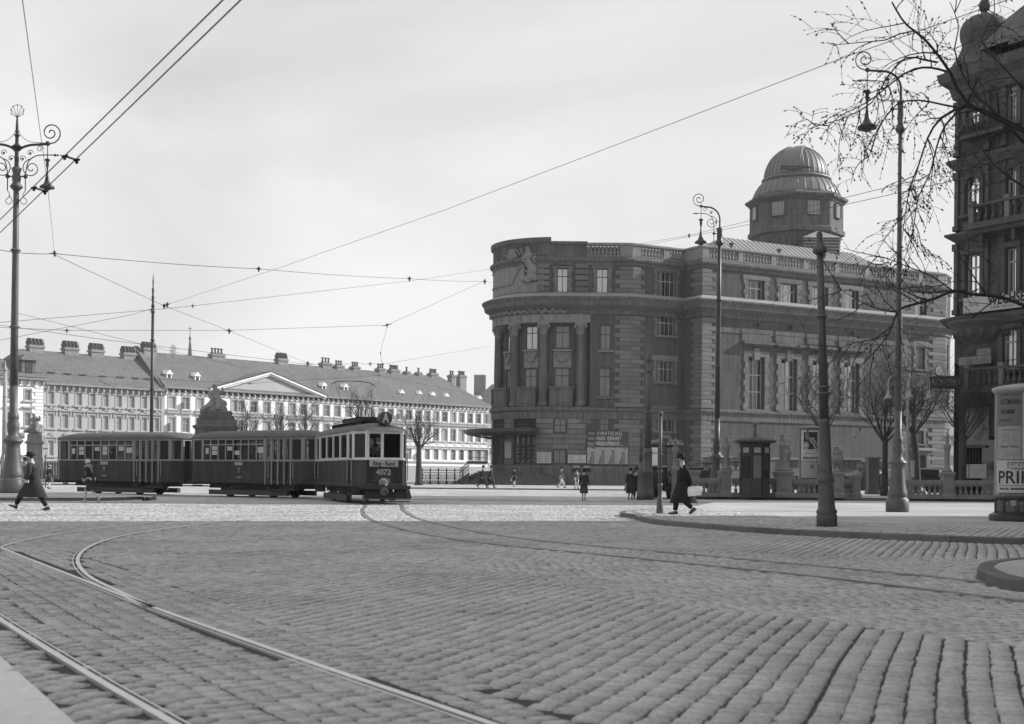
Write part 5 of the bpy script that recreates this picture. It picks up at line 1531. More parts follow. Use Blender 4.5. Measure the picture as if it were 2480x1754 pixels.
for h, ar in ((h1, 1), (h2, 1), (h8, 1), (h3, 0), (h4, 0), (h9, 0), (h5, 0), (h10, 0), (h6, 0), (h7, 0)):
    put_window(FC, *h, cH, 2, (.62 if ar else .7,), fm='frame_pale', pm='pane_sky' if h in (h5, h10, h7) else 'pane_bright', o=-.14, bar=.08, frame=.08)
    b = MB(); t0, t1, z0, z1 = h
    FC.box(b, t0 - .28, t0 - .02, z0, z1, 0, .14); FC.box(b, t1 + .02, t1 + .28, z0, z1, 0, .14)
    if ar:
        r_ = (t1 - t0) / 2; tm = (t0 + t1) / 2
        for rr, th in ((r_ + .15, .13), (r_ - .02, .1)):
            b.tube([FC.P(tm + rr * math.cos(a), z1 - r_ + rr * math.sin(a) * 1.05, .06) for a in np.linspace(0, PI, 11)], th, 5)
        # spandrels closing the square head to an arch
        for sgn in (-1, 1):
            pts_ = [FC.P(tm + sgn * r_, z1 + .02, -.12)] + [FC.P(tm + sgn * r_ * math.cos(a), z1 - r_ + r_ * math.sin(a), -.12) for a in np.linspace(0, PI / 2, 7)]
            b.add(pts_, [(0, i, i + 1) for i in range(1, 7)])
    else:
        FC.box(b, t0 - .35, t1 + .35, z1 + .05, z1 + .35, 0, .2)
    FC.box(b, t0 - .35, t1 + .35, z0 - .22, z0 - .03, 0, .3)
    b.build('window_surround', M['shop_stone'], cH)
# pilasters and panels of the oriel
for (z0, z1) in ((zb + .3, za - 1.7), (zc_ + .25, zb - .6), (zd + .35, zc_ - .5)):
    for t in (.02, LP, 2.9 * KQ):
        b = MB(); FC.box(b, t, t + .26, z0, z1, 0, .16); FC.box(b, t - .06, t + .32, z1 - .4, z1, 0, .26); FC.box(b, t - .06, t + .32, z0, z0 + .3, 0, .24)
        b.build('pilaster', M['shop_stone'], cH)
b = MB(); FC.box(b, h1[0] - .1, h1[1] + .1, h1[2] - .95, h1[2] - .4, 0, .12); b.build('panel', M['shop_stone'], cH)
# rounded corbel under the oriel
b = MB(); b.smooth = True
cc = FC.P(1.55 * KQ, 0, -1.0 * KQ)
cp = [(.55, 15), (.75, 14), (1.1, 13), (1.25, 12.5), (1.35, 12.3), (1.9, 11), (2.1, 10), (2.15, 9), (2.2, 8.6)]
zt_ = cz(2330, 782); zb_ = cz(2345, 868)
prof_ = [(.9, 0), (1.0, .06), (1.22, .2), (1.25, .26), (1.15, .30), (1.2, .38), (1.55, .48), (1.78, .62), (1.85, .78), (1.95, .86), (2.1, .92), (2.15, 1.0)]
b.lathe([(r_ * 1.02 * KQ, zb_ + (zt_ - zb_) * f) for r_, f in prof_], (cc.x, cc.y, 0), 24); b.build('oriel_corbel', M['shop_stone'], cH)
b = MB()
for i in range(20):
    a = 2 * PI * i / 20; z = zb_ + (zt_ - zb_) * .68; b.ball((cc.x + 1.75 * KQ * math.cos(a), cc.y + 1.75 * KQ * math.sin(a), z), .22, 6, 4, 1, 1, 1.6)
b.build('corbel_carving', M['shop_stone'], cH)
# onion dome of the corner turret
oc = P(2384, 100, DQ); b = MB(); b.smooth = True
def oz(y): return P(2384, y, DQ).z
b.lathe([(1.62 * KQ, oz(160)), (1.45 * KQ, oz(152)), (1.1 * KQ, oz(118)), (1.08 * KQ, oz(104)), (1.17 * KQ, oz(95)), (1.2 * KQ, oz(82)), (1.19 * KQ, oz(70)), (1.05 * KQ, oz(55)), (.72 * KQ, oz(43)), (.4 * KQ, oz(40)), (.25 * KQ, oz(36)), (.12 * KQ, oz(31)), (.12 * KQ, oz(28)), (.24 * KQ, oz(25)), (.28 * KQ, oz(15)), (.26 * KQ, oz(8)), (.22 * KQ, oz(3)), (.1 * KQ, oz(-3)), (.03 * KQ, oz(-14))], (oc.x, oc.y, 0), 24); b.build('onion_dome', M['shop_stone'], cH)
b = MB(); b.lathe([(1.75 * KQ, oz(190)), (1.9 * KQ, oz(182)), (1.95 * KQ, oz(172)), (1.7 * KQ, oz(165)), (1.5 * KQ, oz(150))], (oc.x, oc.y, 0), 24); b.build('turret_cornice', M['shop_stone'], cH)
# steep roof at the edge
b = MB(); q = FC.P(3.7, HZ + .3, .2); q2 = FC.P(16, HZ + .3, .2); b.add([q, q2, FC.P(16, HZ + 12, -4), FC.P(6.2, HZ + 12, -4), FC.P(3.7, HZ + .3, -9), FC.P(6.2, HZ + 12, -6)], [(0, 1, 2, 3), (0, 3, 5, 4)]); b.build('tower_roof', M['tile'], cH)
# balconies
BALC = baluster_mesh(.82, .13, M['stone_dark'], 7)
def balcony(t0, t1, z, o1, n_):
    b = MB(); FC.box(b, t0 - .15, t1, z - .35, z - .02, 0, o1 + .15); FC.box(b, t0 - .05, t1, z - .6, z - .35, 0, o1 - .1)
    for t in (t0 + .4, (t0 + t1) / 2, t1 - .5): FC.box(b, t, t + .25, z - 1.2, z - .6, 0, o1 * .6)
    b.build('balcony_slab', M['shop_stone'], cH)
    b = MB(); FC.box(b, t0, t1, z + .9, z + 1.05, o1 - .28, o1 + .02); FC.box(b, t0, t0 + .25, z + .9, z + 1.05, 0, o1 - .28); b.build('balcony_rail', M['shop_stone'], cH)
    for t in (t0, (t0 + t1) / 2 - .15, t1 - .3):
        b = MB(); FC.box(b, t, t + .32, z, z + .9, o1 - .27, o1); FC.box(b, t - .03, t + .35, z + 1.05, z + 1.25, o1 - .28, o1 + .03); b.build('balcony_post', M['quoin'], cH)
    for s in range(2):
        a = t0 + .35 + s * ((t1 - t0) / 2 - .1); c = a + (t1 - t0) / 2 - .55
        bal_bay(FC, a, c, z + .02, n_, cH, BALC, o1 - .14)
t_b = FC.px(2366, 520)[0]
balcony(t_b + .25, t_b + 5.4, cz(2372, 548), 1.0, 4)
t_b2 = FC.px(2356, 930)[0]
balcony(t_b2 + .25, t_b2 + 5.2, cz(2362, 940), 1.05, 5)
# iron balcony higher up
b = MB(); z = cz(2440, 300); tA = FC.px(2350, 300)[0]; FC.box(b, tA, tA + 3, z - .5, z - .3, 0, .9); FC.box(b, tA, tA + 3, z + .6, z + .66, .82, .88)
for i in range(24): t = tA + 3 * i / 23; FC.box(b, t, t + .03, z - .3, z + .6, .84, .87)
for i in range(8): b.ball(FC.P(tA + .2 + i * .37, z + .15, .86), .15, 6, 4, 1, .3)
b.build('iron_balcony', M['metal_dark'], cH)
# signs on the house
def fsign(name, label, rect, txts, board_m, ink_m, o=.3, tilt=0.0, cat='sign', par_=None):
    t = thing(name, label, cat, FC.P(rect[0], rect[2], o), world_parts=True)
    b = MB(); FC.box(b, rect[0], rect[1], rect[2], rect[3], o - .08, o); b.build('board', M[board_m], t)
    for (txt, tm_, zz_, size, wd, kw) in txts:
        lettering(txt, size, FC.mat(tm_, zz_, o + .01), M[ink_m], t, 'lettering', width=wd, **kw)
    return t
r1 = RR(FC, a1, 285, 430, 1240, 630, .5); zs0, zs1 = cz(2338, 764), cz(2338, 727)
r1 = (r1[0], r1[0] + 6.4, zs0, zs1)
fsign('bank_sign', 'long white sign board reading WECHSEL under the oriel window', r1,
      [('WECHSELSTUBE', r1[0] + 4.0, (zs0 + zs1) / 2 + .12, .8, 4.6, dict(bold=.03)), ('DER ALLG. DEPOSITEN', r1[0] + 3.7, zs0 + .16, .2, 3.6, {}), ('W V B', r1[0] + .75, (zs0 + zs1) / 2, .3, .6, {})], 'paper', 'ink', o=.62)
r2_ = RR(FC, a1, 282, 1150, 682, 1240, .35); zq0, zq1 = cz(2345, 886), cz(2345, 867)
tq0, tq1 = FC.px(2336, 870)[0], FC.px(2414, 870)[0]
fsign('name_sign', 'pale name board reading WACHTEL beneath the oriel corbel', (tq0, tq1, zq0, zq1), [('WACHTEL', (tq0 + tq1) / 2 + .1, (zq0 + zq1) / 2, .34, (tq1 - tq0) * .72, dict(shear=.2))], 'stone_pale', 'ink_grey', o=.5)
tq2, tq3 = FC.px(2380, 850)[0], FC.px(2413, 850)[0]; z2a, z2b = cz(2395, 861), cz(2395, 846)
fsign('atelier_sign', 'small board reading Atelier above the WACHTEL board', (tq2, tq3, z2a, z2b), [('Atelier', (tq2 + tq3) / 2, (z2a + z2b) / 2, .28, (tq3 - tq2) * .85, {})], 'stone_pale', 'ink_grey', o=.5)
# pale shop shades with the slanting cafe lettering
cf = thing('cafe_front', 'pale cafe shopfront panel with slanting KRISTALL CAFE lettering', 'shopfront', FC.P(1.5, 0, .2), world_parts=True)
tA, tB = FC.px(2338, 1040)[0], FC.px(2397, 1040)[0]; zA_, zB_ = cz(2365, 1078), cz(2365, 985)
b = MB(); FC.box(b, tA, tB, zA_, zB_, .02, .1); b.build('panel', M['stone_pale'], cf)
b = MB(); FC.box(b, tA - .05, tB + .05, zB_, zB_ + .25, .02, .7); FC.box(b, tA, tB, zA_ - .18, zA_ - .02, .02, .35); b.build('fascia', M['sign_dark'], cf)
b = MB(); FC.box(b, tA, tB, zA_ - 1.9, zA_ - 1.1, .02, .25); b.build('awning_box', M['frame_pale'], cf)
for i in range(9):
    b = MB(); t = tA + (tB - tA) * i / 8; FC.box(b, t - .02, t + .02, zA_ - 1.05, zA_ - .3, .1, .14); b.build('railing_bar', M['metal_dark'], cf)
sl_ = Matrix.Rotation(math.radians(-42), 4, 'Y')
for txt, dt, dz, sz in (('KRISTALL', -.05, .35, .42), ('CAFÉ', .35, -.45, .42)):
    me_ = FC.mat((tA + tB) / 2 + dt, (zA_ + zB_) / 2 + dz, .12) @ Matrix.Rotation(math.radians(42), 4, 'Y')
    lettering(txt, sz, me_, M['ink_grey'], cf, 'lettering', width=1.9 if len(txt) > 5 else 1.0, extrude=.02)
b = MB(); FC.box(b, 2.2, 3.2, .2, 3.4, .02, .2); b.build('shop_window', M['pane_dark'], cH)
b = MB(); FC.box(b, .6, Ltot, cz(2345, 975) - .1, cz(2345, 975) + .5, 0, .5); b.build('shop_cornice', M['shop_stone'], cH)
# projecting concert sign with the round lamp on it
ks = thing('concert_sign', 'dark projecting sign reading KONZERT CAFE with scrolled ironwork', 'sign', P(2290, 940, 76), world_parts=True)
q0, q1 = P(2252, 941, 76.5), P(2338, 943, 76.5); q2, q3 = P(2252, 912, 76.5), P(2338, 909, 76.5)
b = MB(); b.hexa([q0, q1, q1 + Vector((0, .35, 0)), q0 + Vector((0, .35, 0)), q2, q3, q3 + Vector((0, .35, 0)), q2 + Vector((0, .35, 0))]); b.build('box', M['sign_dark'], ks)
lettering('KONZERT', .5, Frame((0, 76.49), (1, 0)).mat((q0.x + q1.x) / 2 - .1, (q0.z + q2.z) / 2, .03), M['paper_grey'], ks, 'lettering', width=(q1.x - q0.x) * .8)
b = MB()
for i in range(7):
    x = q0.x + .15 + i * .25; pts_ = [(x + .11 * math.cos(a) * (1 - a / 14), 76.6, q0.z - .2 + .11 * math.sin(a) * (1 - a / 14)) for a in np.linspace(0, 9, 14)]; b.tube(pts_, .014, 4)
b.build('ironwork', M['metal_dark'], ks)
cl_ = thing('round_lamp', 'round white lamp disc standing on the concert sign', 'lamp', P(2272, 899, 76.6), world_parts=True)
q = P(2273, 899, 76.6); b = MB(); b.M = Matrix.Translation(q) @ Matrix.Rotation(PI / 2, 4, 'X') @ Matrix.Diagonal((.75, 1, 1, 1)); b.lathe([(.3, -.12), (.31, .05), (.28, .1)], (0, 0, 0), 20); b.build('drum', M['metal_dark'], cl_)
b = MB(); b.M = Matrix.Translation(q + Vector((0, -.11, 0))) @ Matrix.Rotation(PI / 2, 4, 'X') @ Matrix.Diagonal((.75, 1, 1, 1)); b.lathe([(.27, 0), (.24, .03), (.01, .05)], (0, 0, 0), 20); b.build('disc', M['glass_globe'], cl_)
b = MB(); b.tube([q - Vector((0, -.0, .25)), q - Vector((0, 0, .5))], .03, 5); b.build('stem', M['metal_dark'], cl_)
# ------------------------------------------------------------------ the building beside the camera that shades the foreground
sb = thing('street_house', 'tall plastered apartment house standing right beside the junction, outside the picture', 'building', (30, 10, 0), world_parts=True)
FB1 = Frame((22.5, 41.6), (.05, -1), n=(-1, -.05)); FB2 = Frame((21.5, 5), (.2, -1), n=(-1, -.2))
bpoly = [(22.5, 41.6), (20.6, 5), (24, -30), (48, -30), (48, 45)]
b = MB()
hs_ = []
for r_ in range(6):
    for c_ in range(9): hs_.append((1.6 + c_ * 3.9, 3.0 + c_ * 3.9, 1.2 + r_ * 4.2, 3.4 + r_ * 4.2))
FB1 = Frame((22.5, 41.6), (20.6 - 22.5, 5 - 41.6)); FB1.n = Vector((-1, .05)).normalized()
FB1.wall(b, 0, 36.6, 0, 26, hs_, .3)
for p, q in zip(bpoly[1:], bpoly[2:] + bpoly[:1]): b.add([(p[0], p[1], 0), (q[0], q[1], 0), (q[0], q[1], 26), (p[0], p[1], 26)], [(0, 1, 2, 3)])
b.build('wall', M['stone_dark'], sb)
b = MB(); b.add([(p[0], p[1], 26) for p in bpoly] + [(34, 20, 31), (34, -15, 31)], [(0, 1, 5), (1, 2, 6, 5), (2, 3, 6), (3, 4, 5, 6), (4, 0, 5)]); b.build('roof', M['tile'], sb)
for h in hs_[:27]: put_window(FB1, *h, sb, 2, (.65,), pm='pane_mid')
b = MB(); sweep(b, [FB1.P(0, 0).to_2d(), FB1.P(36.6, 0).to_2d()], [(0, 25), (-.6, 25.5), (-.7, 26), (0, 26.1)]); b.build('cornice', M['shop_stone'], sb)
# ================================================================== trams (local: x forward, y left, z up; origin on the rails, middle of the car)
def side_frame(p, q):      # vertical plane from p to q (plan), outwards = right of travel
    p, q = Vector(p), Vector(q); return Frame(p, q - p), (q - p).length
def tram_car(name, label, mid, heading, L, motor, group):
    t = thing(name, label, 'tram', (mid[0], mid[1], 0.012), math.atan2(heading[1], heading[0]), group=group)
    hw = 1.1; zf, zw, zt, ze = .68, 1.76, 2.78, 2.90
    pe = .95 if motor else .55; fw = .72
    xe = L / 2; xs = xe - pe; xd = xs - .85                        # end, start of end facets, start of platform
    upper = M['tram_cream'] if motor else M['tram_wood']
    # outline clockwise seen from above, so that right of travel is outwards... (x forward, y left)
    out = [(-xs, -hw), (xs, -hw), (xe, -fw), (xe, fw), (xs, hw), (-xs, hw), (-xe, fw), (-xe, -fw)]
    lower = MB(); up = MB(); n = len(out); glassb = []
    for i in range(n):
        p, q = out[i], out[(i + 1) % n]; F_, Ln = side_frame(p, q)
        side = i in (0, 4); end = i in (2, 6)
        holes = []; low = []
        if side:
            x0 = -xs if i == 0 else -xs
            if motor:
                s0 = .85 + .25; sl = Ln - 2 * s0; k = 4
                holes = [(s0 + sl * j / k + .14, s0 + sl * (j + 1) / k - .14, zw + .1, zt) for j in range(k)]
                holes += [(.14, .78, zw + .06, zt), (Ln - .78, Ln - .14, zw + .06, zt)]
                low = [(.1, .82, zf + .02, zw), (Ln - .82, Ln - .1, zf + .02, zw)]
            else:
                k = 8
                a0, a1 = (.75, Ln - 2.55) if i == 0 else (2.55, Ln - .75)
                holes = [(a0 + (a1 - a0) * j / k + .035, a0 + (a1 - a0) * (j + 1) / k - .035, zw + .05, 2.52) for j in range(k)]
                holes += [(a0 + (a1 - a0) * j / k + .04, a0 + (a1 - a0) * (j + 1) / k - .04, 2.58, zt) for j in range(k)]
                d0 = Ln - 2.45 if i == 0 else .75
                for j in range(4): holes.append((d0 + j * .42 + .11, d0 + j * .42 + .33, zw + .06, zt)); low.append((d0 + j * .42 + .11, d0 + j * .42 + .33, zf + .15, zw - .12))
                holes.append((.1, .64, zw + .06, zt) if i == 0 else (Ln - .64, Ln - .1, zw + .06, zt))
                holes.append((Ln - .68 if i == 0 else .1, Ln - .1 if i == 0 else .68, zw + .06, zt))
        elif end:
            holes = [(.1, Ln * .42 - .05, zw + .08, zt), (Ln * .42 + .07, Ln - .1, zw + .08, zt)] if i == 2 else [(.1, Ln * .58 - .05, zw + .08, zt), (Ln * .58 + .07, Ln - .1, zw + .08, zt)]
        else:
            holes = [(.12, Ln - .12, zw + .08, zt)]
        F_.wall(up, 0, Ln, zw, ze, holes, .06)
        F_.wall(up, 0, Ln, zw, ze, holes, .0, o=-.06)
        if low:
            F_.wall(lower, 0, Ln, zf, zw, low, .05);
            for h in low: F_.box(lower, h[0], h[1], h[2], h[3], -.07, -.05)
        else: F_.wall(lower, 0, Ln, zf, zw, [], .0)
        for h in holes: glassb.append((F_, h))
        if i in (1, 3, 5, 7, 0, 4): F_.box(up, -.02, Ln + .02, zw - .02, zw + .03, 0, .03)
        else: F_.box(up, 0, Ln, zw - .02, zw + .03, 0, .03)
    lower.build('lower_body', M['tram_red'], t); up.build('window_band', upper, t)
    for i in (0, 4):
        F_, Ln = side_frame(out[i], out[(i + 1) % n])
        for x in np.linspace(1.3, Ln - 1.3, 5):
            b = MB(); F_.box(b, x - .02, x + .02, zf + .12, zw - .03, 0, .012); b.build('panel_strip', M['tram_red'], t)
    for F_, h in glassb:
        b = MB(); b.add([F_.P(h[0], h[2], -.035), F_.P(h[1], h[2], -.035), F_.P(h[1], h[3], -.035), F_.P(h[0], h[3], -.035)], [(0, 1, 2, 3)]); b.build('window_pane', M['clear'], t)
    # roof: cambered, rounded down at the ends
    b = MB(); b.smooth = True; rings = []
    ov = .09
    prof = [(-1, 0), (-.98, .07), (-.86, .2), (-.6, .31), (-.3, .37), (0, .39), (.3, .37), (.6, .31), (.86, .2), (.98, .07), (1, 0)]
    for x, wf, hf in ((-xe - ov, .5, .05), (-xe + .12, .70, .35), (-xs - .1, .93, .72), (-xs + .7, 1, .95), (0, 1, 1), (xs - .7, 1, .95), (xs + .1, .93, .72), (xe - .12, .70, .35), (xe + ov, .5, .05)):
        rings.append([(x, y * (hw + ov) * wf, ze - .02 + z * hf) for y, z in prof])
    b.loft(rings, close=False, cap=False); b.build('roof', M['tram_roof'], t)
    b = MB(); b.prism([(x * 1.008, y * 1.03) for x, y in out], ze - .03, ze - .005); b.build('ceiling', M['tram_cream'] if motor else M['under'], t)  # trailer ceiling coloured near black to deepen the shade inside
    b = MB(); b.prism([(x * .99, y * .97) for x, y in out], zf - .02, zf + .06); b.build('floor', M['under'], t)
    # inside: bench backs and end bulkheads, coloured dark to keep the interior dim
    b = MB()
    for x in np.arange(-xd + .5, xd - .2, 1.0): b.box(x, x + .06, -.95, .95, zf + .06, zf + 1.1)
    b.box(-xd - .02, -xd + .02, -1.0, 1.0, zf + .06, ze - .1); b.box(xd - .02, xd + .02, -1.0, -.35, zf + .06, ze - .1); b.box(xd - .02, xd + .02, .35, 1.0, zf + .06, ze - .1)
    ob = b.build('seats', M['frame_dark'], t)
    # passengers are only dark shapes behind the glass
    # rubbing strip, buffer beam, steps, guards, wheels
    b = MB(); sweep(b, [Vector(p) for p in out[::1]], [(0, zf - .02), (.03, zf), (.03, zf + .1), (0, zf + .12)], closed=True); b.build('skirt_strip', M['under'] if motor else M['tram_red'], t)
    b = MB(); b.box(-xd, xd, -.75, .75, .42, zf - .02); b.box(xe - .1, xe + .16, -.85, .85, .58, .76); b.box(-xe - .16, -xe + .1, -.85, .85, .58, .76)
    for s in (-1, 1):
        b.tube([(-1.9, s * .9, .36), (1.9, s * .9, .36)], .05, 5)
        for x in (-1.8, 1.8):
            b.box(x - .22, x + .22, s * .78 - .07, s * .78 + .07, .22, .58)
            b.tube([(x - .5, s * .9, .62), (x, s * .9, .5), (x + .5, s * .9, .62)], .035, 5)
    for k in range(5): b.box(-1.2 + k * .5, -.9 + k * .5, -.6, .6, .28, .42)
    ob = b.build('underframe', M['under'], t)
    for x in ((-1.6, 1.6) if motor else (-1.5, 1.5)):
        for s in (-1, 1):
            b = MB(); b.M = Matrix.Translation((x, s * .72, .38)) @ Matrix.Rotation(PI / 2, 4, 'X')
            b.lathe([(.05, -.06), (.38, -.06), (.42, -.03), (.42, -.05 + .02), (.37, .0), (.37, .06), (.05, .06)], (0, 0, 0), 20); w = b.build('wheel', M['guard'], t)
    for s in (-1, 1):
        b = MB(); b.box(-2.7, 2.7 , s * 1.0 - .02, s * 1.0 + .02, .1, .34); b.box(-2.7, -2.62, s * .8, s * 1.0, .1, .34); b.box(2.62, 2.7, s * .8, s * 1.0, .1, .34); b.build('guard_board', M['guard'], t)
        dx = ((xs - .85, xs + .02), (-xs - .02, -xs + .85)) if motor else (((xs - 2.25, xs - .55),) if s < 0 else ((-xs + .55, -xs + 2.25),))
        for a, c in dx:
            b = MB(); b.box(a, c, min(s * 1.12, s * .8), max(s * 1.12, s * .8), .36, .40); b.box(a, a + .03, min(s * 1.12, s * .8), max(s * 1.12, s * .8), .36, zf); b.box(c - .03, c, min(s * 1.12, s * .8), max(s * 1.12, s * .8), .36, zf)
            b.box(a, c, s * .8 - .015, s * .8 + .015, .38, zf); b.build('step', M['guard'], t)
            for x in (a + .02, c - .02):
                b = MB(); b.tube([(x, s * (hw + .015), zf + .25), (x, s * (hw + .05), zf + .3), (x, s * (hw + .05), zw), (x, s * (hw + .015), zw + .05)], .018, 5); b.build('grab_rail', M['metal_pale'], t)
    # coupling
    b = MB(); b.tube([(xe, 0, .5), (xe + .42, 0, .5)], .05, 6); b.ball((xe + .45, 0, .5), .07, 8, 5, 1, 1, .7)
    b.tube([(-xe, 0, .5), (-xe - .35, 0, .5)], .05, 6); b.build('coupling', M['metal_dark'], t)
    if motor:
        Fm = Frame((xe, -fw), (0, 1), n=(1, 0)); Fm.u = Vector((0, 1))
        b = MB(); b.box(xe + .01, xe + .07, -.62, .52, zw - .28, zw - .03); b.build('destination_board', M['paper_grey'], t)
        mt = Frame((xe, 0), (0, 1)).mat
        def fm(y, z, o):    # viewer stands in front: x right for the viewer is +y
            return Matrix(((0, 1, 0, xe + o), (-1, 0, 0, y), (0, 0, 1, z), (0, 0, 0, 1)))
        lettering('Ring - Rund', .24, fm(-.05, zw - .16, .075), M['ink'], t, 'destination_lettering', width=.86, bold=.008)
        lettering('4072', .30, fm(-.05, zw - .50, .012), M['paper_grey'], t, 'car_number', width=.60, bold=.012)
        b = MB(); b.M = Matrix.Translation((xe, -.05, zw - .92)) @ Matrix.Rotation(PI / 2, 4, 'Y'); b.smooth = True; b.lathe([(.17, -.02), (.185, .03), (.165, .05)], (0, 0, 0), 20); b.build('headlamp_rim', M['metal_pale'], t)
        b = MB(); b.M = Matrix.Translation((xe + .05, -.05, zw - .92)) @ Matrix.Rotation(PI / 2, 4, 'Y'); b.lathe([(.16, 0), (.1, .03), (.01, .04)], (0, 0, 0), 18); b.build('headlamp', M['pane_mid'], t)
        b = MB(); b.box(xe + .0, xe + .05, .08, .2, zw - .9, zw - .75); b.build('coat_of_arms', M['relief'], t)
        # route disc on the roof
        b = MB(); b.M = Matrix.Translation((xe - .55, .12, ze + .50)) @ Matrix.Rotation(PI / 2, 4, 'Y'); b.lathe([(.26, -.35), (.27, .1), (.26, .12)], (0, 0, 0), 24); b.build('route_lantern', M['sign_dark'], t)
        me_ = Matrix(((0, 1, 0, xe - .42), (-1, 0, 0, .12), (0, 0, 1, ze + .50), (0, 0, 0, 1)))
        lettering('A', .52, me_, M['paper'], t, 'route_letter', width=.28, bold=.02)
        b = MB()
        for y in (-.1, .34): b.tube([(xe - .75, y, ze + .18), (xe - .75, y, ze + .36)], .02, 5)
        b.box(xe - 1.0, xe - .5, -.14, .38, ze + .16, ze + .19); b.build('lantern_bracket', M['metal_dark'], t)
        # roof gear: running boards, resistor boxes, folded collector bow
        b = MB()
        for s in (-1, 1):
            b.box(-2.9, 2.9, s * .55 - .12, s * .55 + .12, ze + .42, ze + .45)
            for x in np.arange(-2.8, 2.9, .7): b.box(x, x + .04, s * .55 - .1, s * .55 + .1, ze + .3, ze + .42)
            b.tube([(-3.1, s * .72, ze + .24), (-2.9, s * .66, ze + .50), (2.9, s * .66, ze + .50)], .015, 4)
        b.build('roof_boards', M['frame_dark'], t)
        b = MB()
        for x in (-1.7, -.6, .5, 1.5): b.box(x, x + .75, -.38, .38, ze + .46, ze + .62)
        for k in range(14): b.box(-1.7 + k * .28, -1.6 + k * .28, -.42, .42, ze + .6, ze + .66)
        b.build('resistor_boxes', M['under'], t)
        b = MB()
        for s in (-1, 1):
            b.tube([(1.2, s * .5, ze + .66), (-.2, s * .62, ze + 1.15), (-1.3, s * .8, ze + 2.30)], .013, 4)
            b.tube([(-1.3, s * .8, ze + 2.30), (-1.35, s * .95, ze + 2.2)], .02, 5)
        b.tube([(-1.3, -.8, ze + 2.3), (-1.32, -.4, ze + 2.36), (-1.32, .4, ze + 2.36), (-1.3, .8, ze + 2.3)], .016, 4); b.tube([(-.2, -.62, ze + 1.15), (-.2, .62, ze + 1.15)], .012, 4)
        b.build('collector_bow', M['metal_dark'], t)
        # fender and lifeguard below the front
        b = MB(); b.box(xe + .02, xe + .18, -1.0, 1.0, .60, .74); b.box(xe - .05, xe + .05, -.8, .8, .2, .5)
        b.tube([(xe + .3, -.95, .22), (xe + .3, .95, .22)], .025, 5); b.tube([(xe + .3, -.95, .12), (xe + .3, .95, .12)], .025, 5); b.tube([(xe - .1, -.9, .4), (xe + .3, -.9, .22)], .02, 5); b.tube([(xe - .1, .9, .4), (xe + .3, .9, .22)], .02, 5)
        b.loft([[(xe - .3, .8, .62), (xe - .2, 1.0, .62), (xe - .2, 1.0, .2), (xe - .3, .8, .2)], [(xe - .1, .85, .62), (xe - .1, 1.02, .62), (xe + .02, 1.1, .25), (xe, .85, .25)]])
        b.build('fender', M['under'], t)
        b = MB(); b.lathe([(.16, 0), (.17, .05), (.15, .1)], (0, 0, 0), 16, close=True) if False else None
        b = MB(); b.M = Matrix.Translation((xe + .22, -.08, .52)) @ Matrix.Rotation(PI / 2, 4, 'Y'); b.lathe([(.10, -.02), (.16, 0), (.17, .04), (.08, .05)], (0, 0, 0), 16); b.build('buffer_plate', M['metal_grey'], t)
        b = MB(); b.lathe([(.02, 0), (.045, .02), (.045, .07), (.02, .09)], (xe + .2, 0.0, .72), 8); b.build('hook_eye', M['metal_pale'], t)
        # driver behind the glass
    else:
        # white notices stuck on the panes of the camera side
        F_, Ln = side_frame(out[0], out[1]); a0, a1 = .75, Ln - 2.55; k = 8
        for j, hh, ww, z in ((0, .3, .22, 2.1), (1, .2, .36, 2.28), (1, .2, .36, 2.05), (3, .2, .34, 2.26), (4, .2, .34, 2.28), (4, .2, .34, 2.05), (6, .22, .36, 2.26), (7, .28, .4, 2.15)):
            if random.random() < .15: continue
            c_ = a0 + (a1 - a0) * (j + .5) / k; b = MB(); F_.box(b, c_ - ww / 2, c_ + ww / 2, z, z + hh, -.028, -.022); b.build('notice', M['paper'], t)
        b = MB(); F_.box(b, a0 + 2.3, a0 + 2.85, zw - .22, zw - .06, .01, .03); b.build('side_plate', M['paper_grey'], t)
        b = MB(); c_ = a0 + 2.57; F_.box(b, c_ - .1, c_ + .1, zw - .42, zw - .35, .0, .012); F_.box(b, c_ - .03, c_ + .03, zw - .6, zw - .3, .0, .012); F_.box(b, c_ - .16, c_ + .16, zw - .84, zw - .76, .0, .012); b.build('coat_of_arms', M['relief'], t)
        b = MB(); d0 = Ln - 2.45
        for j in range(5): F_.box(b, d0 + j * .42 - .03, d0 + j * .42 + .04, zf - .05, ze - .1, 0, .035)
        b.build('door_posts', M['tram_wood'], t)
    return t
MH = Vector((.31, -.951)).normalized(); MF = Vector((-5.0, 51.9))
tram_car('motor_tram', 'leading tram car 4072 with cream window band and round route letter A', MF - MH * 5.25, MH, 10.5, True, None)
T2H = Vector((.815, -.58)).normalized(); T2F = Vector((-8.7, 62.3))
tram_car('tram_trailer', 'dark tram trailer coupled directly behind the motor tram', T2F - T2H * 4.35, T2H, 8.7, False, 'tram trailers')
T1H = Vector((.875, -.484)).normalized(); T1F = T2F - T2H * 8.7 + Vector((-.55, .35))
tram_car('tram_trailer', 'rearmost dark tram trailer at the left end of the tram', T1F - T1H * 4.5, T1H, 9.0, False, 'tram trailers')
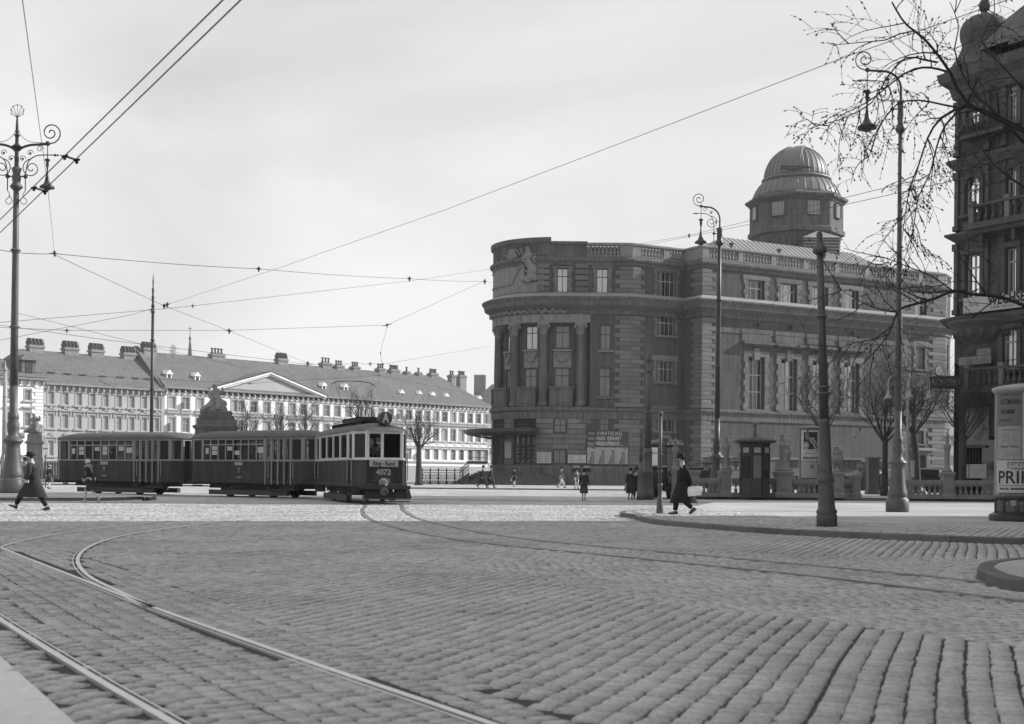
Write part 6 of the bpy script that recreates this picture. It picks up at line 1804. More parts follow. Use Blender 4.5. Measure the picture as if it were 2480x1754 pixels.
# ================================================================== lamp posts and poles
def spiral(c, r, turns, a0, sgn=1, r1=.12, n=26):
    """spiral in the xz plane from radius r inward"""
    out = []
    for i in range(n + 1):
        s = i / n; a = a0 + sgn * turns * 2 * PI * s; rr = r * (1 - s) + r * r1 * s
        out.append((c[0] + rr * math.cos(a), c[1], c[2] + rr * math.sin(a)))
    return out
def collar(b, z, r, c=(0, 0), n=12): b.lathe([(r * .8, z - r * .9), (r * 1.25, z - r * .6), (r * 1.05, z - r * .3), (r * 1.6, z), (r * 1.6, z + r * .25), (r * 1.1, z + r * .5), (r * .8, z + r * .9)], (c[0], c[1], 0), n)
def hang_lamp(parent, x, z, s=1.0):
    b = MB(); b.smooth = True; b.M = Matrix.Translation((x, 0, z)) @ Matrix.Scale(s, 4) @ Matrix.Translation((-x, 0, -z))
    b.lathe([(.015, .0), (.015, -.9)], (x, 0, z), 6)
    b.lathe([(.02, -.8), (.15, -.86), (.15, -.9), (.07, -1.0), (.09, -1.15), (.05, -1.3), (.03, -1.5)], (x, 0, z), 10)
    b.lathe([(.03, -1.5), (.07, -1.55), (.05, -1.65), (.09, -1.8), (.12, -2.0), (.2, -2.2), (.38, -2.32), (.40, -2.42), (.30, -2.44)], (x, 0, z), 14)
    b.build('lamp_hood', M['metal_dark'], parent)
    b = MB(); b.smooth = True; b.M = Matrix.Translation((x, 0, z)) @ Matrix.Scale(s, 4) @ Matrix.Translation((-x, 0, -z)); b.lathe([(.2, -2.40), (.17, -2.5), (.06, -2.56)], (x, 0, z), 10); b.build('lamp_glass', M['metal_grey'], parent)
def arm(parent, zt, sgn, reach=1.2, rise=1.6, m='metal_dark', s=1.0):
    """crozier arm: leaves the column top, arches over, ends in a scroll; lamp hangs below"""
    x = lambda v: sgn * v * s
    b = MB();
    main = [(0, 0, zt), (x(.0), 0, zt + .5 * s)] + [(x(.75 - .75 * math.cos(a)), 0, zt + .5 * s + (rise - .55) * s * math.sin(a)) for a in np.linspace(.15, PI / 2, 8)] + [(x(reach), 0, zt + (rise - .02) * s), (x(reach + .12), 0, zt + rise * s)]
    b.tube(main, [.05 * s] * (len(main) - 1) + [.03 * s], 6)
    sp = spiral((x(reach + .12), 0, zt + (rise + .42) * s), .42 * s, 1.75, -PI / 2, -sgn if sgn > 0 else 1, .12)
    if sgn > 0: sp = spiral((x(reach + .12), 0, zt + (rise + .42) * s), .42 * s, 1.75, -PI / 2, 1, .12)
    else: sp = spiral((x(reach + .12), 0, zt + (rise + .42) * s), .42 * s, 1.75, -PI / 2, -1, .12)
    b.tube(sp, .026 * s, 5)
    sp2 = spiral((x(reach - .62), 0, zt + (rise - .98) * s), .38 * s, 1.7, PI / 2, sgn, .15); b.tube(sp2, .02 * s, 5)
    b.tube(spline([(x(.35), 0, zt - .9 * s), (x(.35), 0, zt - .2), (x(.36), 0, zt + (rise - 1.15) * s), (x(.45), 0, zt + (rise - .72) * s), (x(.72), 0, zt + (rise - .5) * s), (x(1.0), 0, zt + (rise - .45) * s), (x(reach + .3), 0, zt + (rise - .45) * s)], .12), .022 * s, 5)
    b.tube(spiral((x(.22), 0, zt + .35 * s), .13 * s, 1.2, 0, 1, .2, 14), .014 * s, 4); b.tube(spiral((x(.52), 0, zt + (rise - .38) * s), .13 * s, 1.2, 0, 1, .2, 14), .014 * s, 4)
    b.tube(spiral((x(.9), 0, zt + (rise - .22) * s), .14 * s, 1.3, 0, 1, .2, 14), .014 * s, 4)
    b.ball((x(reach), 0, zt + (rise) * s), .1 * s, 8, 5); b.ball((x(.22), 0, zt + .35 * s), .05, 6, 4); b.ball((x(.52), 0, zt + (rise - .38) * s), .05, 6, 4)
    for k in range(3): b.ball((x(reach + .3 + k * .1), 0, zt + (rise - .45) * s), (.06 - k * .015) * s, 6, 4)
    b.ball((x(.35), 0, zt - .35 * s), .09 * s, 7, 5); b.tube([(x(.35), 0, zt - .35 * s), (0, 0, zt - .35 * s)], .03 * s, 5)
    b.tube(spline([(x(.35), 0, zt - .9 * s), (x(.25), 0, zt - 1.1 * s), (x(.42), 0, zt - 1.3 * s), (x(.3), 0, zt - 1.45 * s), (x(.15), 0, zt - 1.3 * s), (x(.3), 0, zt - 1.1 * s)], .1), .014 * s, 4)
    b.tube([(x(reach), 0, zt + rise * s), (x(reach), 0, zt + (rise - 1.3) * s)], .02 * s, 5)
    return b.build('lamp_arm', M[m], parent)
def lamp_base(b, s, H1, r0=.34, style=0):
    """heavy cast foot; s scales all"""
    if style == 0:
        b.lathe([(.5, 0), (.52, .04), (.52, .55), (.48, .6), (.40, .66), (.44, .72), (.45, .80), (.41, .95), (.34, 1.4), (.29, 1.9), (.28, 2.05), (.36, 2.15), (.42, 2.2), (.41, 2.27), (.30, 2.36), (.22, 2.5), (.25, 2.75), (.26, 2.95), (.2, 3.1), (.24, 3.2), (.22, 3.35), (.16, 3.5), (.17, 4.6)], (0, 0, 0), 16)
def big_lamp(label, base, H, arms, s=1.0, r=.13, turn=0.0, group=None, pale=False, rise=1.6, ks=1.0, top_orn=False, m='metal_grey', reach=1.2, hl=1.0):
    t = thing('street_lamp', label, 'street lamp', base, turn, group=group)
    b = MB(); b.smooth = True; b.M = Matrix.Diagonal((ks, ks, ks, 1)); lamp_base(b, ks, 4.6); b.build('base', M[m], t)
    b = MB(); b.smooth = True; z0 = 4.55 * ks; zt = H - rise * s
    b.lathe([(.17 * ks, z0), (.15 * ks, z0 + (zt - z0) * .3), (r, z0 + (zt - z0) * .6), (r * .85, zt)], (0, 0, 0), 14)
    for f in (.27, .62): collar(b, z0 + (zt - z0) * f, r * 1.05)
    b.lathe([(r, zt - 1.1), (r * 2.0, zt - .95), (r * 2.0, zt - .9), (r * 1.2, zt - .75), (r * 1.4, zt - .5), (r * 1.15, zt - .3), (r * 1.6, zt - .05), (r * 1.2, zt)], (0, 0, 0), 12)
    b.build('column', M[m], t)
    for sg in arms:
        arm(t, zt, sg, s=s, rise=rise, reach=reach); hang_lamp(t, sg * reach * s, zt + rise * s, hl)
    if top_orn:
        b = MB(); b.tube([(0, 0, zt), (0, 0, zt + 1.6 * s), (0, 0, zt + 1.95 * s)], [r * .8, r * .5, r * .3], 8); collar(b, zt + .8 * s, r); collar(b, zt + 1.25 * s, r * .6)
        for sg in (-1, 1): b.tube(spline([(0, 0, zt + 1.75 * s), (sg * .15, 0, zt + 1.3 * s), (sg * .6, 0, zt + 1.02 * s), (sg * 1.2 * s, 0, zt + .97 * s)], .15), .014, 4)
        for k in range(7):
            a = PI * k / 6 * 1.3 - .47; b.tube([(0, 0, zt + 1.95 * s), (.32 * math.cos(a), 0, zt + 2.2 * s + .3 * math.sin(a))], .012, 4); b.ball((.33 * math.cos(a), 0, zt + 2.2 * s + .31 * math.sin(a)), .03, 5, 3)
        b.tube([(.3 * math.cos(a), 0, zt + 2.2 * s + .3 * math.sin(a)) for a in np.linspace(-.5, 3.6, 16)], .012, 4); b.build('finial', M['metal_dark'], t)
    return t
# the right street lamp: column centre at x=2173
q = G(2173, 1240, .12)
zcol = P(2174, 208, q.y).z
big_lamp('tall scrolled street lamp on the pavement left of the poster column', (q.x, q.y, .12), P(2174, 170, q.y).z - .12, (-1,), r=.08, m='metal_grey', rise=1.25, s=.8, reach=1.38, hl=.8, ks=.72, group='scrolled street lamps')
# lamp in front of the hall
D = 80.0; q = P(1735, 1160, D); zc_ = P(1738, 540, D).z
l2 = big_lamp('scrolled street lamp before the corner of the hall, behind the balustrade', (q.x, D, .14), P(1738, 500, D).z - .14, (-1,), s=1.0, r=.13, m='metal_dark', rise=1.3, ks=1.0, reach=1.14, hl=.93, group='scrolled street lamps')
l2.rotation_euler = (0, math.radians(.25), 0)
# big double armed lamp on the left
D = 63.0; q = P(30, 1195, D); zL = P(44, 372, D).z
l3 = big_lamp('big double armed street lamp on the traffic island at the far left', (q.x, D, .12), P(44, 347, D).z - .12, (-1, 1), s=1.22, r=.15, m='metal_grey', rise=.95, ks=1.12, hl=.88, group='scrolled street lamps', top_orn=True)
l3.rotation_euler = (0, math.radians(.25), 0)

def pole(name, label, base, H, spec, cat, m='metal_grey', n=14, lean=0.0, group=None, extra=None):
    """spec: list of (radius, fraction or height) rings"""
    t = thing(name, label, cat, base, group=group)
    b = MB(); b.smooth = True; cut = spec['foot']
    b.lathe(spec['base'], (0, 0, 0), n); b.build('base', M[m], t)
    b = MB(); b.smooth = True; r0, r1 = spec['r']
    b.lathe([(r0, cut), (r1, H)], (0, 0, 0), n)
    for z, r_ in spec.get('collars', []): collar(b, z, r_)
    if 'top' in spec: b.lathe([(r_, H + z) for r_, z in spec['top']], (0, 0, 0), n)
    b.build('shaft', M[m], t)
    t.rotation_euler = (0, lean, 0)
    return t
# heavy tram pole on the pavement
q = G(2003, 1277, .12); H = P(1984, 590, q.y).z - .12
pole('tram_pole', 'thick leaning iron tram pole on the pavement with a stepped foot', (q.x, q.y, .12), H, dict(foot=2.45, r=(.108, .075),
     base=[(.235, 0), (.235, .26), (.22, .3), (.245, .35), (.20, .42), (.185, .6), (.168, .95), (.168, 1.0), (.195, 1.04), (.19, 1.1), (.16, 1.16), (.15, 1.3), (.16, 1.33), (.142, 1.4), (.135, 1.9), (.125, 2.35), (.14, 2.45)],
     collars=[(3.0, .1), (3.15, .09), (4.75, .085)], top=[(.09, -.25), (.16, -.2), (.16, -.12), (.09, -.02), (.06, .1), (.075, .2), (.02, .32)]), 'pole', lean=-math.radians(2.0))
# thin tram stop pole near the walking man
q = G(1598, 1245, .12)
pole('stop_pole', 'slender iron stop pole on the pavement tip beside the man with the bag', (q.x, q.y, .12), 2.95, dict(foot=.85, r=(.055, .045),
     base=[(.10, 0), (.105, .05), (.1, .3), (.075, .36), (.09, .42), (.06, .48), (.055, .8), (.08, .84), (.065, .9)], collars=[(1.25, .05), (1.75, .05)], top=[(.07, -.05), (.07, .02), (.03, .06)]), 'pole')
# pair of poles at the kerb before the hall corner
D = 67.0; q = P(1568, 1208, D); H = P(1569, 862, D).z
pole('tram_pole', 'broad iron tram pole standing before the hall with a square foot', (q.x, D, .0), H, dict(foot=2.6, r=(.17, .11),
     base=[(.34, 0), (.34, .38), (.30, .42), (.28, .7), (.27, 1.3), (.31, 1.35), (.31, 1.45), (.24, 1.55), (.22, 2.3), (.25, 2.35), (.2, 2.6)], collars=[(4.4, .15), (6.5, .11)], top=[(.11, -.3), (.17, -.25), (.12, 0), (.04, .3)]), 'pole', group='poles before the hall corner')
D = 66.0; q = P(1551, 1208, D); H = P(1551, 1048, D).z
pole('short_post', 'shorter thin iron post left of the broad pole before the hall', (q.x, D, .0), H, dict(foot=1.9, r=(.085, .07),
     base=[(.2, 0), (.2, .38), (.15, .42), (.14, 1.3), (.17, 1.36), (.1, 1.5), (.1, 1.9)], collars=[(2.3, .08)], top=[(.07, -.2), (.12, -.15), (.05, 0), (.03, .15)]), 'pole', group='poles before the hall corner')
# pole behind the trams with spire tip
D = 86.0; q = P(365, 1180, D); H = P(369, 745, D).z
pole('tram_pole', 'tall thin tram pole with a spiked tip rising behind the trams', (q.x, D, .0), H, dict(foot=1.5, r=(.13, .09), base=[(.3, 0), (.3, .5), (.2, .6), (.15, 1.5)],
     collars=[(H * .55, .11), (H * .82, .1), (H - .3, .1)], top=[(.09, 0), (.12, .1), (.07, .25), (.1, .7), (.06, .8), (.09, 1.2), (.04, 1.3), (.05, 1.7), (.01, 2.2)]), 'pole', m='metal_dark', lean=math.radians(.2))
D = 100.0; q = P(10, 1190, D); H = P(17, 890, D).z
t = pole('tram_pole', 'pale tram pole on splayed legs at the far left edge', (q.x, D, .0), H, dict(foot=2.0, r=(.2, .14), base=[(.22, 1.2), (.24, 1.8), (.2, 2.1)], collars=[(H * .55, .14), (H * .75, .13)], top=[(.14, -.3), (.2, -.2), (.08, 0), (.02, .5)]), 'pole', m='metal_pale')
b = MB()
for a in (0.3, 1.9, 3.4, 5.0): b.tube([(.15 * math.cos(a), .15 * math.sin(a), 2.4), (.7 * math.cos(a), .7 * math.sin(a), 0)], .05, 5)
b.build('legs', M['metal_pale'], t)
# sign on a stick, far left
D = 92; q = P(110, 1180, D); t = thing('stop_sign', 'small white stop sign on a thin pole right of the small monument', 'sign', (q.x, D, 0))
b = MB(); b.tube([(0, 0, 0), (0, 0, P(110, 1095, D).z)], .04, 6); b.build('post', M['metal_dark'], t)
z0, z1 = P(110, 1092, D).z, P(110, 1083, D).z; b = MB(); b.box(-.22, .22, -.06, -.02, z0 - .2, z1 + .2); b.build('plate', M['white'], t)
b = MB(); b.box(-.16, .16, -.07, -.062, (z0 + z1) / 2 - .02, (z0 + z1) / 2 + .06); b.build('plate_print', M['ink_grey'], t)
# pale candelabra with many arms behind the right street lamp
D = 76; q = P(2187, 1170, D); t = thing('candelabra', 'pale many armed candelabra lamp behind the right street lamp', 'street lamp', (q.x + .25, D, .14))
zt = P(2187, 935, D).z; b = MB(); b.smooth = True; b.lathe([(.3, 0), (.3, 1.0), (.2, 1.2), (.14, 2.0), (.1, 3.0), (.08, zt), (.03, zt + .5)], (0, 0, 0), 10); b.build('column', M['metal_pale'], t)
for i in range(6):
    a = 2 * PI * i / 6 + .3; R_ = 1.3; b = MB(); ca, sa = math.cos(a), math.sin(a)
    b.tube([(ca * .05, sa * .05, zt - .6)] + [(ca * (R_ / 2 - R_ / 2 * math.cos(p)), sa * (R_ / 2 - R_ / 2 * math.cos(p)), zt + .0 + .55 * math.sin(p)) for p in np.linspace(.3, PI - .05, 9)] + [(ca * R_, sa * R_, zt - .45)], .03, 5)
    b.tube([(ca * (.75 + .16 * math.cos(p) * (1 - p / 14)), sa * (.75 + .16 * math.cos(p) * (1 - p / 14)), zt - .05 + .16 * math.sin(p) * (1 - p / 14)) for p in np.linspace(0, 10, 14)], .018, 4)
    ob = b.build('lamp_arm', M['metal_pale'], t)
    b = MB(); b.smooth = True; b.lathe([(.03, 0), (.07, -.08), (.08, -.25), (.24, -.42), (.25, -.48), (.1, -.5)], (ca * R_, sa * R_, zt - .4), 10); b.build('lamp_shade', M['metal_pale'], t)

# ================================================================== stone balustrade with piers, urns and lamp standards
DB = 70.0
FBal = Frame((0, DB), Vector((1, -.035)))
bt = lambda x: FBal.px(x, 1180)[0]
BALT = baluster_mesh(.46, .095, M['stone_pale'], 10)
def bal_run(x0, x1, n_, lab, d=0.0, h=1.0, y0=0.14):
    a, c = bt(x0), bt(x1)
    t = thing('stone_balustrade', lab, 'balustrade', FBal.P((a + c) / 2, y0, d), world_parts=True, group='runs of stone balustrade')
    b = MB(); FBal.box(b, a, c, y0, y0 + .16, d - .18, d + .18); b.build('base_course', M['stone_pale'], t)
    b = MB(); FBal.box(b, a, c, y0 + .16, y0 + .22, d - .14, d + .14); FBal.box(b, a, c, y0 + .68, y0 + .78, d - .12, d + .12); FBal.box(b, a, c, y0 + .78, y0 + .9, d - .17, d + .17); FBal.box(b, a, c, y0 + .9, y0 + .98, d - .13, d + .13); b.build('handrail', M['stone_pale'], t)
    for i in range(n_):
        s = link('baluster', BALT, t); p = FBal.P(a + (c - a) * (i + .5) / n_, y0 + .22, d); s.location = p; s.matrix_parent_inverse = Matrix.Translation(-t.location)
    return t
def pier(x0, x1, h, lab, d=.02, y0=0.14, m='stone_pale', base=True):
    a, c = bt(x0), bt(x1); w = c - a; m_ = (a + c) / 2
    t = thing('stone_pier', lab, 'pier', FBal.P(m_, y0, d), world_parts=True, group='piers of the balustrade')
    b = MB(); p = FBal.P(m_, 0, d)
    def sq(r_, z): return [(p.x - r_, p.y - r_, z), (p.x + r_, p.y - r_, z), (p.x + r_, p.y + r_, z), (p.x - r_, p.y + r_, z)]
    r_ = w / 2 * .86
    b.loft([sq(r_ * 1.25, y0), sq(r_ * 1.25, y0 + .17), sq(r_ * 1.12, y0 + .24), sq(r_, y0 + .28), sq(r_, y0 + h - .26), sq(r_ * 1.08, y0 + h - .22), sq(r_ * 1.2, y0 + h - .12), sq(r_ * 1.25, y0 + h - .05), sq(r_ * 1.1, y0 + h)]); b.build('shaft', M[m], t)
    b = MB(); b.box(p.x - r_ * .62, p.x + r_ * .62, p.y - r_ - .025, p.y - r_ - .001, y0 + .42, y0 + h - .42); b.build('panel', M[m], t)
    return t, p
def standard(x, D, z0, z1, lab):
    p = P(x, 1100, D); t = thing('lamp_standard', lab, 'lamp standard', (p.x, D, z0), group='pale lamp standards on the piers'); H = z1 - z0
    b = MB(); b.smooth = True; b.lathe([(.27, 0), (.29, .05), (.22, .14), (.15, .25), (.14, H * .35), (.15, H * .55), (.19, H * .60), (.2, H * .66), (.16, H * .71), (.09, H * .74), (.12, H * .78), (.12, H * .82), (.07, H * .85), (.12, H * .88), (.10, H * .93), (.03, H)], (0, 0, 0), 12); b.build('column', M['stone_pale'], t)
    for i in range(4):
        a = i * PI / 2 + .25; ca, sa = math.cos(a), math.sin(a); b = MB()
        b.tube([(0, 0, H * .87), (ca * .18, sa * .18, H * .86), (ca * .26, sa * .26, H * .93), (ca * .36, sa * .36, H * .92), (ca * .38, sa * .38, H * .85)], .022, 5)
        b.lathe([(.02, 0), (.075, -.06), (.08, -.1)], (ca * .38, sa * .38, H * .86), 8); b.build('lamp_arm', M['white'] if False else M['metal_pale'], t)
    return t
def urn(x, D, z0, z1, w, lab):
    p = P(x, 1130, D); t = thing('stone_urn', lab, 'urn', (p.x, D, z0), group='stone urns on the piers'); H = z1 - z0; r_ = w / 2
    b = MB(); b.smooth = True; b.lathe([(r_ * .62, 0), (r_ * .62, H * .06), (r_ * .4, H * .12), (r_ * .28, H * .22), (r_ * .3, H * .3)], (0, 0, 0), 14); b.build('foot', M['stone_pale'], t)
    b = MB(); b.smooth = True; b.lathe([(r_ * .3, H * .3), (r_ * .55, H * .38), (r_ * .9, H * .5), (r_, H * .62), (r_ * .95, H * .75), (r_ * .78, H * .86), (r_ * .74, H * .9), (r_ * .9, H * .94), (r_ * .9, H), (r_ * .7, H * .98), (.02, H * .9)], (0, 0, 0), 20); b.build('bowl', M['stone_pale'], t)
    return t
bal_run(1643, 1744, 9, 'stone balustrade run behind the man with the bag')
bal_run(1774, 1790, 1, 'short stone balustrade stub left of the wooden kiosk')
bal_run(1826, 1880, 4, 'short stone balustrade run between kiosk and wide pier')
bal_run(1914, 2018, 8, 'stone balustrade run between the wide pier and the tall tram pole')
bal_run(2040, 2074, 5, 'small lower balustrade right behind the tall tram pole', d=-1.2)
bal_run(2152, 2284, 10, 'stone balustrade run right of the tall street lamp')
bal_run(2306, 2480, 13, 'stone balustrade run behind the big poster column')
zt = lambda y, D=DB: P(1800, y, D).z
piers = [(1624, 1646, 1.36, 'stone pier with lamp standard at the left end of the balustrade'), (1743, 1771, 1.42, 'stone pier with lamp standard left of the kiosk'), (1874, 1918, 1.38, 'wide stone pier carrying two lamp standards'),
         (2013, 2043, 1.36, 'stone pier under the urn right beside the tall tram pole'), (2072, 2096, 1.22, 'small stone pier under the little urn'), (2279, 2309, 1.4, 'stone pier with pale lamp standard left of the corner house')]
for x0, x1, h, lab in piers: pier(x0, x1, h, lab, d=-1.2 if x0 == 2072 else .02)
pier(1695, 1726, 1.40, 'farther stone pier with urn seen over the left balustrade', d=-6.5); pier(1774, 1796, 1.40, 'farther stone pier with urn just left of the kiosk', d=-6.5)
standard(1636, 69.95, 1.5, zt(1063), 'pale lamp standard on the leftmost pier'); standard(1759, 69.95, 1.56, zt(1052), 'pale lamp standard on the pier left of the kiosk')
standard(1894, 69.9, 1.52, zt(1045), 'taller of the two lamp standards on the wide pier'); standard(1908, 73, 1.52, P(1908, 1073, 73).z, 'shorter lamp standard rising behind the wide pier')
standard(2294, 69.9, 1.54, zt(1045), 'pale lamp standard on the pier beside the corner house')
urn(1710, 76.5, 1.54, P(1710, 1107, 76.5).z, 26 * 76.5 / FOC, 'stone urn seen over the balustrade left of the street lamp'); urn(1782, 76.5, 1.54, P(1782, 1108, 76.5).z, 27 * 76.5 / FOC, 'stone urn just left of the kiosk')
urn(2028, 69.95, 1.5, zt(1094), 29 * 70 / FOC, 'large stone urn right behind the tall tram pole'); urn(2083, 71.2, 1.36, P(2083, 1120, 71.2).z, 18 * 71 / FOC, 'small stone urn on the little pier')
# little lamps on the urn at the pole
standard(2027, 70.1, zt(1096), zt(1079), 'little lamp cluster standing in the large urn')
# ================================================================== kiosk
D = 68.6; q = P(1827, 1180, D); kz0 = .15
ki = thing('kiosk', 'dark wooden telephone kiosk with flat roof and spire in the balustrade gap', 'kiosk', (q.x, D, kz0))
def ring6(r_, z, n=8): return [(r_ * math.cos(2 * PI * (i + .5) / n + .0), r_ * math.sin(2 * PI * (i + .5) / n), z) for i in range(n)]
zr = P(1827, 1075, D).z - kz0; rb = .78
b = MB(); b.loft([ring6(rb * 1.05, 0), ring6(rb * 1.05, .08), ring6(rb, .1), ring6(rb, .95)]); b.build('base_panel', M['frame_dark'], ki)
for i in range(8):
    a0_, a1_ = ring6(rb, 0)[i], ring6(rb, 0)[(i + 1) % 8]; F8 = Frame((a1_[0], a1_[1]), (a0_[0] - a1_[0], a0_[1] - a1_[1])); Ln = F8.u.length and (Vector(a0_[:2]) - Vector(a1_[:2])).length
    b = MB(); F8.wall(b, 0, Ln, .95, zr, [(.09, Ln - .09, 1.0, zr - .62), (.1, Ln - .1, zr - .5, zr - .18)], .05); F8.box(b, -.03, .04, 0, zr, 0, .04); b.build('panel_frame', M['frame_dark'], ki)
    b = MB(); F8.box(b, .12, Ln - .12, zr - .48, zr - .2, -.045, -.03); b.build('name_panel', M['paper_grey'], ki)
    b = MB(); F8.box(b, .1, Ln - .1, 1.0, zr - .62, -.05, -.045); b.build('window_pane', M['pane_mid'] if i % 2 else M['pane_dark'], ki)
    if F8.n.y < 0:
        b = MB(); F8.box(b, .11, .15, 1.0, zr - .62, -.04, -.01); F8.box(b, Ln - .15, Ln - .11, 1.0, zr - .62, -.04, -.01); F8.box(b, .15, Ln - .15, zr - .67, zr - .62, -.04, -.01); b.build('door_trim', M['frame_white'], ki)
        b = MB(); F8.box(b, Ln * .4, Ln * .75, 1.55, 1.8, -.04, -.03); b.build('notice', M['paper'], ki)
b = MB(); b.loft([ring6(rb * 1.1, zr), ring6(1.12, zr + .08), ring6(1.12, zr + .16), ring6(.9, zr + .26), ring6(.35, zr + .34)]); b.build('roof', M['frame_dark'], ki)
b = MB(); b.lathe([(.2, zr + .33), (.14, zr + .4), (.06, zr + .9), (.12, zr + .95), (.12, zr + 1.02), (.03, zr + 1.1)], (0, 0, 0), 8); b.build('spire', M['metal_grey'], ki)
for i in range(4): b = MB(); a = i * PI / 2 + .4; b.tube([(0, 0, zr + 1.0), (.1 * math.cos(a), .1 * math.sin(a), zr + 1.12), (.2 * math.cos(a), .2 * math.sin(a), zr + 1.16), (.22 * math.cos(a), .22 * math.sin(a), zr + 1.06)], .018, 4); b.build('finial_arm', M['metal_pale'], ki)
# ================================================================== poster columns
def wrap_text(txt, size, R_, phi, z, m, parent, width=None, **kw):
    me = text_mesh(txt, size, 'poster_lettering', **kw)
    if width:
        xs = [v.co.x for v in me.vertices]; me.transform(Matrix.Diagonal((width / (max(xs) - min(xs)), 1, 1, 1)))
    for v in me.vertices:
        a = phi + v.co.x / R_; v.co = (R_ * math.sin(a), -R_ * math.cos(a), z + v.co.y)
    me.materials.clear(); me.materials.append(m); return link('poster_lettering', me, parent)
def wrap_sheet(R_, p0, p1, z0, z1, m, parent, name='poster'):
    b = MB(); n_ = max(2, int(abs(p1 - p0) / .12));
    for i in range(n_):
        a, c = p0 + (p1 - p0) * i / n_, p0 + (p1 - p0) * (i + 1) / n_
        b.add([(R_ * math.sin(a), -R_ * math.cos(a), z0), (R_ * math.sin(c), -R_ * math.cos(c), z0), (R_ * math.sin(c), -R_ * math.cos(c), z1), (R_ * math.sin(a), -R_ * math.cos(a), z1)], [(0, 1, 2, 3)])
    return b.build(name, m, parent)
q = G(2473, 1262, .12); D = q.y; R_ = .70
pc = thing('poster_column', 'big round poster column on the pavement with concert posters, at the right edge', 'poster column', (q.x, D, .12))
zz = lambda y: P(2473, y, D).z - .12
b = MB(); b.lathe([(.80, 0), (.82, .04), (.82, .16), (.74, .2), (.7, .22)], (0, 0, 0), 32); b.build('plinth', M['metal_dark'], pc)
b = MB(); b.lathe([(.655, .2), (.655, zz(1208))], (0, 0, 0), 32); b.build('lower_drum', M['sign_dark'], pc)
for i in range(10):
    a = -1.62 + i * .56; wrap_sheet(.668, a + .04, a + .46, .26, zz(1212), M['metal_grey'], pc, 'glass_panel')
    if i in (1, 2): wrap_text('WIE?' if i == 1 else 'WANN?', .07, .672, a + .12, zz(1216) - .03, M['paper'], pc, width=.1)
    b = MB(); ang = a; b.M = Matrix.Rotation(ang, 4, 'Z'); b.box(-.03, .03, -.70, -.66, .2, zz(1208)); b.build('drum_post', M['metal_dark'], pc)
wrap_sheet(.674, -.77, -.50, .42, .56, M['paper_grey'], pc, 'small_label')
b = MB(); b.lathe([(.69, zz(1210)), (.72, zz(1206)), (.72, zz(1203)), (.69, zz(1200))], (0, 0, 0), 40); b.build('belt', M['metal_dark'], pc)
b = MB(); b.smooth = True; b.lathe([(R_ - .012, zz(1202)), (R_ - .012, zz(950))], (0, 0, 0), 48, close=False); b.build('drum', M['stone_pale'], pc)
b = MB(); b.smooth = True; b.lathe([(R_, zz(953)), (.74, zz(950)), (.77, zz(945)), (.76, zz(941)), (.6, zz(936)), (.2, zz(930))], (0, 0, 0), 40); b.build('cap', M['metal_pale'], pc)
pxa = lambda x: math.asin(max(-1, min(1, (x - 2473) / FOC * D / R_)))
wrap_sheet(R_, pxa(2410), pxa(2451), zz(1032), zz(952), M['ink_grey'], pc); wrap_sheet(R_, pxa(2411), pxa(2448), zz(1113), zz(1035), M['paper_grey'], pc)
wrap_sheet(R_ + .001, pxa(2451.5), 1.3, zz(1113), zz(955), M['paper'], pc, 'blank_paper'); wrap_sheet(R_ + .002, pxa(2410), 1.45, zz(1196), zz(1116), M['paper'], pc)
def pl(txt, x0, x1, y0, y1, m='ink', **kw):
    a0_, a1_ = pxa(x0), pxa(x1); wrap_text(txt, (zz(y0) - zz(y1)) / .70, R_ + .006, (a0_ + a1_) / 2, (zz(y0) + zz(y1)) / 2 - 0.0, M[m], pc, width=(a1_ - a0_) * R_, **kw)
pl('GUTMANN', 2413, 2447, 970, 983, bold=.002); pl('KUBIE', 2414, 2436, 995, 1005, bold=.004); pl('VORTRAG', 2412, 2430, 1018, 1023)
pl('BAYERN  TIROL', 2414, 2446, 957, 961); pl('Raoul Mader', 2414, 2446, 1079, 1086); pl('KONZERTHAUS', 2415, 2446, 1042, 1045)
for k in range(5): pl('mmmmm   mmmm', 2415, 2446, 1052 + k * 5, 1054 + k * 5, 'ink_grey')
for k in range(3): pl('mmm mmmmmm', 2418, 2446, 1093 + k * 5, 1095 + k * 5, 'ink_grey')
pl('LETZTES KONZERT', 2427, 2519, 1122.5, 1129, bold=.001); pl('VASA', 2428, 2458, 1132.5, 1139, bold=.001); pl('PRIHODA', 2411.5, 2540, 1143, 1173, bold=.006)
pl('PROF. EMMERICH KRIS', 2413, 2500, 1182, 1186.5, bold=.003); wrap_sheet(R_ + .004, pxa(2424), 1.4, zz(1121), zz(1119.5), M['ink'], pc, 'poster_rule'); wrap_sheet(R_ + .004, pxa(2412), 1.4, zz(1177), zz(1175.5), M['ink_grey'], pc, 'poster_rule'); wrap_sheet(R_ + .004, pxa(2412), 1.4, zz(1195.5), zz(1193.5), M['ink'], pc, 'poster_rule')
wrap_sheet(R_ + .004, pxa(2424), pxa(2425.5), zz(1137), zz(1119.5), M['ink'], pc, 'poster_rule')
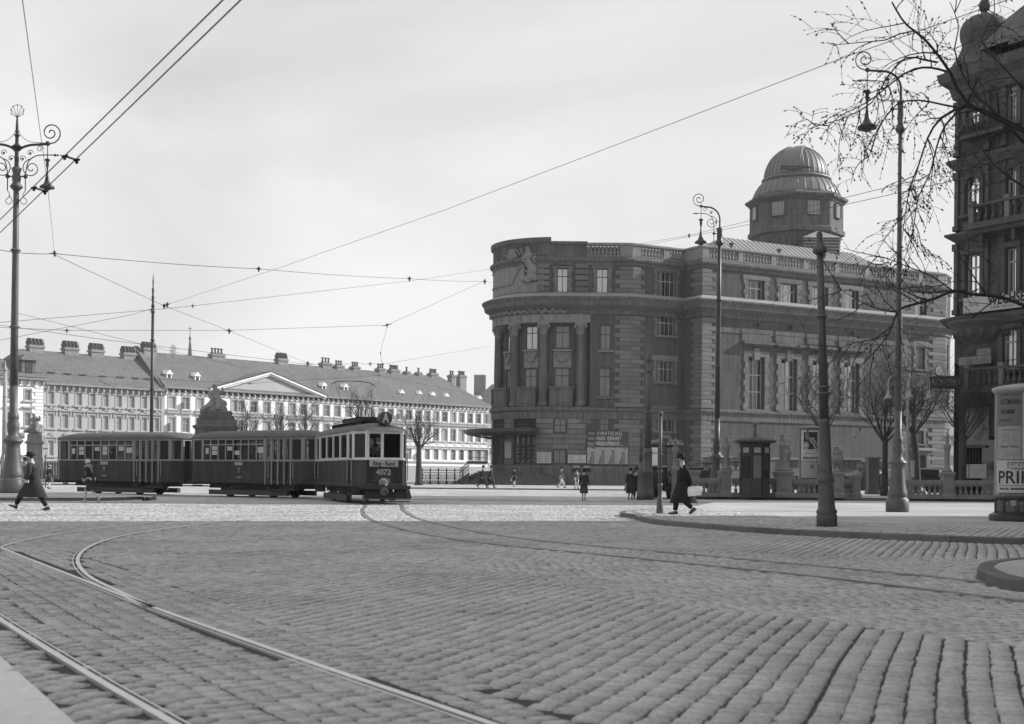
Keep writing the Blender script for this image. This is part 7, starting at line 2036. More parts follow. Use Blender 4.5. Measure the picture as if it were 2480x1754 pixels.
# far column with the fashion poster
D = 78.0; q = P(1962, 1180, D); pf = thing('poster_column', 'farther poster column with a GERNGROSS fashion poster behind the balustrade', 'poster column', (q.x, D, .14))
R_ = .64; zf_ = lambda y: P(1962, y, D).z - .14
b = MB(); b.lathe([(.7, 0), (.7, .3), (.66, .35)], (0, 0, 0), 28); b.build('plinth', M['metal_dark'], pf)
b = MB(); b.smooth = True; b.lathe([(R_ - .01, .3), (R_ - .01, zf_(1042))], (0, 0, 0), 36, close=False); b.build('drum', M['sign_dark'], pf)
b = MB(); b.lathe([(R_, zf_(1042)), (.72, zf_(1040)), (.73, zf_(1037)), (.5, zf_(1034)), (.1, zf_(1030))], (0, 0, 0), 32); b.build('cap', M['metal_grey'], pf)
pxf = lambda x: math.asin(max(-1, min(1, (x - 1962) / FOC * D / R_)))
c_ = lambda x, y: (1780 + x / 6.768, 1020 + y / 6.768)
def fs_(x0, y0, x1, y1, m, name='poster', dr=0.0):
    p, r__ = c_(x0, y0), c_(x1, y1); return wrap_sheet(R_ + dr, pxf(p[0]), pxf(r__[0]), zf_(r__[1]), zf_(p[1]), M[m], pf, name)
fs_(1066, 148, 1375, 655, 'paper'); fs_(1095, 185, 1306, 465, 'ink', 'poster_picture', .006); fs_(1066, 665, 1375, 930, 'paper_grey'); fs_(1195, 715, 1250, 785, 'ink_grey', 'poster_label', .008); fs_(1315, 715, 1375, 930, 'ink_grey', 'poster_label', .006)
def dot(x, y, rr, m='paper_grey', name='poster_figure', sx=1, sz=1, dr=.012):
    p = c_(x, y); a = pxf(p[0]); z = zf_(p[1]); b = MB(); k = 14
    r__ = rr / 6.768 / FOC * D
    vs = [((R_ + dr) * math.sin(a), -(R_ + dr) * math.cos(a), z)]
    for i in range(k):
        t_ = 2 * PI * i / k; aa = a + r__ * sx * math.cos(t_) / R_; vs.append(((R_ + dr) * math.sin(aa), -(R_ + dr) * math.cos(aa), z + r__ * sz * math.sin(t_)))
    b.add(vs, [(0, 1 + i, 1 + (i + 1) % k) for i in range(k)]); return b.build(name, M[m], pf)
def limb(pts, w0, w1, m='paper_grey', dr=.014):
    b = MB(); P3 = []
    for x, y in pts: p = c_(x, y); a = pxf(p[0]); P3.append(Vector(((R_ + dr) * math.sin(a), -(R_ + dr) * math.cos(a), zf_(p[1]))))
    k = 6.768 * FOC / D; b.tube(P3, [(w0 + (w1 - w0) * i / (len(P3) - 1)) / k for i in range(len(P3))], 5); return b.build('poster_figure', M[m], pf)
dot(1150, 165, 24, 'ink_grey', sz=1.2); limb([(1145, 195), (1130, 260), (1170, 310)], 26, 30, 'ink_grey'); limb([(1150, 215), (1165, 290), (1245, 330)], 10, 7); limb([(1180, 300), (1235, 290), (1275, 370), (1335, 440)], 24, 9); limb([(1180, 320), (1240, 380), (1300, 500), (1330, 520)], 22, 8); dot(1128, 405, 44, 'paper', sz=1.35); dot(1128, 405, 34, 'ink_grey', sz=1.35, dr=.016); dot(1128, 405, 22, 'paper', sz=1.2, dr=.018)
def fl(txt, x0, x1, y0, y1, m='ink', **kw):
    p, r__ = c_(x0, y0), c_(x1, y1); a0_, a1_ = pxf(p[0]), pxf(r__[0]); wrap_text(txt, (zf_(p[1]) - zf_(r__[1])) / .7, R_ + .012, (a0_ + a1_) / 2, (zf_(p[1]) + zf_(r__[1])) / 2, M[m], pf, width=(a1_ - a0_) * R_, **kw)
fl('Asta Bruns', 1130, 1260, 475, 500, 'ink_grey'); fl('Ausstattung', 1095, 1280, 515, 548, 'ink_grey', shear=.2); fl('GERNGROSS', 1085, 1325, 590, 630, bold=.006)
# ================================================================== low park pavilions along the hall, awnings and showcases
def pavilion(x0, x1, y0, D, lab, dark=True):
    a, c = P(x0, y0, D), P(x1, y0, D); t = thing('market_pavilion', lab, 'pavilion', ((a.x + c.x) / 2, D, .14), world_parts=True, group='low pavilions along the hall')
    b = MB(); b.box(a.x, c.x, D, D + 3.5, a.z - .18, a.z); b.build('roof_edge', M['frame_pale'], t)
    b = MB(); b.box(a.x + .1, c.x - .1, D + .1, D + 3.4, a.z - .9, a.z - .18); b.build('fascia', M['stone_dark'], t)
    b = MB(); b.add([(a.x, D + .1, a.z - .8), (c.x, D + .1, a.z - .8), (c.x, D - 1.0, a.z - 1.5), (a.x, D - 1.0, a.z - 1.5)], [(0, 1, 2, 3)]); b.build('awning', M['sack'], t)
    b = MB(); b.box(a.x + .1, c.x - .1, D + .3, D + 3.4, .14, a.z - .9); b.build('front', M['sign_dark'], t)
    n_ = max(1, int((c.x - a.x) / 2.2))
    for i in range(n_):
        x = a.x + (c.x - a.x) * (i + .5) / n_; b = MB(); b.box(x - .75, x + .75, D + .24, D + .3, .9, a.z - 1.6); b.build('shop_pane', random.choice([M['pane_mid'], M['pane_dark'], M['paper_grey']]), t)
        b = MB(); b.box(x - .5, x + .5, D + .2, D + .24, 1.2, 1.2 + random.uniform(.4, .8)); b.build('display', M['paper'], t)
    return t
pavilion(1712, 1776, 1104, 112, 'low pavilion under the quoined corner of the hall'); pavilion(1878, 1938, 1108, 108, 'low dark pavilion left of the far poster column'); pavilion(2040, 2112, 1109, 108, 'low dark pavilion with awning right of the tall tram pole'); pavilion(2114, 2150, 1112, 104, 'narrow pavilion beside the tree trunk')
# small showcase right of the kiosk
D = 74; q0, q1 = P(1862, 1172, D), P(1878, 1118, D); t = thing('park_showcase', 'small framed showcase right of the wooden kiosk', 'showcase', ((q0.x + q1.x) / 2, D, .14), world_parts=True)
b = MB(); b.box(q0.x, q1.x, D, D + .12, 1.0, q1.z); b.build('case', M['frame_pale'], t); b = MB(); b.box(q0.x + .07, q1.x - .07, D - .01, D, 1.15, q1.z - .15); b.build('sheet', M['paper'], t); b = MB(); b.box(q0.x + .05, q0.x + .1, D + .02, D + .1, .14, 1.0); b.box(q1.x - .1, q1.x - .05, D + .02, D + .1, .14, 1.0); b.build('legs', M['frame_pale'], t)
D = 85; q0 = P(2196, 1170, D); t = thing('park_showcase', 'small white notice case right of the tall street lamp', 'showcase', (q0.x, D, .14)); b = MB(); b.box(-.5, .5, 0, .1, 1.1, 2.2); b.build('case', M['frame_pale'], t); b = MB(); b.box(-.4, .4, -.012, 0, 1.2, 2.1); b.build('sheet', M['paper'], t); b = MB(); b.box(-.05, .05, 0, .1, 0, 1.1); b.build('post', M['metal_dark'], t)
# advertising pillar in the gap, green metal
D = 84; q0 = P(2113, 1183, D); t = thing('meter_pillar', 'square grey metal pillar in the balustrade gap', 'pillar', (q0.x, D, .14)); b = MB(); H_ = P(2113, 1113, D).z; b.box(-.4, .4, -.4, .4, 0, .2); b.box(-.33, .33, -.33, .33, .2, H_ - .2); b.box(-.4, .4, -.4, .4, H_ - .2, H_); b.build('shaft', M['metal_grey'], t)
b = MB(); b.box(-.2, .2, -.36, -.33, .6, H_ - .6); b.build('door', M['metal_grey'], t)
# ================================================================== river railing left of the steps
def iron_railing(x0, x1, yb, yt, D, lab, n_):
    a, c = P(x0, yb, D), P(x1, yb, D); t = thing('iron_railing', lab, 'railing', ((a.x + c.x) / 2, D, a.z), world_parts=True, group='ornate iron railing along the river bank')
    z0 = .1; z1 = P(x0, yt, D).z
    for i in range(n_ + 1):
        x = a.x + (c.x - a.x) * i / n_; b = MB(); b.lathe([(.16, z0), (.14, z0 + .2), (.07, z0 + .3), (.06, z1), (.09, z1 + .05), (.02, z1 + .2)], (x, D, 0), 6); b.build('post', M['metal_dark'], t)
    b = MB(); b.box(a.x, c.x, D - .03, D + .03, z1 - .07, z1); b.box(a.x, c.x, D - .03, D + .03, z1 - .3, z1 - .25); b.box(a.x, c.x, D - .04, D + .04, z0 + .08, z0 + .16); b.build('rail', M['metal_dark'], t)
    for i in range(n_ * 3):
        x = a.x + (c.x - a.x) * (i + .5) / (n_ * 3); b = MB(); zc = (z0 + z1) / 2; r__ = (c.x - a.x) / n_ / 3
        b.tube([(x + r__ * .28 * math.cos(p), D, zc + .06 + .22 * math.sin(p)) for p in np.linspace(0, 2 * PI, 11)], .03, 4, cap=False)
        b.tube([(x - r__ * .5, D, z0 + .16), (x - r__ * .2, D, zc - .1)], .025, 4); b.tube([(x + r__ * .5, D, z0 + .16), (x + r__ * .2, D, zc - .1)], .025, 4); b.ball((x, D, z0 + .3), .07, 6, 4); b.ball((x + r__ * .5, D, z1 - .32), .05, 5, 3)
        b.build('ornament', M['metal_dark'], t)
    return t
iron_railing(1022, 1121, 1163, 1138, 136, 'ornate iron river railing left of the entrance steps', 5)
D = 150; a, c = P(-40, 1150, D), P(160, 1150, D); t = thing('board_fence', 'dark vertical slat fence before the small monument at the far left', 'fence', ((a.x + c.x) / 2, D, 0), world_parts=True)
z1 = P(120, 1117, D).z
for i in range(34):
    x = a.x + (c.x - a.x) * i / 34; b = MB(); b.box(x, x + (c.x - a.x) / 34 * .8, D, D + .05, .15, z1); b.build('slat', M['metal_grey'], t)
b = MB(); b.box(a.x, c.x, D + .05, D + .12, .5, .62); b.box(a.x, c.x, D + .05, D + .12, z1 - .4, z1 - .28); b.build('cross_rail', M['metal_grey'], t)
# ================================================================== monuments with seated figures
def figure(b, s=1.0, M_=None, mirror=1):
    """seated draped figure, sculpted as one skinned mass; local x right, y back, z up"""
    pass
def skin_mesh(joints, edges, sub=2, name='figure'):
    """joints: [(x,y,z,r[,ry])]; edges: index pairs; returns baked smooth mesh"""
    me = bpy.data.meshes.new('tmp'); me.from_pydata([j[:3] for j in joints], edges, []); o = bpy.data.objects.new('tmp', me); COL.objects.link(o)
    md = o.modifiers.new('s', 'SKIN'); md.use_smooth_shade = True; md.branch_smoothing = .3
    sv = me.skin_vertices[0].data
    for i, j in enumerate(joints): sv[i].radius = (j[3], j[4] if len(j) > 4 else j[3]); sv[i].use_root = (i == 0)
    ss = o.modifiers.new('b', 'SUBSURF'); ss.levels = sub; ss.render_levels = sub
    dg = bpy.context.evaluated_depsgraph_get(); out = bpy.data.meshes.new_from_object(o.evaluated_get(dg)); COL.objects.unlink(o); bpy.data.objects.remove(o); bpy.data.meshes.remove(me); out.name = name
    out.materials.clear(); return out
def statue_mesh():
    K = 1.4
    J = [(0, 0, .9, .42), (0, -.02, 1.5, .38, .3), (-.1, -.05, 2.15, .42, .3), (-.12, -.1, 2.55, .17), (-.22, -.2, 2.85, .26), (-.3, -.25, 3.1, .22),        # 0-5 spine head
         (-.5, -.3, .85, .36), (-.9, -.55, .3, .26), (-1.3, -.7, -.05, .2), (-1.7, -.8, -.25, .16), (.3, -.5, .8, .34), (.25, -.8, .2, .26), (.2, -.9, -.2, .2),     # legs under drapery
         (-.55, -.1, 2.15, .16), (-.75, -.35, 1.55, .13), (-.5, -.6, 1.2, .1), (.35, -.05, 2.2, .17), (.65, -.2, 1.75, .14), (.75, -.35, 2.3, .11), (.6, -.4, 2.7, .08),
         (-.35, -.35, .3, .4), (.6, .3, .7, .45), (.75, .3, 1.3, .4), (.8, .3, .1, .45)]
    E = [(0, 1), (1, 2), (2, 3), (3, 4), (4, 5), (0, 6), (6, 7), (7, 8), (8, 9), (0, 10), (10, 11), (11, 12), (2, 13), (13, 14), (14, 15), (2, 16), (16, 17), (17, 18), (18, 19), (6, 20), (0, 21), (21, 22), (21, 23)]
    J = [tuple(j[:3]) + tuple(r * (K if i not in (4, 5) else 1.1) for r in j[3:]) for i, j in enumerate(J)]
    return skin_mesh(J, E, 2, 'seated_figure')
SM = statue_mesh()
def monument(lab, x, ybase_stat, ytop, D, steps, s, m_stone, turn=0.0, mirror=False):
    """steps: (half width px at y0, y0, y1)"""
    p = P(x, ybase_stat, D); t = thing('monument', lab, 'monument', (p.x, D, 0), turn)
    for i, (wt, wb, y0, y1) in enumerate(steps):
        z0, z1 = P(x, y1, D).z, P(x, y0, D).z; k = D / FOC; b = MB()
        b.loft([[(-wb * k, -wb * k * .8, z0), (wb * k, -wb * k * .8, z0), (wb * k, wb * k * .8, z0), (-wb * k, wb * k * .8, z0)], [(-wt * k, -wt * k * .8, z1), (wt * k, -wt * k * .8, z1), (wt * k, wt * k * .8, z1), (-wt * k, wt * k * .8, z1)]])
        b.build('pedestal_course', M[m_stone], t)
    f = link('seated_figure', SM, t); f.data.materials.clear() if False else None
    b = MB(); b.smooth = True; n_ = 18
    b.loft([[((cx + rx * math.cos(2 * PI * i / n_) * (1 + .07 * math.sin(4 * i + k))) * s, (ry * math.sin(2 * PI * i / n_) - .15) * s, P(x, ybase_stat, D).z + z * s) for i in range(n_)] for k, (cx, rx, ry, z) in enumerate(((-.25, 1.45, .85, -.05), (-.3, 1.45, .8, .2), (-.15, 1.15, .7, .6), (.0, .85, .6, 1.0), (.05, .6, .45, 1.4)))]); b.build('drapery', M['relief'], t)
    zb_ = P(x, ybase_stat, D).z; f.location = (0, -.2, zb_ + .25 * s); f.scale = (-s if mirror else s, s, s * .9)
    return t
SM.materials.append(M['relief'])
D = 135;
mo = monument('large dark stepped monument with a seated draped figure behind the trams', 524, 997, 930, D,
    [(36, 38, 996, 1000), (36, 36, 1000, 1008), (41, 38, 1008, 1014), (44, 42, 1014, 1018), (44, 44, 1018, 1030), (46, 52, 1030, 1033), (54, 50, 1033, 1040), (49, 46, 1040, 1044), (47, 48, 1044, 1075), (50, 52, 1075, 1150), (60, 60, 1150, 1175)], .92, 'stone_dark', .15)
D = 150
mo2 = monument('smaller pale monument with a seated figure behind the left lamp', 86, 1048, 1008, D, [(14, 15, 1047, 1053), (17, 17, 1053, 1068), (20, 20, 1068, 1071), (23, 22, 1071, 1075), (18, 18, 1075, 1110), (20, 22, 1110, 1160)], .72, 'stone_pale', 0.2)
for sx in (-1, 1):
    b = MB(); b.smooth = True;
    b.tube([(-1.0, -1.2, P(86, 1052, 150).z - .2), (-1.8, -1.4, P(86, 1056, 150).z), (-2.0, -1.5, P(86, 1062, 150).z)], [.35, .3, .12], 8)
b.build('shield', M['relief'], mo2)
D = 150; q = P(410, 1060, D); t = thing('stone_ornament', 'small carved stone ornament just above the rear tram roof', 'ornament', (q.x, D, 0)); b = MB(); b.smooth = True; z = P(410, 1057, D).z; b.lathe([(.7, 0), (.7, z - 1.2), (.9, z - 1.0), (.3, z - .8), (.7, z - .3), (.5, z), (.1, z + .1)], (0, 0, 0), 10); b.build('urn', M['relief'], t)
# ================================================================== old cars behind the balustrade end
def car(lab, loc, turn, s=1.0, group='old dark cars parked before the hall'):
    t = thing('old_car', lab, 'car', loc, turn, group=group)       # x forward
    b = MB(); b.smooth = False
    b.loft([[(-1.7, y, z) for y, z in ((-.62, .5), (.62, .5), (.62, 1.1), (-.62, 1.1))], [(-1.55, y, z) for y, z in ((-.68, .45), (.68, .45), (.68, 1.15), (-.68, 1.15))], [(.4, y, z) for y, z in ((-.68, .45), (.68, .45), (.68, 1.15), (-.68, 1.15))], [(1.7, y, z) for y, z in ((-.42, .5), (.42, .5), (.4, 1.08), (-.4, 1.08))]]); b.build('body', M['tram_red'], t)
    b = MB(); F_ = [((-1.5, -.62), (.35, -.62)), ((.35, .62), (-1.5, .62)), ((.35, -.62), (.35, .62)), ((-1.5, .62), (-1.5, -.62))]
    for i, (p, q) in enumerate(F_):
        fr, Ln = side_frame(p, q); hs = [(.12, Ln / 2 - .06, 1.2, 1.58), (Ln / 2 + .06, Ln - .12, 1.2, 1.58)] if i < 2 else [(.2, Ln - .2, 1.25, 1.56)]
        fr.wall(b, 0, Ln, 1.13, 1.66, hs, .04)
        for h in hs: g_ = MB(); fr.box(g_, h[0], h[1], h[2], h[3], -.05, -.04); g_.build('window', M['pane_dark'], t)
    b.build('cabin', M['tram_red'], t)
    b = MB(); b.smooth = True; b.loft([[(-1.6, y, 1.64 + z * .4) for y, z in ((-.6, 0), (-.3, .15), (.3, .15), (.6, 0))], [(-.6, y, 1.66 + z) for y, z in ((-.66, 0), (-.3, .12), (.3, .12), (.66, 0))], [(.48, y, 1.64 + z * .4) for y, z in ((-.6, 0), (-.3, .15), (.3, .15), (.6, 0))]], close=False, cap=False); b.box(-1.58, .45, -.62, .62, 1.62, 1.66); b.build('roof', M['tram_red'], t)
    for x in (-1.25, 1.25):
        for sy in (-1, 1):
            b = MB(); b.M = Matrix.Translation((x, sy * .66, .38)) @ Matrix.Rotation(PI / 2, 4, 'X'); b.smooth = True; b.lathe([(.24, -.07), (.34, -.08), (.38, -.04), (.38, .04), (.34, .08), (.24, .07)], (0, 0, 0), 18); w = b.build('wheel', M['under'], t)
            r_ = MB(); r_.M = b.M; r_.lathe([(.04, -.05), (.24, -.03), (.24, .03), (.04, .05)], (0, 0, 0), 12); r_.build('rim', M['metal_grey'], w)
            b = MB(); b.smooth = True; k = 7; b.loft([[(x + (.48) * math.cos(a), sy * .55, .38 + .48 * math.sin(a)), (x + .48 * math.cos(a), sy * .80, .38 + .46 * math.sin(a)), (x + .44 * math.cos(a), sy * .80, .38 + .42 * math.sin(a)), (x + .44 * math.cos(a), sy * .55, .38 + .44 * math.sin(a))] for a in np.linspace(.15, PI - .1, k)]); b.build('fender', M['tram_red'], t)
    b = MB(); b.M = Matrix.Translation((-1.82, 0, .85)) @ Matrix.Rotation(PI / 2, 4, 'Y'); b.smooth = True; b.lathe([(.2, -.07), (.34, -.08), (.38, -.04), (.38, .04), (.34, .08), (.2, .07)], (0, 0, 0), 20); b.build('spare_wheel', M['under'], t)
    for sy in (-1, 1): b = MB(); b.box(-.75, .75, sy * .78 - .1, sy * .78 + .1, .36, .4); b.build('running_board', M['under'], t); b = MB(); b.ball((1.72, sy * .45, .9), .13, 8, 6); b.build('headlight', M['metal_pale'], t)
    t.scale = (s, s, s); return t
q = G(1607, 1207); car('old dark car seen from behind beside the leftmost balustrade pier', (q.x - .1, 71.3, .0), math.radians(70))
q = P(1680, 1180, 92); car('old dark car whose roof shows behind the man with the bag', (q.x, 92, .14), math.radians(175))
q = P(1590, 1180, 96); car('old car with a pale load parked before the hall facet', (q.x, 96, .10), math.radians(5))
q = P(2215, 1180, 92); car('old dark car behind the balustrade right of the tall street lamp', (q.x, 92, .14), math.radians(176))
# ================================================================== people (local: x forward, y left, z up, 1.75 m tall then scaled)
def two_bone(a, c, la, lb, fwd):
    a, c = Vector(a), Vector(c); d = c - a; L = min(d.length, la + lb - .005); d.normalize()
    x = (la * la - lb * lb + L * L) / (2 * L); h = math.sqrt(max(0, la * la - x * x))
    f = Vector(fwd); f = (f - d * f.dot(d)).normalized()
    return a + d * x + f * h
def person(lab, pos, heading, H=1.72, pose=None, coat='cloth_black', legs='cloth_dark', hat='bowler', woman=False, skirt=None, coat_len=.55, shoes='leather', hair='cloth_dark',
           hands=None, collar='cloth_pale', fur=False, group=None, sole=0.0, hatm='cloth_black', flare=1.0, sub=1):
    pose = pose or {}
    t = thing('person', lab, 'person', pos, heading, group=group); s = H / 1.75; t.scale = (s * (1.0 if woman else 1.12), s * (1.0 if woman else 1.1), s)
    lean = pose.get('lean', .04)
    hip = Vector((0, 0, .92)); ch = Vector((lean * .8, 0, 1.36)); nk = Vector((lean, 0, 1.48)); hb = Vector((lean + .015, 0, 1.57));
    hd = pose.get('head', (0.02, 0, 0)); ht = hb + Vector((.02 + hd[0], hd[1], .115 + hd[2]))
    hw_ = .085 if woman else .09; sw = .165 if woman else .19
    hips = {+1: Vector((0, hw_, .90)), -1: Vector((0, -hw_, .90))}
    ank = {+1: Vector(pose.get('lf', (0.12, .09, .08))), -1: Vector(pose.get('rf', (-.12, -.09, .08)))}
    kn = {k: two_bone(hips[k], ank[k], .43, .42, (1, 0, .1)) for k in (1, -1)}
    pit = {+1: pose.get('lt', 0.0), -1: pose.get('rt', 0.0)}         # toe pitch
    sh = {k: Vector((lean * .9, k * sw, 1.42)) for k in (1, -1)}
    wr = {+1: Vector(pose.get('lh', (.1, .24, .86))), -1: Vector(pose.get('rh', (-.05, -.24, .86)))}
    el = {k: two_bone(sh[k], wr[k], .29, .26, (-1, k * .35, -.1)) for k in (1, -1)}
    # --- one continuous body
    J = [tuple(hip) + (.12, .15), tuple(hip.lerp(ch, .45)) + (.10, .12), tuple(ch) + (.12, .15), tuple(nk) + (.055,), tuple(hb) + (.058,), tuple(hb.lerp(ht, .5) + Vector((.01, 0, 0))) + (.082, .072), tuple(ht) + (.07, .065)]
    E = [(0, 1), (1, 2), (2, 3), (3, 4), (4, 5), (5, 6)]
    for k in (1, -1):
        i = len(J); tp_ = ank[k] + Vector((.13 * math.cos(pit[k]), k * .01, -.045 + .13 * math.sin(pit[k])))
        J += [tuple(hips[k]) + (.085,), tuple(kn[k]) + (.055,), tuple(ank[k]) + (.036,), tuple(tp_) + (.026,)]; E += [(0, i), (i, i + 1), (i + 1, i + 2), (i + 2, i + 3)]
        i = len(J); hdn = (wr[k] - el[k]).normalized()
        J += [tuple(sh[k]) + (.05,), tuple(el[k]) + (.04,), tuple(wr[k]) + (.024,), tuple(wr[k] + hdn * .07) + (.032, .016)]; E += [(2, i), (i, i + 1), (i + 1, i + 2), (i + 2, i + 3)]
    me = skin_mesh(J, E, sub + 1, 'body'); me.materials.append(M['skin']); link('body', me, t)
    # nose, ears, eyes; fingers and thumbs
    b = MB(); b.smooth = True; hc = hb.lerp(ht, .45)
    b.ball(hc + Vector((.088, 0, -.005)), .016, 6, 4, 1, .7, 1.4)
    for k in (1, -1): b.ball(hc + Vector((-.0, k * .075, 0)), .02, 6, 4, .7, .4, 1.3)
    b.build('face', M['skin'], t)
    b = MB()
    for k in (1, -1): b.ball(hc + Vector((.078, k * .03, .022)), .009, 5, 3)
    b.box(hc.x + .076, hc.x + .086, -.02, .02, hc.z - .047, hc.z - .041); b.build('eyes', M['ink'], t)
    for k in (1, -1):
        b = MB(); hdn = (wr[k] - el[k]).normalized(); pc = wr[k] + hdn * .075; side = Vector((1, 0, 0)); side = (side - hdn * side.dot(hdn)).normalized(); inw = hdn.cross(side) * (1 if k < 0 else -1)
        for f in range(4):
            o_ = side * (.026 - .017 * f); L_ = (.062, .072, .066, .05)[f]
            b.tube([pc + o_, pc + o_ + hdn * L_ * .5 + inw * .008, pc + o_ + hdn * L_ * .8 + inw * .03, pc + o_ + hdn * L_ * .75 + inw * .05], [.0095, .009, .008, .006], 5)
        b.tube([wr[k] + hdn * .03 + side * .025, wr[k] + hdn * .06 + side * .05 + inw * .02, wr[k] + hdn * .085 + side * .045 + inw * .04], [.011, .01, .007], 5)
        b.build('fingers', M['skin'], t)
    # --- trousers or stockings
    J = [tuple(hip + Vector((0, 0, .03))) + (.125, .155)]; E = []
    for k in (1, -1):
        i = len(J)
        if woman: J += [tuple(hips[k]) + (.08,), tuple(kn[k]) + (.055,), tuple(kn[k].lerp(ank[k], .35)) + (.055,), tuple(ank[k]) + (.034,)]
        else: J += [tuple(hips[k]) + (.105,), tuple(kn[k]) + (.078,), tuple(kn[k].lerp(ank[k], .5)) + (.075,), tuple(ank[k] + (kn[k] - ank[k]) * .06) + (.072, .062)]
        E += [(0, i), (i, i + 1), (i + 1, i + 2), (i + 2, i + 3)]
    me = skin_mesh(J, E, sub, 'trousers'); me.materials.append(M[legs]); link('stockings' if woman else 'trousers', me, t)
    # shoes
    for k in (1, -1):
        b = MB(); b.smooth = True; b.M = Matrix.Translation(ank[k]) @ Matrix.Rotation(-pit[k], 4, 'Y')
        hl = .05 if woman else .025
        b.loft([[(x, y * w, z) for y, z in ((-1, lo), (1, lo), (1, (lo + hi) / 2), (.6, hi), (-.6, hi), (-1, (lo + hi) / 2))] for x, w, lo, hi in ((-.075, .022, -.08, -.02), (-.05, .034, -.08, .03), (.02, .036, -.08 + (hl - .02), .03), (.09, .044, -.08, -.02), (.15, .040, -.08, -.035), (.185, .02, -.078, -.05))])
        b.build('shoe', M[shoes], t)
    # --- coat: torso and sleeves in one, skirt of the coat as a loft joined to it
    J = [tuple(hip) + (.135, .165), tuple(hip.lerp(ch, .45)) + (.125, .15) if not woman else tuple(hip.lerp(ch, .45)) + (.115, .135), tuple(ch) + (.145, .18), tuple(nk + Vector((0, 0, -.03))) + (.075,)]
    E = [(0, 1), (1, 2), (2, 3)]
    for k in (1, -1):
        i = len(J); J += [tuple(sh[k]) + (.078,), tuple(el[k]) + (.062,), tuple(wr[k]) + (.05,)]; E += [(2, i), (i, i + 1), (i + 1, i + 2)]
    me = skin_mesh(J, E, sub, 'coat'); me.materials.append(M[coat]); ct_ = link('coat', me, t)
    def skirt_loft(z0, z1, m, name, w0, swing, k=20, m2=None):
        bulky = coat_len > .5 and name == 'coat_skirt'
        fx = max(ank[1].x, ank[-1].x); bx = min(ank[1].x, ank[-1].x); rings = []
        for j in range(6):
            f = j / 5; z = z0 + (z1 - z0) * f; rf_ = max(0, (.92 - z) / .84)
            cx_ = (fx + bx) / 2 * rf_ * swing; rx = w0[0] * (1 + (.42 if bulky else .15) * f * flare) + (fx - bx) / 2 * rf_ * swing * .9; ry = w0[1] * (1 + .22 * f * flare)
            rings.append([(cx_ + rx * math.cos(2 * PI * i / k) * (1 + .03 * f * math.sin(5 * i)), ry * math.sin(2 * PI * i / k) * (1 + .05 * f * math.sin(3 * i + 1)), z + .012 * math.sin(2 * i) * f) for i in range(k)])
        b = MB(); b.smooth = True; b.loft(rings, cap=False); ib_ = MB(); return b.build(name, M[m], t)
    if coat_len > 0: skirt_loft(1.30 if coat_len > .5 else 1.04, 1.02 - coat_len, coat, 'coat_skirt', (.155, .185) if coat_len > .5 else (.14, .17), 1.0)
    if skirt: skirt_loft(.98, skirt[1], skirt[0], 'skirt', (.13, .155), .9)
    # collar, hat, hair
    b = MB(); b.smooth = True; b.lathe([(.066, -.03), (.07, .0), (.062, .022)], tuple(nk + Vector((.005, 0, .0))), 12); b.build('collar', M[collar], t)
    if fur:
        b = MB(); b.smooth = True
        for i in range(14): a = 2 * PI * i / 14; b.ball(nk + Vector((.1 * math.cos(a), .14 * math.sin(a), -.03 + .02 * math.sin(i * 3))), .065, 7, 5)
        for i in range(5): b.ball(nk + Vector((.13, -.05, -.08 - i * .07)), .05, 6, 4)
        b.build('fur_collar', M['fur'], t)
    b = MB(); b.smooth = True; b.ball(hc + Vector((-.02, 0, .03)), .088, 10, 7, 1, .92, 1.08); b.build('hair', M[hair], t)
    b = MB(); b.smooth = True; hz = hc + Vector((-.005, 0, .045))
    tl = pose.get('hat_tilt', 0.0); b.M = Matrix.Translation(hz) @ Matrix.Rotation(tl, 4, 'Y')
    if hat == 'bowler': b.lathe([(.09, .0), (.135, .012), (.15, .035), (.145, .03), (.1, .02), (.096, .06), (.085, .105), (.05, .13), (.001, .138)], (0, 0, 0), 20, sx=1.1)
    elif hat == 'fedora': b.lathe([(.09, 0), (.16, .0), (.17, .015), (.1, .02), (.098, .06), (.088, .12), (.07, .135), (.03, .12), (.001, .115)], (0, 0, 0), 20, sx=1.08)
    elif hat == 'cloche': b.lathe([(.105, -.06), (.115, -.05), (.1, -.01), (.1, .03), (.085, .075), (.05, .1), (.001, .11)], (0, 0, 0), 18)
    elif hat == 'cap': b.lathe([(.09, 0), (.12, .02), (.12, .04), (.07, .07), (.001, .075)], (0, 0, 0), 16); b.box(.06, .16, -.06, .06, .0, .015)
    if hat: b.build('hat', M[hatm], t)
    return t, dict(wr=wr, el=el, s=s)
def at_px(x, y, z=0.0): p = G(x, y, z); return (p.x, p.y, z)
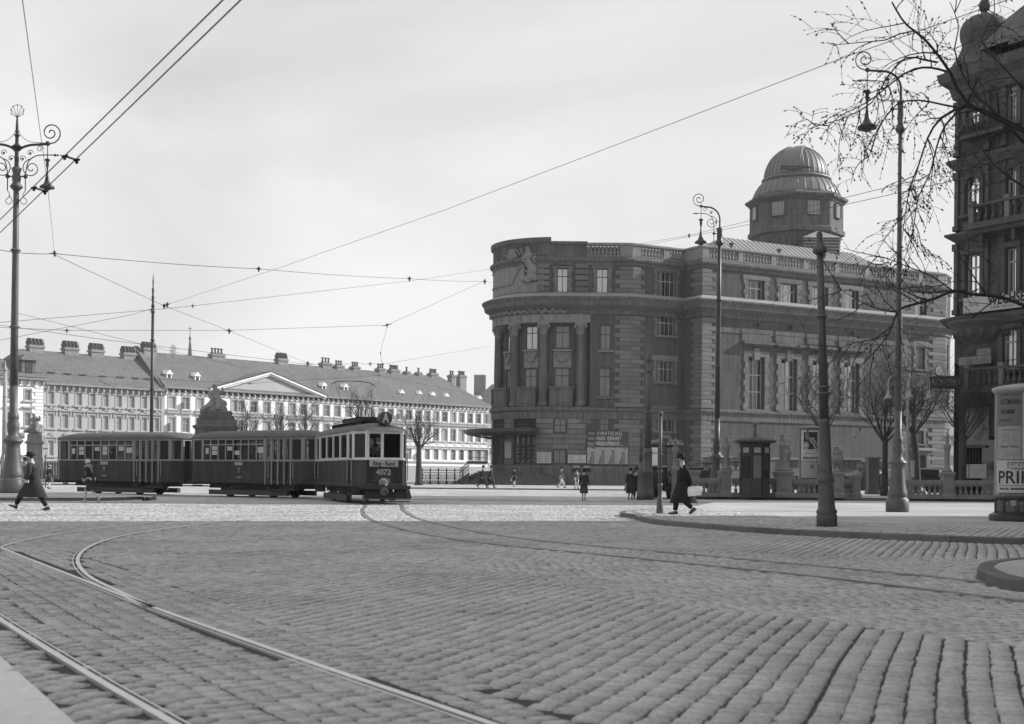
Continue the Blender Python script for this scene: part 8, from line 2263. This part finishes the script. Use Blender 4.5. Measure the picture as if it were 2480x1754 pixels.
def bag(lab, parent_t, local, w, h, d, m, heading, kind='bag', rot=0.0):
    mw = Matrix.Translation(parent_t.location) @ Matrix.Rotation(heading, 4, 'Z') @ Matrix.Scale(parent_t.scale[0], 4)
    p = mw @ Vector(local); t = thing(kind, lab, 'bag', (p.x, p.y, p.z - h - .04), heading)
    b = MB(); b.loft([[(-w / 2, -d / 2, 0), (w / 2, -d / 2, 0), (w / 2, d / 2, 0), (-w / 2, d / 2, 0)], [(-w / 2 * 1.02, -d / 2 * .9, h * .5), (w / 2 * 1.02, -d / 2 * .9, h * .5), (w / 2 * 1.02, d / 2 * .9, h * .5), (-w / 2 * 1.02, d / 2 * .9, h * .5)], [(-w / 2 * .85, -d / 2 * .3, h), (w / 2 * .85, -d / 2 * .3, h), (w / 2 * .85, d / 2 * .3, h), (-w / 2 * .85, d / 2 * .3, h)]]); b.build('body', M[m], t)
    b = MB(); b.tube([(-w * .2, 0, h * .97), (-w * .15, 0, h + .05), (w * .15, 0, h + .05), (w * .2, 0, h * .97)], .01, 5); b.build('handle', M['leather'], t)
    b = MB(); b.box(-.025, .025, -d / 2 * .75 - .01, -d / 2 * .4, h * .6, h * .72); b.build('clasp', M['metal_pale'], t)
    if rot: t.rotation_euler = (0, rot, heading)
    return t
LEFTW = PI; RIGHTW = 0.0
stride = lambda a=.36, lift=.10: dict(lf=(a, .08, .085), lt=.30, rf=(-a, -.08, .085 + lift), rt=-.75)
# man in a bowler striding to the left
p1, i1 = person('man in a black bowler hat and long open overcoat striding left, holding papers', at_px(80, 1236), PI - .1, 1.78,
    dict(lf=(.46, .08, .14), lt=.45, rf=(-.36, -.08, .09), rt=-.2, lh=(.10, .30, .94), rh=(-.05, -.22, .9), lean=.05, head=(.05, 0, -.015), hat_tilt=.12), coat='cloth_dark', legs='cloth_black', hat='bowler', coat_len=.62)
mw = Matrix.Translation(p1.location) @ Matrix.Rotation(PI - .1, 4, 'Z') @ Matrix.Scale(i1['s'], 4)
q = mw @ (i1['wr'][1] + Vector((.03, .02, -.06))); t = thing('paper_packet', 'small white paper packet in the hand of the bowler hatted man', 'packet', q, PI - .1); b = MB(); b.box(-.14, .10, -.02, .02, -.04, .04); b.build('wrapping', M['paper'], t); b = MB(); b.box(-.005, .005, -.022, .022, -.042, .042); b.build('string', M['ink_grey'], t)
# young woman in a pale cloche hat and fur collar
person('woman in a pale cloche hat, fur collar and knee length dark skirt hurrying left', at_px(219, 1218), PI - .25, 1.68,
    dict(lf=(.22, .05, .09), lt=.15, rf=(-.36, -.06, .20), rt=-.9, lh=(.18, .16, .98), rh=(.34, -.14, .92), lean=.10, head=(.05, 0, -.02), hat_tilt=.15), coat='cloth_black', legs='stocking', hat='cloche', hatm='cloth_pale', woman=True, skirt=('cloth_dark', .52), coat_len=.28, shoes='cloth_pale', collar='fur', fur=True)
person('person in a dark coat carrying a small bag behind the bowler hatted man', at_px(118, 1184), PI - 1.9, 1.58, dict(lf=(.16, .08, .085), rf=(-.18, -.08, .12), rt=-.4), coat='cloth_dark', legs='stocking', hat='cap', hatm='cloth_pale', woman=True, skirt=('cloth_dark', .5), coat_len=.45)
person('standing man in a grey suit half hidden behind the foot of the left lamp', (P(62, 1150, 72).x, 72, .12), -PI / 2, 1.75, dict(lf=(.04, .1, .085), rf=(-.04, -.1, .085)), coat='cloth_grey', legs='cloth_dark', hat='fedora')
# walkers before the entrance steps
z_ = .10
person('left one of two men in long dark coats walking side by side before the steps', at_px(1168, 1182, z_), 0.1, 1.76, stride(.34), hat='fedora', coat_len=.6)
person('right one of two men in long dark coats walking side by side before the steps', at_px(1188, 1182, z_), 0.1, 1.74, stride(.26), hat='fedora', coat_len=.55, coat='cloth_dark')
w1, iw = person('woman in dark coat standing before the entrance with a white bag', at_px(1246, 1179, z_), -PI / 2 - .3, 1.68, dict(lf=(.05, .06, .085), rf=(-.03, -.06, .085), rh=(.12, -.2, .92)), hat='cloche', legs='stocking', woman=True, skirt=('cloth_black', .5), coat_len=.45)
bag('small white bag carried by the woman before the entrance', w1, iw['wr'][-1] + Vector((.03, -.04, -.1)), .28, .26, .1, 'cloth_pale', -PI / 2 - .3, 'handbag')
m2, im = person('man in dark jacket and pale trousers strolling with a walking stick', at_px(1358, 1182, z_), 0.2, 1.74, dict(lf=(.3, .08, .085), lt=.2, rf=(-.25, -.08, .14), rt=-.5, rh=(.12, -.27, .9)), coat='cloth_grey', legs='cloth_pale', hat='fedora', coat_len=.22, flare=.3)
mw = Matrix.Translation(m2.location) @ Matrix.Rotation(.2, 4, 'Z'); q = mw @ Vector((.16, -.28, .82)); t = thing('walking_stick', 'thin walking stick of the strolling man in pale trousers', 'stick', (q.x, q.y, z_), .2); b = MB(); b.tube([(.18, 0, 0), (0, 0, q.z - z_), (-.05, 0, q.z - z_ + .05), (-.1, 0, q.z - z_)], .014, 5); b.build('shaft', M['frame_dark'], t)
person('boy in a jacket, short trousers and pale socks before the showcases', at_px(1396, 1184, z_), -PI / 2 + .5, 1.52, dict(lf=(.1, .07, .085), rf=(-.14, -.07, .12), rt=-.4, lh=(.05, .28, .9), rh=(-.05, -.3, .9)), coat='cloth_grey', legs='stocking', hat='cap', hatm='cloth_grey', coat_len=.14, skirt=('cloth_black', .62), flare=.2)
w3, i3 = person('woman in a long dark coat seen from behind with a bag on each side', at_px(1414, 1212), PI / 2, 1.5, dict(lf=(.08, .06, .085), rf=(-.08, -.06, .1), lh=(.02, .27, .88), rh=(.02, -.27, .88)), hat='cloche', woman=True, legs='stocking', coat='cloth_dark', coat_len=.62)
bag('black handbag in the right hand of the woman seen from behind', w3, i3['wr'][-1] + Vector((0, -.03, -.1)), .34, .24, .14, 'leather', PI, 'handbag'); bag('dark parcel bag in the left hand of the woman seen from behind', w3, i3['wr'][1] + Vector((0, .03, -.1)), .2, .26, .12, 'leather', PI, 'handbag')
w4, i4 = person('woman in a long coat raising a hand to her face by the iron poles', at_px(1526, 1210), -PI / 2 + .3, 1.6, dict(lf=(.04, .08, .085), rf=(-.04, -.08, .085), lh=(.22, .12, 1.48), rh=(.06, -.25, .88)), hat='cloche', woman=True, legs='cloth_dark', coat='cloth_dark', coat_len=.68)
bag('dark handbag of the woman by the iron poles', w4, i4['wr'][-1] + Vector((.0, -.02, -.1)), .26, .24, .12, 'leather', -PI / 2 + .3, 'handbag')
person('man in a dark coat partly hidden by the thin iron post', at_px(1541, 1209), -PI / 2, 1.62, dict(lf=(.04, .1, .085), rf=(-.04, -.1, .085)), hat='fedora', coat_len=.6)
person('standing man in dark clothes in the gap of the balustrade', (P(2128, 1188, 88).x, 88, .14), -PI / 2 + .4, 1.74, dict(lf=(.04, .1, .085), rf=(-.04, -.1, .085)), hat='fedora', coat_len=.5)
# the man with the pale case on the pavement
m5_, i5 = person('man in long black coat and hat walking left with a pale case', at_px(1654, 1247, .12), PI + .05, 1.74, dict(lf=(.22, .08, .09), lt=.1, rf=(-.27, -.08, .17), rt=-.7, lh=(-.20, .16, .84), rh=(.02, -.22, .88), lean=.03, head=(.03, 0, -.01), hat_tilt=.06), coat='cloth_black', legs='cloth_black', hat='fedora', coat_len=.68)
bag('shiny pale leather case carried by the man in the long black coat', m5_, i5['wr'][1] + Vector((-.06, .06, -.06)), .38, .27, .12, 'bag_pale', PI + .05, 'travel_bag', rot=.12)
# tram crew and passengers seen through the glass
def rider(car_mid, heading, x, y, z0=.74, lab='', hat='cap'):
    hdg = math.atan2(heading[1], heading[0]); p = Vector((car_mid[0], car_mid[1])) + Vector((heading[0], heading[1])) * x + Vector((-heading[1], heading[0])) * y
    person(lab, (p.x, p.y, z0), hdg, 1.66, dict(lf=(.05, .1, .085), rf=(-.05, -.1, .085), lh=(.25, .2, 1.1), rh=(.2, -.2, 1.05)), hat=hat, coat_len=.3, group='people riding in the tram')
MM = MF - MH * 5.25
rider(MM, MH, 4.55, -.25, lab='driver standing behind the front window of the motor tram')
rider(MM, MH, .5, -.4, lab='passenger inside the saloon of the motor tram', hat='fedora')
for k, x in enumerate((1.4, -.3, -1.8)): rider(T2F - T2H * 4.35, T2H, x, -.35, lab='%s passenger from the right in the trailer behind the motor tram' % ('first', 'second', 'third')[k], hat='fedora' if k % 2 else 'cloche')
for k, x in enumerate((1.2, -.9)): rider(T1F - T1H * 4.5, T1H, x, -.3, lab='%s passenger from the right inside the rearmost trailer' % ('first', 'second')[k], hat='fedora')
# ================================================================== bare trees
def grow(b, p, d, L, r, depth, rng, spread=.5, up=.25, droop=0.0, buds=None, n_side=4, minr=.012, sides=5):
    """one limb as a bent tube, with side shoots; recursive"""
    k = 5 if depth > 1 else 4; pts = [Vector(p)]; rad = [r]; d = Vector(d).normalized()
    for i in range(k):
        d = (d + Vector((rng.uniform(-1, 1), rng.uniform(-1, 1), rng.uniform(-1, 1))) * .16 + Vector((0, 0, up * .2 - droop * (i / k)))).normalized()
        pts.append(pts[-1] + d * L / k); rad.append(max(minr * .6, r * (1 - .62 * (i + 1) / k)))
    b.tube(pts, rad, sides if r > .03 else 3, cap=False)
    if buds is not None and depth <= 1:
        for q in pts[2:]:
            if rng.random() < .8: buds.append((q.copy(), d.copy()))
    if depth <= 0: return
    for j in range(n_side):
        f = .25 + .75 * (j + rng.random() * .6) / n_side; i = min(k - 1, int(f * k)); q = pts[i].lerp(pts[i + 1], f * k - i); base = (pts[i + 1] - pts[i]).normalized()
        a = rng.uniform(0, 2 * PI); o = base.orthogonal().normalized(); o = Matrix.Rotation(a, 3, base) @ o
        dd = (base * (1 - spread) + o * spread * 1.3 + Vector((0, 0, up * .5))).normalized()
        grow(b, q, dd, L * rng.uniform(.5, .72), max(minr, rad[i] * .55), depth - 1, rng, spread, up, droop, buds, n_side if depth > 1 else max(2, n_side - 1), minr, sides)
def bare_tree(lab, x, D, ytop, ytrunk, r0, z0=.15, seed=1, spread=.5, limbs=6, depth=3, lean=0.0, m='bark_far', w=1.0, group='bare trees', cat='tree', up=.35, minr=.009):
    rng = random.Random(seed); p = P(x, 1150, D); t = thing('bare_tree', lab, cat, (p.x, D, z0), group=group)
    zt = P(x, ytop, D).z - z0; zk = P(x, ytrunk, D).z - z0
    b = MB(); b.smooth = True; top = Vector((lean, 0, zk)); b.tube([(0, 0, 0), (0, 0, .25), (lean * .3, 0, zk * .5), top], [r0 * 1.4, r0 * 1.05, r0 * .85, r0 * .75], 9); b.build('trunk', M[m], t)
    b = MB(); H_ = zt - zk
    for i in range(limbs):
        a = 2 * PI * i / limbs + rng.uniform(-.4, .4); tilt = rng.uniform(.35, .95) * w
        grow(b, top - Vector((0, 0, rng.uniform(0, zk * .18))), (math.cos(a) * tilt, math.sin(a) * tilt, 1), H_ * rng.uniform(.58, .75), r0 * .3, depth, rng, spread, up, 0, None, 4, minr, 4)
    grow(b, top, (0, 0, 1), H_ * .7, r0 * .35, depth, rng, spread, up, 0, None, 4, minr, 4)
    b.build('crown', M[m], t); return t
# before the barracks
for i, (x, D, yt, yk, lab) in enumerate(((596, 118, 962, 1042, 'leftmost of the bare trees behind the trams, right of the big monument'), (676, 120, 975, 1050, 'second bare tree behind the trams'), (738, 118, 968, 1046, 'third bare tree behind the trams, left of the motor tram'))):
    bare_tree(lab, x, D, yt, yk, .2, seed=11 + i, limbs=6, group='bare trees behind the trams', w=1.1)
bare_tree('broad bare tree rising directly behind the motor tram', 880, 122, 938, 1030, .26, seed=21, limbs=6, group='bare trees behind the trams', w=1.1)
bare_tree('bare tree with a clear dark trunk right of the motor tram', 1014, 118, 966, 1075, .30, seed=27, limbs=6, group='bare trees behind the trams', w=1.25, m='bark')
# in front of the hall
bare_tree('bare tree behind the tall tram pole', 1990, 88, 880, 1040, .17, seed=31, limbs=9, group='bare trees before the hall', w=1.5, m='bark')
bare_tree('bare tree left of the candelabra, behind the street lamp', 2143, 78, 880, 1055, .2, seed=35, limbs=10, group='bare trees before the hall', w=1.6, m='bark')
bare_tree('forked dark bare tree right of the tall street lamp', 2222, 90, 850, 1030, .28, seed=38, limbs=8, group='bare trees before the hall', w=1.2, m='bark', lean=-.3)
bare_tree('bare tree in a wire guard beside the corner house', 2334, 74, 870, 1045, .14, seed=44, limbs=9, group='bare trees before the hall', w=1.4, m='bark')
g_ = thing('tree_guard', 'thin iron tree guard round the tree beside the corner house', 'tree guard', (P(2334, 1150, 74).x, 74, .14));
for k in range(8):
    a = 2 * PI * k / 8; b = MB(); b.box(.3 * math.cos(a) - .012, .3 * math.cos(a) + .012, .3 * math.sin(a) - .012, .3 * math.sin(a) + .012, 0, 1.9); b.build('bar', M['metal_dark'], g_)
b = MB()
for z in (.3, 1.0, 1.8): b.tube([(.3 * math.cos(a), .3 * math.sin(a), z) for a in np.linspace(0, 2 * PI, 13)], .014, 4)
b.build('hoop', M['metal_dark'], g_)
# ---- near tree on the right: drooping budding branches reaching into the picture
nt_ = thing('budding_tree', 'near tree with drooping budding branches reaching in from the right edge', 'tree', (10.6, 22.5, 0), world_parts=True)
DN = 21.0
def dp(x, y): return (x / .9258, y / .9258)
TR = Vector((10.6, 22.5, 0))
b = MB(); b.smooth = True; b.tube([TR, TR + Vector((0, 0, 2)), TR + Vector((.1, 0, 4.0)), TR + Vector((.0, -.2, 6.5)), TR + Vector((.1, -.2, 9.5)), TR + Vector((.2, 0, 12))], [.34, .27, .24, .2, .13, .06], 10); b.build('trunk', M['bark'], nt_)
rng = random.Random(5); buds = []
def guided(pts, r0, r1, D0_, D1_, side=True, n_side=9, L=1.3, depth=1, from_trunk=None, droop=.4, side_r=.016, prob=1.0):
    """pts in display pixels of the full picture (2296 wide), ordered from thick end"""
    n_ = len(pts); P3 = []
    for i, (x, y) in enumerate(pts):
        f = i / (n_ - 1); q = dp(x, y); P3.append(P(q[0], q[1], D0_ + (D1_ - D0_) * f))
    if from_trunk is not None: P3 = [TR + Vector((0, -.05, from_trunk))] + P3
    sp_ = spline(P3, .22); k = len(sp_); r0 *= .72; rad = [r0 + (r1 - r0) * (i / (k - 1)) ** .8 for i in range(k)]
    b = MB(); b.smooth = True; b.tube(sp_, rad, 6, cap=True)
    n_side = max(4, int(n_side * .62)); L *= .9
    for j in range(n_side):
        f = .12 + .88 * (j + rng.random()) / n_side; i = min(k - 2, int(f * k)); base = (sp_[i + 1] - sp_[i]).normalized()
        a = rng.uniform(0, 2 * PI); o = Matrix.Rotation(a, 3, base) @ base.orthogonal().normalized(); dd = (base * .75 + o * .75 + Vector((0, -.1, -.12))).normalized()
        grow(b, sp_[i], dd, L * rng.uniform(.55, 1.1), max(side_r * .7, min(side_r, rad[i] * .7)), depth, rng, .42, .1, droop, buds, 3, .0045, 4)
    ob = b.build('branch', M['bark'], nt_); return sp_
guided([(2330, 330), (2296, 296), (2170, 232), (2132, 165), (2100, 120), (2070, 85), (2040, 62), (2020, 40), (2000, 5)], .075, .012, 21.5, 20.2, from_trunk=6.0, n_side=16, L=1.1, depth=2)
guided([(2105, 128), (2050, 70), (1985, 90), (1930, 95), (1880, 100), (1855, 95)], .02, .004, 20.6, 19.6, n_side=8, L=.7)
guided([(2100, 140), (2075, 135), (2030, 130), (1985, 180), (1955, 230), (1900, 262), (1860, 275), (1810, 290)], .026, .005, 20.8, 19.4, n_side=14, L=.8, depth=2)
guided([(2120, 160), (2088, 152), (2050, 155), (2010, 178), (1965, 215), (1925, 240), (1880, 262), (1845, 300)], .03, .005, 20.9, 19.2, n_side=14, L=.8, depth=2)
guided([(2296, 290), (2200, 245), (2140, 240), (2060, 225), (2010, 235), (1975, 280), (1955, 330), (1945, 365)], .035, .005, 21.4, 20.0, n_side=14, L=.8, depth=2)
guided([(2170, 232), (2110, 265), (2080, 310), (2060, 370), (2040, 420), (2030, 480), (2022, 540)], .035, .005, 21.0, 20.3, n_side=18, L=.85, depth=2)
guided([(2160, 240), (2120, 280), (2100, 330), (2085, 390), (2060, 440), (2050, 500), (2040, 560)], .03, .005, 21.2, 20.6, n_side=16, L=.8, depth=2)
guided([(2296, 320), (2240, 260), (2190, 215), (2160, 170), (2140, 110), (2150, 60), (2130, 5)], .04, .006, 22.0, 22.2, n_side=12, L=1.0, depth=2)
guided([(2296, 200), (2240, 140), (2200, 90), (2230, 30), (2225, -20)], .03, .006, 22.0, 22.6, n_side=9, L=.9, depth=2)
guided([(2330, 450), (2296, 420), (2240, 380), (2200, 330), (2180, 260)], .04, .008, 22.0, 22.6, n_side=12, L=1.0, depth=2)
guided([(2340, 705), (2296, 685), (2240, 665), (2180, 660), (2140, 652), (2100, 668), (2060, 680), (2020, 692), (2005, 715), (1992, 750), (1960, 790), (1925, 825)], .075, .008, 21.2, 19.6, from_trunk=3.6, n_side=22, L=1.0, depth=2, droop=.1)
guided([(2010, 700), (1960, 690), (1910, 665), (1870, 640)], .02, .004, 20.0, 19.2, n_side=9, L=.8, droop=-.1)
guided([(2140, 655), (2090, 620), (2040, 600), (1990, 580), (1950, 575)], .022, .004, 20.6, 19.8, n_side=10, L=.8, droop=-.1)
guided([(2210, 660), (2170, 600), (2150, 560), (2200, 520)], .02, .004, 21, 21, n_side=8, L=.9)
guided([(2000, 730), (1960, 760), (1910, 770), (1870, 790)], .018, .004, 20.0, 19.0, n_side=10, L=.8, droop=.1)
bm_ = MB()
for q, d in buds:
    if rng.random() < .75:
        L_ = rng.uniform(.03, .065); e = q + d * L_; o = d.orthogonal().normalized() * L_ * .28; o2 = d.cross(o).normalized() * L_ * .28; m_ = q + d * L_ * .45
        bm_.add([q, m_ + o, m_ + o2, m_ - o, m_ - o2, e], [(0, 1, 2), (0, 2, 3), (0, 3, 4), (0, 4, 1), (5, 2, 1), (5, 3, 2), (5, 4, 3), (5, 1, 4)])
ob = bm_.build('buds', M['bud'], nt_); ob['kind'] = 'stuff'
# ================================================================== overhead wires
wr_n = [0]
def wire(lab, pts, r=.006, nodes=(), sag=.0, clamp=.10):
    """pts: (display x, display y, depth)"""
    P3 = []
    for x, y, D in pts: q = dp(x, y); P3.append(P(q[0], q[1], D))
    t = thing('overhead_wire', lab, 'wire', P3[0], world_parts=True, group='overhead tram wires')
    for a, c in zip(P3[:-1], P3[1:]):
        b = MB(); k = 10; pp = [a.lerp(c, i / k) - Vector((0, 0, sag * 4 * (i / k) * (1 - i / k))) for i in range(k + 1)]; b.tube(pp, r, 4); b.build('wire', M['wire'], t)
    for i in nodes:
        p = P3[i]; d = ((P3[i + 1] if i + 1 < len(P3) else P3[i]) - (P3[i - 1] if i > 0 else P3[i])).normalized(); s_ = clamp * p.y / 30
        b = MB(); b.tube([p - d * s_ * 2.2, p - d * s_, p, p + d * s_, p + d * s_ * 2.2], [.008, .02 * s_ * 6, .03 * s_ * 6, .02 * s_ * 6, .008], 6); b.ball(p, s_ * .35, 7, 5); b.tube([p + Vector((0, 0, s_ * .5)), p - Vector((0, 0, s_ * .7))], s_ * .16, 5); b.build('insulator', M['wire'], t)
    return t
def wz(x, y, z):
    q = dp(x, y); u, v = uv(*q); return (x, y, (z - CAMH) * FOC / v)
wire('upper of the two thick trolley wires crossing the top left corner', [wz(-60, 552, 5.4), wz(505, -5, 5.4), wz(620, -118, 5.4)], .0095)
wire('lower of the two thick trolley wires crossing the top left corner', [wz(-60, 580, 5.4), wz(545, -5, 5.4), wz(660, -115, 5.4)], .0095)
for x0, y0, x1, y1, lab in ((145, 350, 172, 359, 'upper spacer bar clamped between the two thick trolley wires'), (76, 421, 101, 429, 'lower spacer bar clamped between the two thick trolley wires')):
    a, c = [P(*dp(x, y), wz(x, y, 5.4)[2]) for x, y in ((x0, y0), (x1, y1))]; t = thing('wire_spacer', lab, 'spacer', a, world_parts=True, group='wire spacers'); b = MB(); b.tube([a, c], .014, 6); b.build('bar', M['wire'], t)
    for p in (a, c): b = MB(); d = Vector((-.5, .3, 0)).normalized(); b.tube([p - d * .05, p + d * .05], .018, 6); b.ball(p - Vector((0, 0, .03)), .025, 6, 4); b.build('clamp', M['wire'], t)
wire('span wire dropping steeply from the top edge past the left lamp', [(49, -10, 15), (92, 310, 24), (105, 400, 28), (122, 567, 44)], .005, nodes=(2, 3))
wire('long span wire from the left edge to the rounded hall', [(-10, 559, 42), (123, 569, 44), (580, 603, 62), (918, 625, 80), (1087, 631, 95), (1110, 632, 136)], .011, nodes=(1, 2, 3, 4), sag=.06)
wire('span wire from the left wire cross down to the middle', [(123, 572, 44), (368, 686, 60), (514, 742, 72), (690, 815, 90), (720, 818, 95)], .010, nodes=(1, 2, 3))
wire('long wire climbing from the spiked pole to the top right corner', [(375, 683, 60), (620, 603, 50), (1000, 470, 38), (1400, 318, 30), (1890, 130, 22), (2330, -25, 17)], .0065, nodes=(0,))
wire('wire rising gently from the left edge past the spiked pole to the hall', [(-10, 724, 58), (340, 695, 68), (432, 686, 72), (920, 630, 100), (1097, 604, 136)], .011, nodes=(1, 2), clamp=.07)
wire('wire along the roofs ending at the hall corner', [(-10, 734, 56), (150, 741, 60), (513, 741, 75), (868, 729, 84), (1087, 630, 95)], .010, nodes=(1, 2, 3), clamp=.08)
wire('short hanger wire dropping over the motor tram', [(868, 731, 84), (853, 792, 80), (856, 817, 78)], .010, nodes=(1,), clamp=.05)
wire('trolley wire low over the barracks roof', [(-10, 728, 52), (250, 764, 58), (690, 817, 70), (830, 816, 76), (858, 817, 78), (1100, 776, 120)], .009, nodes=(2, 3, 4), clamp=.07)
wire('pair of trolley wires rising to the right, upper one', [(1180, 590, 120), (1545, 528, 60), (1900, 442, 34), (2296, 345, 22)], .0075, nodes=(1,), clamp=.08)
wire('pair of trolley wires rising to the right, lower one', [(1180, 600, 120), (1545, 531, 60), (1900, 458, 34), (2296, 370, 22)], .0075)
wire('thin wire from the left edge down over the grey barracks wing', [(-10, 765, 60), (300, 705, 62), (340, 692, 64)], .009)
wire('thin wire crossing the barracks windows on the left', [(30, 700, 50), (350, 780, 62), (640, 845, 75), (700, 835, 80)], .008)
wire('low trolley wire in front of the barracks eaves', [(-10, 830, 74), (200, 843, 76), (560, 860, 82), (850, 842, 88), (1040, 880, 120)], .010, nodes=(2, 3), clamp=.05)
wire('low wire across the front of the hall to the thick pole', [(1300, 979, 95), (1560, 1000, 66), (1850, 830, 34)], .006)
wire('rod and wire beside the street lamp before the hall', [(1560, 1040, 70), (1660, 1036, 70), (1720, 1030, 70)], .03)
wire('thin wire ending at the thick leaning pole', [(1200, 905, 120), (1500, 840, 70), (1838, 608, 30)], .006, nodes=(2,), clamp=.07)
# a bow of bent wire over the motor tram's collector
# ================================================================== thin haze over the square and the river
b = MB(); b.box(-420, 420, -45, 560, -1.9, 52); hz = b.build('haze', [])
hm = bpy.data.materials.new('haze air'); hm.use_nodes = True; t = hm.node_tree
for n in list(t.nodes): t.nodes.remove(n)
o = N(t, 'ShaderNodeOutputMaterial'); v = N(t, 'ShaderNodeVolumePrincipled'); v.inputs['Density'].default_value = 0.00025; v.inputs['Color'].default_value = (.95, .95, .95, 1)
t.links.new(v.outputs[0], o.inputs['Volume']); hz.data.materials.append(hm); tag(hz, kind='stuff')
